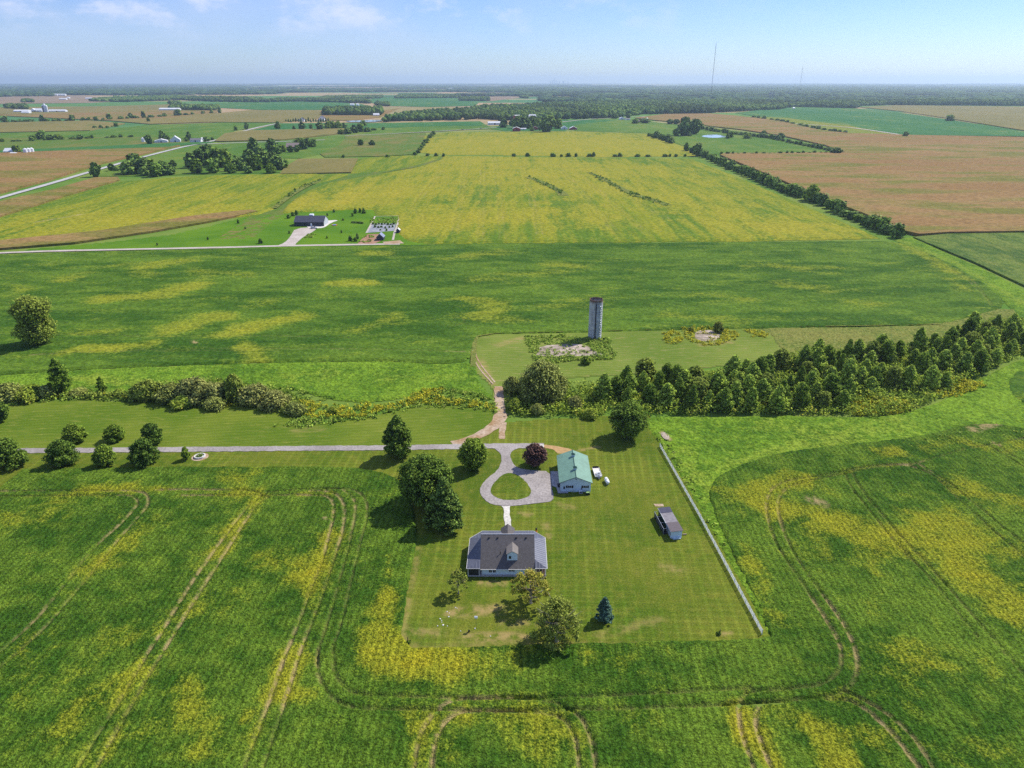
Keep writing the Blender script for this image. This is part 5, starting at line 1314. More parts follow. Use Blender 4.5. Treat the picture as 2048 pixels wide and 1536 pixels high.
# ================================================================ buildings and other things
def metal_ribs(name, col, per=0.9, axis='Y', rough=0.35, metal=0.2, amp=0.10, dirt=0.15):
    t = NT(name); v = t.obj()
    wv = t.n('ShaderNodeTexWave', wave_type='BANDS', bands_direction=axis)
    wv.inputs['Scale'].default_value = 2*math.pi/20/per; t.l(v, wv.inputs['Vector'])
    n = t.noise(v, 0.5, 5, 0.6)
    c = t.scale(col, t.math('ADD', t.ramp(wv.outputs['Fac'], 0.75, 1.0, 0.0, amp), t.ramp(n, .3, .7, 1-dirt, 1+dirt*.4)))
    t.bump(t.ramp(wv.outputs['Fac'], 0.75, 1.0), 0.03)
    return t.out(c, rough, metal)
M_greenroof = metal_ribs('green_metal_roof', (0.15, 0.27, 0.20), 0.9, 'Y', 0.55, 0.0, 0.25)
M_porchroof = metal_ribs('blue_grey_metal_roof', (0.12, 0.125, 0.155), 0.8, 'Y', 0.40, 0.2, 0.2)
M_porchroofx = metal_ribs('blue_grey_metal_roof_across', (0.12, 0.125, 0.155), 0.8, 'X', 0.40, 0.2, 0.2)
M_shingle = plain('grey_shingle', (0.105, 0.095, 0.092), 0.9, 0, 0.2, 2.2, 0.02)
M_shingle2 = plain('pale_shingle', (0.18, 0.16, 0.145), 0.9, 0, 0.25, 3.0)
M_navyroof = plain('navy_roofing', (0.05, 0.05, 0.08), 0.7, 0, 0.2, 1.5)
M_greyroof = plain('grey_roofing', (0.20, 0.185, 0.195), 0.8, 0, 0.22, 1.2)
M_brownroof = plain('brown_grey_roofing', (0.12, 0.10, 0.105), 0.85, 0, 0.2, 2.0)
def siding(name, col, per=0.18):
    t = NT(name); v = t.obj()
    wv = t.n('ShaderNodeTexWave', wave_type='BANDS', bands_direction='Z'); wv.wave_profile = 'SAW'
    wv.inputs['Scale'].default_value = 2*math.pi/20/per; t.l(v, wv.inputs['Vector'])
    n = t.noise(v, 0.8, 4, 0.6)
    c = t.scale(col, t.math('MULTIPLY', t.ramp(wv.outputs['Fac'], 0, .25, .85, 1.0), t.ramp(n, .3, .7, .93, 1.03)))
    return t.out(c, 0.55)
M_siding = siding('shade_blue_white_siding', (0.62, 0.74, 0.80))  # white siding; the blue cast of shade is put into its colour
M_barnwall = metal_ribs('pale_steel_wall', (0.58, 0.70, 0.78), 0.45, 'X', 0.5, 0.0, 0.10)
M_white = plain('white_paint', (0.78, 0.79, 0.78), 0.5, 0, 0.05)
M_vinyl = plain('white_vinyl', (0.80, 0.80, 0.80), 0.4, 0, 0.03)
M_trim = plain('pale_trim', (0.62, 0.60, 0.58), 0.5, 0, 0.05)
M_black = plain('black_trim', (0.02, 0.02, 0.022), 0.6, 0, 0.1)
M_darkscreen = plain('dark_screen', (0.025, 0.025, 0.03), 0.5, 0, 0.1)
M_darkgreen = plain('dark_green_trim', (0.03, 0.08, 0.06), 0.5, 0, 0.1)
M_brick = plain('red_brick', (0.36, 0.17, 0.13), 0.9, 0, 0.25, 6.0)
M_deck = plain('deck_concrete', (0.42, 0.38, 0.36), 0.9, 0, 0.15)
M_red = plain('red_barn_paint', (0.26, 0.03, 0.04), 0.7, 0, 0.15)
M_galv = plain('galvanised_steel', (0.60, 0.63, 0.66), 0.35, 0.5, 0.1)
M_darkmetal = plain('charcoal_metal', (0.045, 0.05, 0.07), 0.5, 0.1, 0.12)
M_charroof = metal_ribs('charcoal_metal_roof', (0.060, 0.062, 0.085), 0.8, 'X', 0.45, 0.1, 0.2)
M_wood = plain('weathered_wood', (0.34, 0.26, 0.18), 0.9, 0, 0.25)
M_orange = plain('orange_paint', (0.75, 0.22, 0.03), 0.5, 0, 0.1)
M_rubber = plain('black_rubber', (0.015, 0.015, 0.015), 0.8, 0, 0.1)
M_rust = plain('rusty_iron', (0.22, 0.10, 0.05), 0.9, 0, 0.3, 5)
M_stone = plain('pale_stone', (0.62, 0.60, 0.56), 0.9, 0, 0.15)
M_blueplastic = plain('blue_plastic', (0.05, 0.30, 0.65), 0.4, 0, 0.1)
t = NT('window_glass'); M_glass = t.out((0.02, 0.025, 0.035), 0.08)

def child(root, name, mb, mat=None, **kw): return mb.build(name, root, mat, **kw)
def window(root, x0, x1, z0, z1, y, face=-1, shutters=False):
    """window on a wall facing -y (face=-1) or +y: frame, pane, optional shutters"""
    f = face
    mb = MB()
    t_ = 0.07
    ya, yb = sorted((y, y + f*0.05))
    mb.box(x0-t_, x1+t_, ya, yb, z1, z1+t_); mb.box(x0-t_, x1+t_, ya, yb, z0-t_, z0); mb.box(x0-t_, x0, ya, yb, z0, z1); mb.box(x1, x1+t_, ya, yb, z0, z1)
    xm = (x0+x1)/2; mb.box(xm-.025, xm+.025, ya, yb, z0, z1)
    fr = child(root, 'window', mb, M_white)
    ya, yb = sorted((y + f*0.005, y + f*0.03))
    child(fr, 'pane', MB().box(x0+.003, x1-.003, ya, yb, z0+.003, z1-.003), M_glass)
    if shutters:
        ya, yb = sorted((y, y + f*0.04))
        for a, b in ((x0-t_-.5, x0-t_-.02), (x1+t_+.02, x1+t_+.5)):
            child(root, 'shutter', MB().box(a, b, ya, yb, z0-.03, z1+.03), M_black)

# ---------------------------------------------------------------- the farmhouse
hx0, hx1 = -7.35, 5.25            # main walls
hy0, hy1 = 139.8, 152.3
ez, rzg = 2.75, 7.6
ry_ = (hy0+hy1)/2
house = empty('farmhouse', ((hx0+hx1)/2, ry_, 0), 0, 'white farmhouse with shade tinted blue walls, grey gable roof, wraparound porch roof and a back dormer', 'house')
ox, oy = -(hx0+hx1)/2, -ry_
def H(mb):   # shift collected world coordinates into the house's frame
    mb.v = [(x+ox, y+oy, z) for x, y, z in mb.v]; return mb
mb = MB()
mb.add([(hx0, hy0, .35), (hx1, hy0, .35), (hx1, hy1, .35), (hx0, hy1, .35), (hx0, hy0, ez), (hx1, hy0, ez), (hx1, hy1, ez), (hx0, hy1, ez), (hx0, ry_, rzg-.25), (hx1, ry_, rzg-.25)],
       [(0, 1, 5, 4), (2, 3, 7, 6), (3, 0, 4, 8, 7), (1, 2, 6, 9, 5), (0, 3, 2, 1)])
child(house, 'wall', H(mb), M_siding)
child(house, 'foundation', H(MB().box(hx0+.02, hx1-.02, hy0+.02, hy1-.02, 0, .35)), M_deck)
# main roof, two slabs
e = .55; sl = (rzg-ez)/(ry_-hy0)
def zr(y): return rzg - sl*abs(y-ry_)
mb = MB(); x0, x1 = hx0-.25, hx1+.25
ridge_cap = [(x0, ry_, rzg), (x1, ry_, rzg)]
mb.slab([(x0, hy0-e, zr(hy0-e)), (x1, hy0-e, zr(hy0-e)), (x1, ry_, rzg), (x0, ry_, rzg)], .16)
mb.slab([(x0, ry_+.002, rzg), (x1, ry_+.002, rzg), (x1, hy1+e, zr(hy1+e)), (x0, hy1+e, zr(hy1+e))], .16)
roof = child(house, 'roof', H(mb), M_shingle)
mb = MB(); mb.tube([(x0, ry_, rzg+.02), (x1, ry_, rzg+.02)], .09, 6)
child(roof, 'ridge_cap', H(mb), M_trim)
mb = MB()
mb.box(x0, x1, hy0-e-.1, hy0-e-.004, zr(hy0-e)-.18, zr(hy0-e)-.02)
child(house, 'gutter', H(mb), M_trim)
for vx in (-5.6, -3.5, 1.05, 3.45):
    vy = ry_-.75
    child(roof, 'roof_vent', H(MB().box(vx-.2, vx+.2, vy-.18, vy+.18, zr(vy)-.05, zr(vy)+.22)), M_black, bevel=.03)
mb = MB(); mb.tube([(-2.8, 142.2, zr(142.2)-.1), (-2.8, 142.2, zr(142.2)+.55)], .07, 8); mb.tube([(-2.8, 142.2, zr(142.2)+.5), (-2.8, 142.2, zr(142.2)+.62)], .12, 8)
child(roof, 'flue_pipe', H(mb), M_black)
# dormer on the back slope
dw0, dw1, dy = -1.15, 1.3, 140.95
dz0 = zr(dy); dze = 5.75; dzr = 6.45
mb = MB(); xm = (dw0+dw1)/2
ye = ry_ - (rzg-dze)/sl; yr = ry_ - (rzg-dzr)/sl
mb.add([(dw0, dy, dz0), (dw1, dy, dz0), (dw1, dy, dze), (xm, dy, dzr-.1), (dw0, dy, dze), (dw0, ye, dze), (dw1, ye, dze)], [(0, 1, 2, 3, 4), (0, 4, 5), (1, 6, 2)])
dorm = child(house, 'dormer', H(mb), M_siding)
mb = MB(); o_ = .22; dse = dze - (dzr-dze)*o_/(xm-dw0)
ye2 = ry_ - (rzg-dse)/sl
mb.slab([(dw0-o_, dy-.3, dse), (xm, dy-.3, dzr), (xm, yr+.1, dzr), (dw0-o_, ye2+.1, dse)], .1)
mb.slab([(xm+.001, dy-.3, dzr), (dw1+o_, dy-.3, dse), (dw1+o_, ye2+.1, dse), (xm+.001, yr+.1, dzr)], .1)
child(dorm, 'dormer_roof', H(mb), M_shingle2)
child(dorm, 'pane', H(MB().box(-.78, -.2, dy-.03, dy-.002, dz0+.45, dz0+1.25)), M_glass)
# wrap-round porch roof: outer octagon at 2.6 m, inner line on the walls
pe, pi_ = 2.62, 3.75
OL = [(-10.9, 139.1), (-10.75, 151.4), (-7.7, 154.6), (5.6, 154.6), (8.5, 151.6), (8.45, 139.1)]
xl, xr = hx0-.26, hx1+.26
mb = MB(); th = .09
child(house, 'porch_roof', H(MB().slab([(-10.9, 139.1, pe), (xl, 141.0, pi_), (xl, 149.9, pi_), (-10.75, 151.4, pe)], th)), M_porchroof)
child(house, 'porch_roof', H(MB().slab([(xr, 141.2, pi_), (8.45, 139.1, pe), (8.5, 151.6, pe), (xr, 149.9, pi_)], th)), M_porchroof)
child(house, 'porch_hip', H(MB().slab([(-10.9, 139.1, pe), (xl, 139.1, pe), (xl, 141.0, pi_)], th)), M_porchroofx)
child(house, 'porch_hip', H(MB().slab([(8.45, 139.1, pe), (xr, 141.2, pi_), (xr, 139.1, pe)], th)), M_porchroofx)
fz = zr(hy1+e) + .0
mb = MB()
mb.slab([(-10.75, 151.4, pe), (xl, 149.9, pi_), (xl, 152.0, 3.3), (-7.7, 154.6, pe)], th)
mb.slab([(8.5, 151.6, pe), (5.6, 154.6, pe), (xr, 152.0, 3.3), (xr, 149.9, pi_)], th)
mb.slab([(-7.7, 154.6, pe), (xl, 152.0, 3.3), (xr, 152.0, 3.3), (5.6, 154.6, pe)], th)
child(house, 'porch_roof', H(mb), M_porchroofx)
mb = MB()   # entrance gable over the front walk
mb.slab([(-2.9, 155.6, 2.75), (-1.1, 155.6, 4.15), (-1.1, 150.6, 4.15), (-2.9, 151.6, 2.75)], .1)
mb.slab([(-1.099, 155.6, 4.15), (.7, 155.6, 2.75), (.7, 151.6, 2.75), (-1.099, 150.6, 4.15)], .1)
child(house, 'entrance_gable', H(mb), M_shingle)
mb = MB()
for a, b in zip(OL, OL[1:]):
    mb.tube([(a[0], a[1], pe-.03), (b[0], b[1], pe-.03)], .07, 5)
mb.tube([(-10.9, 139.1, pe-.03), (xl, 139.1, pe-.03)], .07, 5); mb.tube([(8.45, 139.1, pe-.03), (xr, 139.1, pe-.03)], .07, 5)
child(house, 'porch_fascia', H(mb), M_trim)
child(house, 'porch_deck', H(MB().prism([(-10.6, 139.4), (8.15, 139.4), (8.2, 151.5), (5.5, 154.3), (-7.6, 154.3), (-10.5, 151.3)], 0.0, .30)), M_deck)
for px_, py_ in ((-10.55, 139.45), (-7.9, 139.45), (-10.5, 145), (-10.45, 151.1), (-7.6, 154.2), (-3, 154.2), (.8, 154.2), (5.4, 154.2), (8.1, 151.4), (8.1, 145.2), (8.1, 139.45), (5.65, 139.45)):
    child(house, 'porch_post', H(MB().box(px_-.08, px_+.08, py_-.08, py_+.08, .30, pe-.1)), M_trim)
child(house, 'porch_screen', H(MB().box(-10.46, -8.0, 139.44, 139.48, .45, 2.35)), M_darkscreen)
child(house, 'porch_screen', H(MB().box(5.75, 7.25, 139.44, 139.48, .45, 2.35)), M_darkscreen)
child(house, 'brick_pier', H(MB().box(7.3, 7.95, 139.38, 139.9, .30, 2.45)), M_brick)
for a, b, z0_, z1_ in ((-5.55, -4.85, .95, 1.95), (-4.6, -3.9, .95, 1.95), (-.75, -.15, 1.2, 1.98), (.0, .6, 1.2, 1.98), (3.1, 3.95, 1.4, 2.0)):
    window(house, a+ox, b+ox, z0_, z1_, hy0+oy)
child(house, 'downspout', H(MB().box(-7.33, -7.23, hy0-.1, hy0-.01, .1, 2.5)), M_trim)

# ---------------------------------------------------------------- the green roofed barn
bx0, bx1, by0, by1 = 14.2, 22.95, 177.9, 193.6
bcx, bcy = (bx0+bx1)/2, (by0+by1)/2
barn = empty('pole_barn', (bcx, bcy, 0), R(-0.6), 'pale steel barn with a green metal gable roof and two roof cupolas', 'barn')
w2, l2 = (bx1-bx0)/2, (by1-by0)/2
be, brg = 3.35, 5.15
mb = MB()
mb.add([(-w2, -l2, 0), (w2, -l2, 0), (w2, l2, 0), (-w2, l2, 0), (-w2, -l2, be), (w2, -l2, be), (w2, l2, be), (-w2, l2, be), (0, -l2, brg-.1), (0, l2, brg-.1)],
       [(0, 1, 5, 8, 4), (2, 3, 7, 9, 6), (3, 0, 4, 7), (1, 2, 6, 5)])
child(barn, 'wall', mb, M_barnwall)
mb = MB(); ov = .45; og = .35; k = (brg-be)/w2
zE = be - k*ov
mb.slab([(-w2-ov, -l2-og, zE), (0, -l2-og, brg), (0, l2+og, brg), (-w2-ov, l2+og, zE)], .07)
mb.slab([(.002, -l2-og, brg), (w2+ov, -l2-og, zE), (w2+ov, l2+og, zE), (.002, l2+og, brg)], .07)
broof = child(barn, 'roof', mb, M_greenroof)
child(broof, 'ridge_cap', MB().tube([(0, -l2-og, brg+.02), (0, l2+og, brg+.02)], .10, 6), M_darkgreen)
mb = MB()
mb.tube([(-w2-ov, -l2-og-.03, zE-.06), (0, -l2-og-.03, brg-.06), (w2+ov, -l2-og-.03, zE-.06)], .08, 5)
child(broof, 'verge_trim', mb, M_darkgreen)
for cyy in (-3.6, 4.4):
    cu = child(broof, 'cupola', MB().box(-.42, .42, cyy-.42, cyy+.42, brg-.35, brg+.55), M_barnwall)
    child(cu, 'cupola_roof', MB().add([(-.6, cyy-.6, brg+.55), (.6, cyy-.6, brg+.55), (.6, cyy+.6, brg+.55), (-.6, cyy+.6, brg+.55), (0, cyy, brg+1.1)], [(0, 1, 4), (1, 2, 4), (2, 3, 4), (3, 0, 4), (3, 2, 1, 0)]), M_darkgreen)
for c_ in (-1.75, 2.75):
    window(barn, c_-.5, c_+.5, 1.35, 2.1, -l2, shutters=True)
child(barn, 'pane', MB().box(-3.55, -3.1, -l2-.04, -l2-.002, .95, 1.8), M_glass)
child(barn, 'gable_lamp', MB().tube([(0, -l2-.02, 4.35), (0, -l2-.25, 4.3)], .13, 8), M_black)
dr = child(barn, 'door', MB().box(.15, 1.1, -l2-.04, -l2-.002, .05, 2.1), M_barnwall)
child(dr, 'handle', MB().box(1.0, 1.05, -l2-.1, -l2-.04, 1.0, 1.06), M_black)
child(barn, 'wall_post', MB().box(-.55, -.45, -l2-.35, -l2-.25, 0, 1.1), M_trim)
child(barn, 'meter_box', MB().box(1.55, 1.8, -l2-.14, -l2-.003, .9, 1.35), M_darkmetal)
for a in (-5, 0.5): child(barn, 'garage_door', MB().box(-w2-.05, -w2-.004, a, a+3.4, .05, 2.7), M_white)
child(barn, 'wall_lamp', MB().box(-w2-.22, -w2-.06, -l2+1.2, -l2+1.5, 1.6, 2.0), M_black)
ac = MB(); ac.box(-.42, .42, -.32, .32, .08, .78)
a_o = empty('air_conditioner', (bcx+1.35, by0-.65, 0), 0, 'small white air conditioner box against the front wall of the green roofed barn', 'air conditioner')
child(a_o, 'casing', ac, M_white, bevel=.04); child(a_o, 'grille', MB().box(-.34, .34, -.345, -.325, .16, .70), M_darkmetal); child(a_o, 'base', MB().box(-.5, .5, -.4, .4, 0, .075), M_deck)
# garden cart by the barn corner
X, Y = P(1175.5, 989)
ct = empty('garden_cart', (X, Y, 0.03), 0.1, 'small garden cart with a pale green tray at the front corner of the barn', 'cart')
mb = MB(); mb.box(-.55, .55, -.35, .35, .62, .66); mb.box(-.55, .55, -.35, -.31, .66, .86); mb.box(-.55, .55, .31, .35, .66, .86); mb.box(-.55, -.51, -.31, .31, .66, .86); mb.box(.51, .55, -.31, .31, .66, .86)
M_palegreen = plain('pale_green_paint', (0.45, 0.62, 0.25), 0.5, 0, 0.1)
child(ct, 'tray', mb, M_palegreen)
mb = MB(); mb.box(-.5, .5, -.28, .28, .30, .60)
child(ct, 'chassis', mb, M_rubber)
for sx in (-.4, .4):
    for sy in (-.33, .33): child(ct, 'wheel', MB().tube([(sx, sy-.06, .22), (sx, sy+.06, .22)], .22, 12), M_rubber)
child(ct, 'handle', MB().tube([(-.5, 0, .5), (-1.0, 0, .9)], .03, 6), M_darkmetal)
# dark bin at the barn corner
X, Y = P(1117, 974)
bn = empty('waste_bin', (X, Y, 0.03), 0, 'dark wheeled bin at the left front corner of the barn', 'bin')
child(bn, 'body', MB().add([(-.25, -.3, 0), (.25, -.3, 0), (.25, .3, 0), (-.25, .3, 0), (-.32, -.36, .95), (.32, -.36, .95), (.32, .36, .95), (-.32, .36, .95)], [(0, 1, 5, 4), (1, 2, 6, 5), (2, 3, 7, 6), (3, 0, 4, 7), (3, 2, 1, 0), (4, 5, 6, 7)]), M_rubber)
child(bn, 'lid', MB().box(-.34, .34, -.38, .38, .953, 1.02), M_darkmetal)

# ---------------------------------------------------------------- flatbed trailer and gas tank
X, Y = P(1194, 948)
tl = empty('utility_trailer', (X, Y, 0.03), R(4), 'white flatbed utility trailer with a white box on it beside the barn', 'trailer')
mb = MB(); mb.box(-1.0, 1.0, -2.6, 2.6, .55, .64); child(tl, 'bed', mb, plain('pale_deck_board', (0.66, 0.60, 0.55), 0.8, 0, 0.15))
mb = MB(); mb.box(-1.06, -1.0, -2.6, 2.6, .5, .82); mb.box(1.0, 1.06, -2.6, 2.6, .5, .82); mb.box(-1.06, 1.06, -2.66, -2.6, .5, .82)
child(tl, 'side_rail', mb, M_white)
child(tl, 'ramp_gate', MB().box(-.95, .95, 2.62, 2.68, .5, 1.2), M_rubber)
for sx in (-1.12, 1.12):
    for sy in (-.4, .4): child(tl, 'wheel', MB().tube([(sx-.09, sy, .32), (sx+.09, sy, .32)], .32, 14), M_rubber)
child(tl, 'tongue', MB().add([(-.6, -2.66, .45), (.6, -2.66, .45), (.06, -3.9, .45), (-.06, -3.9, .45), (-.6, -2.66, .53), (.6, -2.66, .53), (.06, -3.9, .53), (-.06, -3.9, .53)], [(0, 1, 2, 3), (4, 5, 6, 7), (0, 3, 7, 4), (1, 2, 6, 5), (2, 3, 7, 6)]), M_darkmetal)
bxo = empty('storage_box', (X+.2, Y-1.5, 0.68), R(4), 'white storage box with a dark top panel on the near end of the trailer', 'box')
child(bxo, 'body', MB().box(-.55, .55, -.6, .9, 0, .62), M_white, bevel=.04); child(bxo, 'lid', MB().box(-.35, .45, -.5, .1, .622, .68), M_darkmetal)
X, Y = P(1213.5, 966)
gt = empty('propane_tank', (X, Y, 0.03), R(98), 'white capsule shaped gas tank lying on the lawn right of the trailer', 'tank')
mb = MB(); pr = [(-1.55, .02), (-1.5, .2), (-1.38, .37), (-1.18, .5), (-.9, .56), (.9, .56), (1.18, .5), (1.38, .37), (1.5, .2), (1.55, .02)]
mb.tube([(a, 0, .85) for a, r_ in pr], [r_ for a, r_ in pr], 18)
child(gt, 'shell', mb, M_white, smooth=True)
mb = MB(); mb.tube([(0, 0, 1.40), (0, 0, 1.58)], .2, 12); child(gt, 'dome_cap', mb, M_trim)
for a in (-.85, .85): child(gt, 'foot', MB().box(a-.09, a+.09, -.38, .38, 0, .42), M_deck)

# ---------------------------------------------------------------- long shed with kennel run
sx0, sy0 = 42.9, 154.9
sh = empty('long_shed', (sx0, sy0, 0.02), math.atan2(1.25, 11.2), 'long narrow shed with three roof sections of navy, grey and brown near the white fence', 'shed')
L = 11.2; hw_ = 1.45
mb = MB(); mb.box(-hw_, hw_, 0, 3.9, .15, 2.25); swall = child(sh, 'wall', mb, M_siding)
mb = MB(); mb.box(-hw_, -hw_+.1, 3.9, L-.2, .12, 2.0); mb.box(hw_-.1, hw_, 3.9, L-.2, .12, 2.2); mb.box(-hw_+.1, hw_-.1, L-.3, L-.2, .12, 2.0); child(sh, 'open_frame', mb, M_darkgreen)
for a, b, m, dz in ((-.25, 3.9, M_brownroof, .12), (3.9, 8.6, M_greyroof, 0.0), (8.6, L, M_navyroof, .06)):
    mb = MB(); mb.slab([(-hw_-.2, a, 2.28+dz), (hw_+.2, a, 2.42+dz), (hw_+.2, b, 2.42+dz), (-hw_-.2, b, 2.28+dz)], .1)
    rr = child(sh, 'roof', mb, m)
child(sh, 'roof_edge', MB().box(-hw_-.26, -hw_-.2, -.25, L, 2.16, 2.30), M_white)
child(sh, 'foundation', MB().box(-hw_+.05, hw_-.05, .05, L-.25, 0, .12), M_deck)
mb = MB(); mb.box(-1.15, 1.25, -.28, -.02, .35, .55); mb.box(-1.0, 1.1, -.5, -.3, .12, .3); child(sh, 'step', mb, M_siding)
for i in range(4): child(sh, 'shutter', MB().box(-hw_-.04, -hw_-.003, .5+i*.85, .85+i*.85, .3, 1.95), M_darkmetal)
kn = MB(); kx = -hw_-1.35
for y_ in (2.2, 5.0, 7.8, 10.3):
    kn.tube([(kx, y_, 0), (kx, y_, 1.75)], .04, 5); kn.tube([(kx, y_, 1.75), (-hw_-.1, y_, 1.75)], .03, 5)
kn.tube([(kx, 2.2, 1.75), (kx, 10.3, 1.75)], .05, 5); kn.tube([(kx, 2.2, .9), (kx, 10.3, .9)], .03, 5)
child(sh, 'kennel_frame', kn, M_galv)
mb = MB(); mb.box(kx-.01, kx+.01, 2.25, 10.25, .05, 1.68); child(sh, 'kennel_mesh', mb, M_darkscreen)
child(sh, 'kennel_floor', MB().box(kx+.05, -hw_-.05, 2.2, 10.3, .0, .06), M_rubber)
lg = empty('log_stump', (*P(1369, 1070), 0.03), 0, 'pale cut log lying at the right near corner of the long shed', 'log')
child(lg, 'bark', MB().tube([(-.5, 0, .18), (.5, 0.1, .18)], .18, 10), M_wood); child(lg, 'cut_end', MB().tube([(.5, .1, .18), (.52, .102, .18)], .16, 10), M_concrete)

# ---------------------------------------------------------------- silo
X, Y = P(1190.5, 679)
so = empty('silo', (X, Y+2.9, 0), 0, 'tall weathered concrete stave silo without a roof standing in the mown meadow', 'silo')
def silo_mat():
    t = NT('stave_concrete'); v = t.obj()
    sp = t.n('ShaderNodeSeparateXYZ'); t.l(v, sp.inputs[0])
    ang = t.math('ARCTAN2', sp.outputs[0], sp.outputs[1])
    u = t.math('MULTIPLY', ang, 4.2)
    cb_ = t.n('ShaderNodeCombineXYZ'); t.l(u, cb_.inputs[0]); t.l(sp.outputs[2], cb_.inputs[1])
    br_ = t.n('ShaderNodeTexBrick'); t.l(cb_.outputs[0], br_.inputs['Vector'])
    br_.inputs['Color1'].default_value = (0.60, 0.61, 0.63, 1); br_.inputs['Color2'].default_value = (0.36, 0.37, 0.40, 1); br_.inputs['Mortar'].default_value = (0.16, 0.17, 0.2, 1)
    br_.inputs['Scale'].default_value = 1.1; br_.inputs['Mortar Size'].default_value = 0.04; br_.inputs['Bias'].default_value = -0.1
    br_.inputs['Brick Width'].default_value = 0.5; br_.inputs['Row Height'].default_value = 0.55
    n = t.noise(v, 0.35, 6, 0.7); n2 = t.noise(t.obj((1.4, 1.4, .12)), 1.0, 5, 0.7)
    c = t.mix(t.ramp(n, .48, .66), br_.outputs['Color'], (0.62, 0.62, 0.62))
    c = t.mix(t.ramp(n2, .50, .68), c, (0.17, 0.16, 0.18))
    top = t.ramp(sp.outputs[2], 16.6, 18.4)
    c = t.mix(t.math('MULTIPLY', top, t.ramp(n2, .3, .5)), c, (0.16, 0.09, 0.06))
    t.bump(br_.outputs['Fac'], -0.04)
    return t.out(c, .95)
M_silo = silo_mat()
SH, SR = 18.6, 3.05
mb = MB(); mb.lathe([(SR, 0), (SR, SH), (SR-.16, SH), (SR-.16, .3), (0.01, .3)], 40)
child(so, 'stave_wall', mb, M_silo)
for i in range(34):
    z = .5 + i*.53 + (0.0 if i < 10 else .02*(i-10))
    if z > SH-.3: break
    me_ = MB(); me_.lathe([(SR+.005, z-.025), (SR+.035, z), (SR+.005, z+.025)], 40)
    if i % 2 == 0: child(so, 'steel_hoop', me_, M_rust if i > 29 else M_galv)
mb = MB()
for a0, a1, z in ((150, 196, SH-.02), (215, 262, SH-.25), (20, 60, SH-.1)):
    pts = [(SR*math.cos(R(a)), SR*math.sin(R(a)), z) for a in range(a0, a1, 8)]; mb.tube(pts, .09, 5)
child(so, 'rusty_rim', mb, M_rust)
mb = MB()
for z in np.arange(.9, 17.4, .75): mb.box(-.62, -.05, -SR-.30, -SR+.02, z, z+.45)
child(so, 'unloading_door', mb, M_darkmetal)
mb = MB(); mb.box(-.75, -.66, -SR-.34, -SR+.1, .2, 17.8); mb.box(.0, .09, -SR-.34, -SR+.1, .2, 17.8)
child(so, 'chute_rail', mb, M_silo)
child(so, 'door_opening', MB().box(-.6, .1, -SR-.36, -SR-.32, 0, 1.7), M_black)
child(so, 'ladder_pipe', MB().tube([(1.9, -2.45, 0), (1.9, -2.45, 15.5)], .06, 6), M_galv)
bd = MB(); bd.tube([(SR*.82, SR*.5, SH), (SR*.82, SR*.5, SH+.5)], [.14, .06], 6); child(so, 'broken_bracket', bd, M_rust)

# ---------------------------------------------------------------- round stone planter by the lane
X, Y = P(400, 914)
pl = empty('stone_planter', (X, Y, 0.02), 0, 'round pale stone ring planter with dark plants beside the lane', 'planter')
child(pl, 'stone_ring', MB().lathe([(1.7, 0), (1.7, .55), (1.4, .55), (1.4, .2), (0.01, .2)], 24), M_stone)
child(pl, 'gravel_apron', MB().lathe([(2.6, 0.0), (2.5, .05), (1.71, .05)], 20), M_track)
V, F = blob_leaves([(0, 0, .5, 1.1, 1.1, .4)], 160, .22, 77); link('plants', np_mesh('plants', V, F, L_dark), pl)

# ---------------------------------------------------------------- white rail fence
fp = [P(1319.5, 894), P(1402, 1041), P(1523.5, 1269)]
fr_ = empty('rail_fence', (*fp[0], 0.0), 0, 'long white four rail vinyl fence down the right side of the yard', 'fence')
fx, fy = fp[0]
def fpt(d):
    a, b, c = fp; L1 = math.hypot(b[0]-a[0], b[1]-a[1]); L2 = math.hypot(c[0]-b[0], c[1]-b[1])
    if d <= L1: return (a[0]+(b[0]-a[0])*d/L1-fx, a[1]+(b[1]-a[1])*d/L1-fy)
    d -= L1; return (b[0]+(c[0]-b[0])*d/L2-fx, b[1]+(c[1]-b[1])*d/L2-fy)
FL = math.hypot(fp[1][0]-fp[0][0], fp[1][1]-fp[0][1]) + math.hypot(fp[2][0]-fp[1][0], fp[2][1]-fp[1][1])
np_ = int(FL/2.44)
for i in range(np_+1):
    x, y = fpt(FL*i/np_); p_ = MB(); p_.box(x-.065, x+.065, y-.065, y+.065, 0, 1.42); p_.add([(x-.08, y-.08, 1.42), (x+.08, y-.08, 1.42), (x+.08, y+.08, 1.42), (x-.08, y+.08, 1.42), (x, y, 1.5)], [(0, 1, 4), (1, 2, 4), (2, 3, 4), (3, 0, 4), (3, 2, 1, 0)])
    child(fr_, 'post', p_, M_vinyl)
for z in (.28, .60, .92, 1.24):
    mb = MB()
    for i in range(np_):
        a = fpt(FL*i/np_); b = fpt(FL*(i+1)/np_)
        dx, dy = b[0]-a[0], b[1]-a[1]; L_ = math.hypot(dx, dy); nx, ny = -dy/L_*.02, dx/L_*.02
        a = (a[0]+dx/L_*.066, a[1]+dy/L_*.066); b = (b[0]-dx/L_*.066, b[1]-dy/L_*.066)
        mb.add([(a[0]-nx, a[1]-ny, z-.075), (b[0]-nx, b[1]-ny, z-.075), (b[0]+nx, b[1]+ny, z-.075), (a[0]+nx, a[1]+ny, z-.075), (a[0]-nx, a[1]-ny, z+.075), (b[0]-nx, b[1]-ny, z+.075), (b[0]+nx, b[1]+ny, z+.075), (a[0]+nx, a[1]+ny, z+.075)],
               [(0, 3, 2, 1), (4, 5, 6, 7), (0, 1, 5, 4), (2, 3, 7, 6), (1, 2, 6, 5), (3, 0, 4, 7)])
    child(fr_, 'rail', mb, M_vinyl)

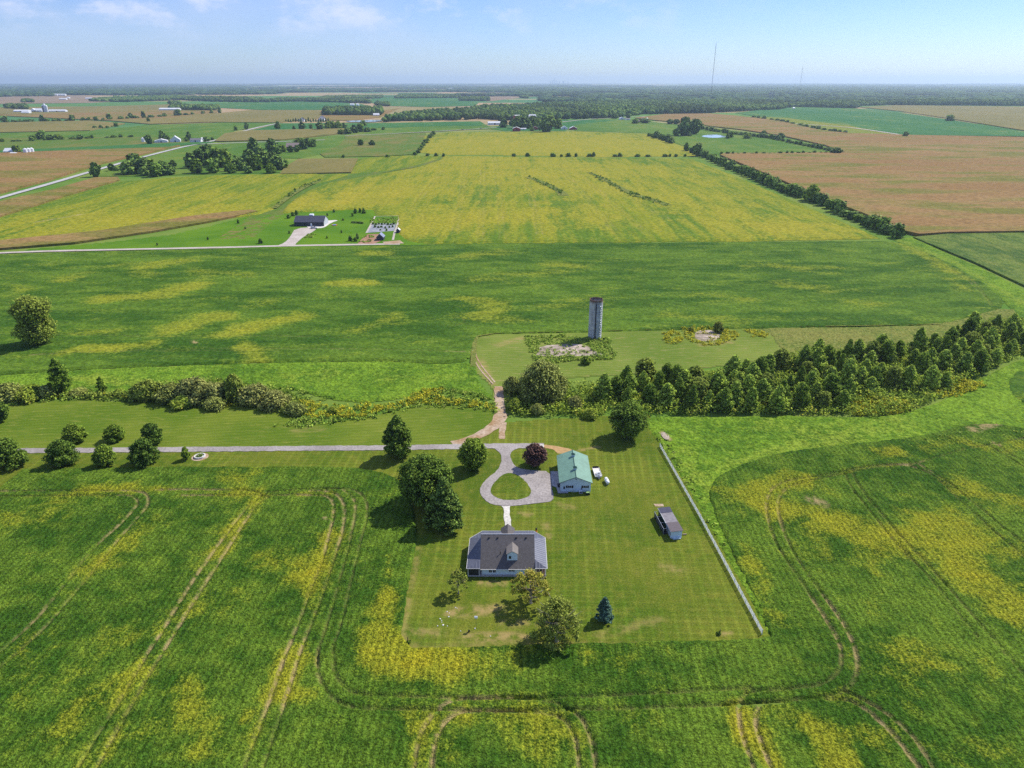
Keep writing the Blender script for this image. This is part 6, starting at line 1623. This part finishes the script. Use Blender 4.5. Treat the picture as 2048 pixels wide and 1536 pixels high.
# ---------------------------------------------------------------- small things on the lawn
X, Y = P(952.5, 1257)
bh = empty('nest_box_pole', (X, Y, 0.02), 0, 'white nest box on a thin pole standing on the open back lawn', 'nest box')
child(bh, 'pole', MB().tube([(0, 0, 0), (0, 0, 2.9)], .035, 8), M_darkmetal)
bb = child(bh, 'box', MB().add([(-.34, -.2, 2.9), (.34, -.2, 2.9), (.34, .2, 2.9), (-.34, .2, 2.9), (-.34, -.2, 3.25), (.34, -.2, 3.25), (.34, .2, 3.25), (-.34, .2, 3.25), (-.34, 0, 3.45), (.34, 0, 3.45)], [(0, 3, 2, 1), (0, 1, 5, 4), (2, 3, 7, 6), (3, 0, 4, 8, 7), (1, 2, 6, 9, 5), (4, 5, 9, 8), (6, 7, 8, 9)]), M_white)
for x_ in (-.2, 0, .2): child(bb, 'entrance_hole', MB().tube([(x_, -.2, 3.05), (x_, -.212, 3.05)], .035, 8), M_black)
st_g = 'white stones on the back lawn'
stp = [(1068, 140, .16), (1112, 168, .12), (1100, 243, .19), (925, 285, .18), (955, 318, .13), (958, 355, .12), (985, 412, .25), (873, 430, .14), (1073, 432, .12), (1345, 535, .12), (1955, 640, .14), (1240, 55, .14), (1270, 70, .12), (1640, 485, .2)]
sl_ = ['topmost right of the scattered white stones', 'white stone just below the topmost right one', 'bright white stone nearest under the top pair', 'upper left white stone of the scattered chain', 'small white stone below the upper left one', 'tiny white stone in the middle of the scattered chain', 'largest white stone on the back lawn', 'white stone farthest left on the back lawn', 'small white stone right of the largest one', 'faint white stone left of the nest box pole foot', 'white stone alone near the soybean edge', 'left stone of a tiny white pair near the thin tree', 'right stone of a tiny white pair near the thin tree', 'white stone at the foot of the nest box pole']
for (zx, zy, s_), lab in zip(stp, sl_):
    X, Y = P(790+zx/10.24, 1210+zy/10.24)
    bm = bmesh.new(); bmesh.ops.create_icosphere(bm, subdivisions=2, radius=1)
    for v_ in bm.verts: v_.co = Vector((v_.co.x*s_*rs.uniform(.85, 1.15), v_.co.y*s_*rs.uniform(.8, 1.1), max(-.3, v_.co.z)*s_*.6))
    me_ = bpy.data.meshes.new('stone'); bm.to_mesh(me_); bm.free(); me_.materials.append(M_stone)
    tag(link('stone', me_, None, (X, Y, .04)), lab, 'stone', st_g)
X, Y = P(938, 1264)
bk = empty('bucket', (X, Y, .03), 0, 'small black bucket left on the back lawn below the nest box', 'bucket')
child(bk, 'body', MB().lathe([(.01, 0), (.17, 0), (.23, .4), (.2, .4), (.15, .03), (.01, .03)], 16), M_rubber)
child(bk, 'handle', MB().tube([(-.22, 0, .38), (-.12, 0, .5), (.12, 0, .5), (.22, 0, .38)], .012, 5), M_galv)
def marker(px, py, h, lab, lean):
    X, Y = P(px, py)
    r_ = empty('corner_post', (X, Y, .02), 0, lab, 'post')
    child(r_, 'post', MB().tube([(0, 0, 0), (lean, .05, h)], [.1, .08], 8), M_black)
    V, F = blob_leaves([(0, 0, .25, .5, .5, .3)], 50, .2, 5); link('weeds', np_mesh('weeds', V, F, L_dark), r_)
marker(816, 1287, 1.6, 'dark corner post with weeds at the lower left corner of the yard', 0.0)
marker(1437, 1269, 1.3, 'dark leaning post near the lower right corner of the yard', .3)
X, Y = P(1072.5, 1064)
orn = empty('garden_ornament', (X, Y, .02), 0, 'small orange garden ornament with a black top at the right front corner of the house', 'ornament')
child(orn, 'base', MB().lathe([(.01, 0), (.3, 0), (.26, .1), (.14, .2), (.22, .45), (.2, .7), (.1, .8)], 14), M_orange, smooth=True)
child(orn, 'cap', MB().lathe([(.10, .8), (.28, .85), (.22, 1.15), (.01, 1.25)], 14), M_black, smooth=True)

# ---------------------------------------------------------------- generic farm building for the distance
def gable_building(name, label, cat, px, py, wpx, depth, hw, rise, wall, roof, rz=0.0, along='x', group=None, door=True, wind=0, world=None, w=None, lean=0.3):
    x, y = world if world else P(px, py)
    Wm = w if w else wpx*MPP(px, py)
    r_ = empty(name, (x, y + depth/2, 0), rz, label, cat, group)
    a, b = Wm/2, depth/2
    m1 = MB(); m2 = MB()
    if along == 'x':
        m1.add([(-a, -b, -.3), (a, -b, -.3), (a, b, -.3), (-a, b, -.3), (-a, -b, hw), (a, -b, hw), (a, b, hw), (-a, b, hw), (-a, 0, hw+rise-.05), (a, 0, hw+rise-.05)], [(0, 1, 5, 4), (2, 3, 7, 6), (3, 0, 4, 8, 7), (1, 2, 6, 9, 5)])
        k = rise/b*lean
        m2.slab([(-a-lean, -b-lean, hw-k), (a+lean, -b-lean, hw-k), (a+lean, 0, hw+rise), (-a-lean, 0, hw+rise)], .15)
        m2.slab([(-a-lean, .003, hw+rise), (a+lean, .003, hw+rise), (a+lean, b+lean, hw-k), (-a-lean, b+lean, hw-k)], .15)
    else:
        m1.add([(-a, -b, -.3), (a, -b, -.3), (a, b, -.3), (-a, b, -.3), (-a, -b, hw), (a, -b, hw), (a, b, hw), (-a, b, hw), (0, -b, hw+rise-.05), (0, b, hw+rise-.05)], [(0, 1, 5, 8, 4), (2, 3, 7, 9, 6), (3, 0, 4, 7), (1, 2, 6, 5)])
        k = rise/a*lean
        m2.slab([(-a-lean, -b-lean, hw-k), (0, -b-lean, hw+rise), (0, b+lean, hw+rise), (-a-lean, b+lean, hw-k)], .15)
        m2.slab([(.003, -b-lean, hw+rise), (a+lean, -b-lean, hw-k), (a+lean, b+lean, hw-k), (.003, b+lean, hw+rise)], .15)
    child(r_, 'wall', m1, wall); child(r_, 'roof', m2, roof)
    if door: child(r_, 'door', MB().box(-a*.12, a*.12, -b-.06, -b-.004, 0, hw*.8), M_darkmetal)
    for i in range(wind):
        f = (i+.5)/wind*2-1
        if abs(f) < .15: continue
        child(r_, 'window', MB().box(f*a-.55, f*a+.55, -b-.06, -b-.004, hw*.4, hw*.75), M_glass)
    return r_
M_farwhite = plain('far_white_paint', (0.74, 0.76, 0.78), 0.5, 0, 0.05)
M_farroof = plain('pale_metal_roof', (0.70, 0.70, 0.70), 0.4, 0.0, 0.06)
M_brownr = plain('brown_shingle', (0.26, 0.20, 0.18), 0.9, 0, 0.15, .5)
dh = gable_building('dark_house', 'long charcoal metal house with a dark roof at the end of the pale drive', 'house', 618.5, 452.7, 59, 15, 3.6, 3.9, M_darkmetal, M_charroof, wind=7)
child(dh, 'gable_cladding', MB().add([(12.25, -7.3, 0), (12.25, 7.3, 0), (12.25, 7.3, 3.6), (12.25, 0, 7.3), (12.25, -7.3, 3.6)], [(0, 1, 2, 3, 4)]), plain('pale_cladding', (.45, .47, .5), .6))
child(dh, 'rear_dormer', MB().box(-1.5, 1.6, 1, 5, 5.2, 8.2), M_farwhite)
child(dh, 'garage_door', MB().box(1.2, 2.4, -7.62, -7.505, 0, 2.6), M_farwhite)
gable_building('garden_shed', 'black garden shed with a grey highlight coloured into its roof beside the vegetable garden', 'shed', 760, 481, 14, 7, 2.6, 2.4, M_darkmetal, plain('grey_highlight_roof', (.28, .30, .36), .35, .3), along='y')  # the highlight on the roof is put into its base colour as grey
gable_building('garden_shed', 'small dark shed with a white side wall right of the fenced garden', 'shed', 796, 466, 7, 3.5, 2.4, 1.3, M_darkmetal, M_farroof, along='y')
def car(name, label, px, py, rz, col, L=5.2, Wd=1.95, group=None, z=.22):
    X, Y = P(px, py); r_ = empty(name, (X, Y, z), rz, label, 'car', group)
    pm = NT('car_paint'); pm.b.inputs['Coat Weight'].default_value = .6; paint = pm.out(col, .35)
    h = L/2; w_ = Wd/2
    prof = [(-h, .35), (h, .35), (h, .75), (h*.95, .95), (h*.45, 1.05), (-h*.98, 1.1), (-h, .9)]
    mb = MB(); n = len(prof)
    mb.add([(x, -w_, z_) for x, z_ in prof] + [(x, w_, z_) for x, z_ in prof], [tuple(range(n)), tuple(range(2*n-1, n-1, -1))] + [(i, (i+1) % n, n+(i+1) % n, n+i) for i in range(n)])
    child(r_, 'body', mb, paint, bevel=.06)
    p2 = [(-h*.85, 1.06), (h*.42, 1.04), (h*.15, 1.7), (-h*.65, 1.72)]
    mb = MB(); q = w_*.86
    mb.add([(x, -q, z_) for x, z_ in p2] + [(x, q, z_) for x, z_ in p2], [(0, 1, 2, 3), (7, 6, 5, 4), (0, 4, 5, 1), (1, 5, 6, 2), (2, 6, 7, 3), (3, 7, 4, 0)])
    child(r_, 'windows', mb, M_glass)
    child(r_, 'roof_panel', MB().box(-h*.62, h*.12, -q+.02, q-.02, 1.725, 1.77), paint)
    for sx in (-h*.62, h*.62):
        for sy in (-w_+.08, w_-.08): child(r_, 'wheel', MB().tube([(sx, sy-.11, .34), (sx, sy+.11, .34)], .34, 12), M_rubber)
    return r_
car('parked_car', 'white pickup like car parked on the pale drive before the dark house', 628, 457.5, .05, (.75, .76, .78), 5.6, 2.0)
car('car', 'dark car driving on the hill road toward the red barns, left one', 925, 260.5, .05, (.03, .03, .04), 5.5, 2.0, 'dark cars on the hill road', 1.0)
car('car', 'dark car driving on the hill road toward the red barns, right one', 962, 258, .05, (.03, .03, .04), 5.5, 2.0, 'dark cars on the hill road', 1.0)
X, Y = P(669, 451)
pp = empty('paddling_pool', (X, Y, .23), 0, 'round blue paddling pool with a sandy rim on the patio of the dark house', 'pool')
child(pp, 'rim', MB().lathe([(2.2, 0), (2.2, .5), (1.9, .5), (1.9, .1)], 20), M_orange); child(pp, 'water', MB().lathe([(1.89, .35), (.01, .36)], 20), M_blueplastic)

def grain_bin(px, py, dia, h, label, group=None, mat=None):
    X, Y = P(px, py); r_ = empty('grain_bin', (X, Y, 0), 0, label, 'grain bin', group)
    R_ = dia/2
    child(r_, 'shell', MB().lathe([(R_, -.2), (R_, h)], 18), mat or M_galv, smooth=True); child(r_, 'cone_roof', MB().lathe([(R_+.15, h-.05), (.4, h+R_*.55), (.01, h+R_*.58)], 18), M_farroof)
    return r_
gb = 'three white grain bins at the left edge'
for x, lab in ((52, 'left one of the three white grain bins by the tan field'), (58.5, 'middle one of the three white grain bins by the tan field'), (65, 'right one of the three white grain bins by the tan field')):
    grain_bin(x, 307.5 - (x-52)*.1, 6.3, 7.2, lab, gb, M_farwhite)
grain_bin(287, 284, 6.5, 7, 'lone white grain bin left of the small farm sheds', None, M_farwhite)
FB = gable_building
FB('farmhouse', 'white house with a broad pale roof at the left edge behind the tan field', 'house', 19, 306.5, 24, 14, 3.2, 4.6, M_farwhite, M_farroof, wind=4)
FB('farm_shed', 'low white shed before the broad roofed house at the left edge', 'shed', 26, 309, 12, 6, 2.2, 1.0, M_farwhite, M_farroof)
FB('barn', 'big white gabled barn of the small western farm', 'barn', 347, 284.5, 19, 20, 4.5, 7, M_farwhite, M_farroof, .35, 'y')
FB('farm_shed', 'low white open shed left of the big white gabled barn', 'shed', 319, 285.5, 24, 18, 3.5, 3.2, M_farwhite, M_farroof, .35, 'y')
FB('farmhouse', 'white farmhouse at the right end of the small western farm', 'house', 391, 284.5, 22, 9, 4.2, 3, M_farwhite, M_greyroof, 0, 'x', wind=5)
FB('farmhouse', 'short cross wing of the white farmhouse on the small western farm', 'house', 403, 283.5, 8, 11, 4.6, 3, M_farwhite, M_farroof, 0, 'y')
FB('country_house', 'large brown roofed brick house in the grove', 'house', 586, 297.5, 29, 17, 3.4, 6.2, M_brick, M_brownr, .1, 'x', wind=5)
FB('grand_house', 'left roof of the grand house among pointed evergreens', 'house', 603, 243, 11, 16, 5, 6, M_farwhite, M_navyroof, 0, 'y', wind=3)
FB('grand_house', 'right gabled wing of the grand house among pointed evergreens', 'house', 643, 241.5, 11, 18, 6, 8, M_farwhite, M_navyroof, 0, 'y', wind=3)
FB('cottage', 'white cottage on the brown field right of the rectangular wood', 'house', 752, 232, 12, 12, 4, 5, M_farwhite, M_farroof, .3, 'x')
FB('barn', 'long low white barn left of the red barns', 'barn', 989, 249.5, 27, 14, 5, 3.5, M_farwhite, M_farroof, .12, 'x', wind=5)
FB('red_barn', 'larger red barn with a white roof edge at the hill field', 'barn', 1033, 262.5, 15.5, 16, 6.2, 3.6, M_red, M_farroof, 0, 'y')
FB('red_barn', 'smaller red barn right of the larger one at the hill field', 'barn', 1070, 260, 11.5, 14, 4.5, 3.6, M_red, M_brownr, 0, 'y')
FB('red_barn', 'red barn half hidden in the wood above the farmstead', 'barn', 1034, 243, 11, 18, 13, 5, M_red, M_farroof, .5, 'x')
FB('white_barn', 'white roofed barn half hidden in the wood above the farmstead', 'barn', 1065, 241.5, 13, 18, 13, 5, M_farwhite, M_farroof, -.3, 'x')
FB('farm_shed', 'white arched shed at the right end of the red barn farmstead', 'shed', 1129, 259, 13, 16, 3.5, 4.5, M_farwhite, M_farroof, 0, 'y')
FB('farm_shed', 'red and white round roofed shed at the far right of the farmstead', 'shed', 1147, 259.5, 15, 18, 3.2, 4.5, M_red, M_farroof, 0, 'y')
FB('farm_shed', 'low white shed between the two red barns', 'shed', 1047, 259.5, 11, 6, 2.5, 1.5, M_farwhite, M_farroof)
FB('bungalow', 'white house on the hill left of the brown roofed one', 'house', 1244, 239.5, 10, 14, 4, 4, M_farwhite, M_farroof, 0, 'y')
FB('bungalow', 'low white wing beside the white hill house', 'house', 1256, 240, 10, 10, 3.2, 2, M_farwhite, M_greyroof)
FB('bungalow', 'brown roofed low house on the hill before the ripe corn', 'house', 1279, 244.5, 12, 14, 3, 3.5, M_brownr, M_brownr, .2, 'x')
grain_bin(1286, 240, 9, 3.5, 'left small white domed bin behind the brown hill roof', 'domed bins on the hill', M_farwhite); grain_bin(1294, 239, 8, 3.5, 'right small white domed bin behind the brown hill roof', 'domed bins on the hill', M_farwhite)
FB('farm_shed', 'tiny white shed at the top of the far green field', 'shed', 1588, 218, 4, 10, 4, 3, M_farwhite, M_farroof)
FB('farmhouse', 'far low house under the trees left of the tiny white shed', 'house', 1490, 220, 8, 12, 4, 3, M_farwhite, M_navyroof)
# dairy farm on the far left
for x, y, w_, d_, hh, ri, lab, al in [(42, 224.5, 30, 20, 5, 4, 'left white barn of the dairy on the western rise', 'x'), (50, 227, 16, 16, 4, 3, 'small white barn in front of the dairy', 'x'), (66, 224, 12, 22, 5, 8, 'pointed white roof barn of the dairy', 'y'), (76, 224, 16, 22, 6, 7, 'tall white gabled barn beside the dairy silos', 'x'), (114, 224, 34, 16, 5, 4, 'long low white barn on the right of the dairy', 'x')]:
    FB('dairy_barn', lab, 'barn', x, y, w_, d_, hh, ri, M_farwhite, M_farroof, 0, al)
for x, lab, m_ in ((88, 'dark striped silo of the dairy', M_greyroof), (91.5, 'tallest white silo of the dairy', M_farwhite), (95, 'right white silo of the dairy', M_farwhite)):
    X, Y = P(x, 224.5); r_ = empty('farm_silo', (X, Y, 0), 0, lab, 'silo', 'silos of the dairy')
    hh = 27 if x == 91.5 else 22
    child(r_, 'shaft', MB().lathe([(4, -.2), (4, hh)], 16), m_, smooth=True); child(r_, 'dome', MB().lathe([(4.05, hh), (3.4, hh+2), (2, hh+3.4), (.01, hh+3.9)], 16), M_farwhite, smooth=True)
for x, y, w_, lab in [(106, 191.3, 17, 'left long white shed at the foot of the north western wood'), (123, 191.5, 15, 'right long white shed at the foot of the north western wood'), (125, 199.5, 14, 'white domed shed on the brown north western field'), (136, 197, 5, 'small white cube like shed right of the domed one'),
                      (177, 198.5, 13, 'white shed before the north western thicket'), (352, 197.5, 8, 'left white barn in the northern gap between woods'), (363, 197.5, 8, 'right white barn in the northern gap between woods'), (338, 221, 40, 'long pale low building left of the north western wood'), (1887, 189.5, 10, 'white building in the right horizon woodland'),
                      (704, 211.5, 8, 'white dome like roof left of the teal field trees'), (715, 211.5, 5, 'small white roof right of the dome like one'), (655, 179.5, 8, 'tiny white roof on the left horizon'), (505, 174, 7, 'tiny bright roof near the left horizon'), (812, 175.5, 8, 'tiny white roof near the centre horizon'), (900, 178, 9, 'second tiny white roof near the centre horizon'), (1560, 167, 22, 'long pale roof on the right horizon')]:
    s_ = MPP(x, y)
    FB('far_barn', lab, 'barn', x, y, w_, 14 + w_*s_*.1, 6 if y > 195 else 9, 4 if y > 195 else 6, M_farwhite, M_farroof, 0, 'x', door=False)

# ---------------------------------------------------------------- masts, pylon, skyline
def mast(px, py, h, label, wd, steel):
    X, Y = P(px, py); r_ = empty('radio_mast', (X, Y, 0), 0, label, 'mast')
    mb = MB()
    for a in (0, 120, 240):
        q = (wd*.58*math.cos(R(a)), wd*.58*math.sin(R(a))); mb.tube([(q[0], q[1], 0), (q[0], q[1], h)], wd*.11, 4)
    z = 0
    while z < h:
        z2 = min(h, z + wd*2)
        for a in (0, 120, 240):
            mb.tube([(wd*.58*math.cos(R(a)), wd*.58*math.sin(R(a)), z), (wd*.58*math.cos(R(a+120)), wd*.58*math.sin(R(a+120)), z2)], wd*.06, 3, False)
        z = z2
    child(r_, 'lattice', mb, steel)
    child(r_, 'antenna', MB().tube([(0, 0, h-.2), (0, 0, h+wd*4)], wd*.12, 5), steel)
    for f in (.35, .66): child(r_, 'beacon', MB().lathe([(.01, h*f-1), (wd*.9, h*f), (.01, h*f+1)], 8), steel)
    for a in (30, 150, 270):
        mb = MB()
        for f, d in ((.33, .28), (.66, .42), (.97, .6)): mb.tube([(0, 0, h*f), (h*d*math.cos(R(a)), h*d*math.sin(R(a)), 0)], wd*.035, 3, False)
        child(r_, 'guy_wires', mb, steel)
M_mast = plain('mast_steel', (0.22, 0.23, 0.26), 0.6, 0.2, 0.1)
mast(1420, 208.5, 283, 'very tall slim guyed radio mast rising from the woodland on the right', 2.3, M_mast)
mast(1599, 178, 300, 'smaller looking guyed radio mast near the right horizon', 5.5, M_mast)
for x, y, lab in ((1539, 203, 'left lattice pylon before the hazy woodland'), (1545, 203.5, 'right lattice pylon before the hazy woodland')):
    X, Y = P(x, y); r_ = empty('power_pylon', (X, Y, 0), 0, lab, 'pylon', 'lattice pylons'); mb = MB(); h = 58
    for sx in (-1, 1):
        for sy in (-1, 1): mb.tube([(sx*5, sy*5, 0), (sx*1.2, sy*1.2, h)], .5, 4)
    for i in range(8):
        z0_ = h*i/8; z1_ = h*(i+1)/8; a = 5-3.8*i/8; b = 5-3.8*(i+1)/8
        for sy in (-1, 1): mb.tube([(-a, sy*a, z0_), (b, sy*b, z1_)], .3, 3, False); mb.tube([(a, sy*a, z0_), (-b, sy*b, z1_)], .3, 3, False)
    child(r_, 'tower', mb, M_mast)
    for z in (38, 46, 54): child(r_, 'cross_arm', MB().tube([(-9, 0, z), (9, 0, z)], .7, 4), M_mast)
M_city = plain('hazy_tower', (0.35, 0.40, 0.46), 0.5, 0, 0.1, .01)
for px_, w_, h_, lab in [(1100.5, 38, 115, 'small left tower of the faint skyline'), (1105.5, 60, 170, 'broad left block of the faint skyline'), (1109.3, 42, 260, 'tallest slim tower of the faint skyline'), (1113.5, 46, 150, 'block right of the tallest skyline tower'), (1119, 46, 110, 'separate low block right of the skyline core'), (1126.5, 80, 125, 'wide low block right in the faint skyline'), (1136, 30, 90, 'rightmost thin tower of the faint skyline')]:
    Yc = 36000.0; zc_ = Yc*math.cos(PITCH) + CAM_H*math.sin(PITCH); X = (px_-1024)/F_PX*zc_
    r_ = empty('skyscraper', (X, Yc, 0), 0, lab, 'tower', 'towers of the faint city skyline')
    mb = MB(); mb.box(-w_/2, w_/2, -20, 20, 0, h_*.82); child(r_, 'shaft', mb, M_city)
    child(r_, 'setback', MB().box(-w_*.32, w_*.32, -14, 14, h_*.82, h_), M_city)
    if h_ > 200:
        for sx in (-8, 8): child(r_, 'spire', MB().tube([(sx, 0, h_), (sx, 0, h_+55)], 1.5, 4), M_city)
# ---------------------------------------------------------------- haze
hz = MB(); hz.box(-48000, 48000, -1500, 41500, -1.0, 318)
HZ = bpy.data.materials.new('haze_air'); HZ.use_nodes = True
ht = HZ.node_tree; ht.nodes.clear()
ho = ht.nodes.new('ShaderNodeOutputMaterial'); hp = ht.nodes.new('ShaderNodeVolumePrincipled')
hp.inputs['Color'].default_value = (0.66, 0.84, 1.0, 1)
hp.inputs['Density'].default_value = 0.000052
hp.inputs['Anisotropy'].default_value = 0.35
ht.links.new(hp.outputs[0], ho.inputs['Volume'])
hz_o = hz.build('haze', mat=HZ)
tag(hz_o, 'pale summer haze over the far countryside', None, None, 'stuff')
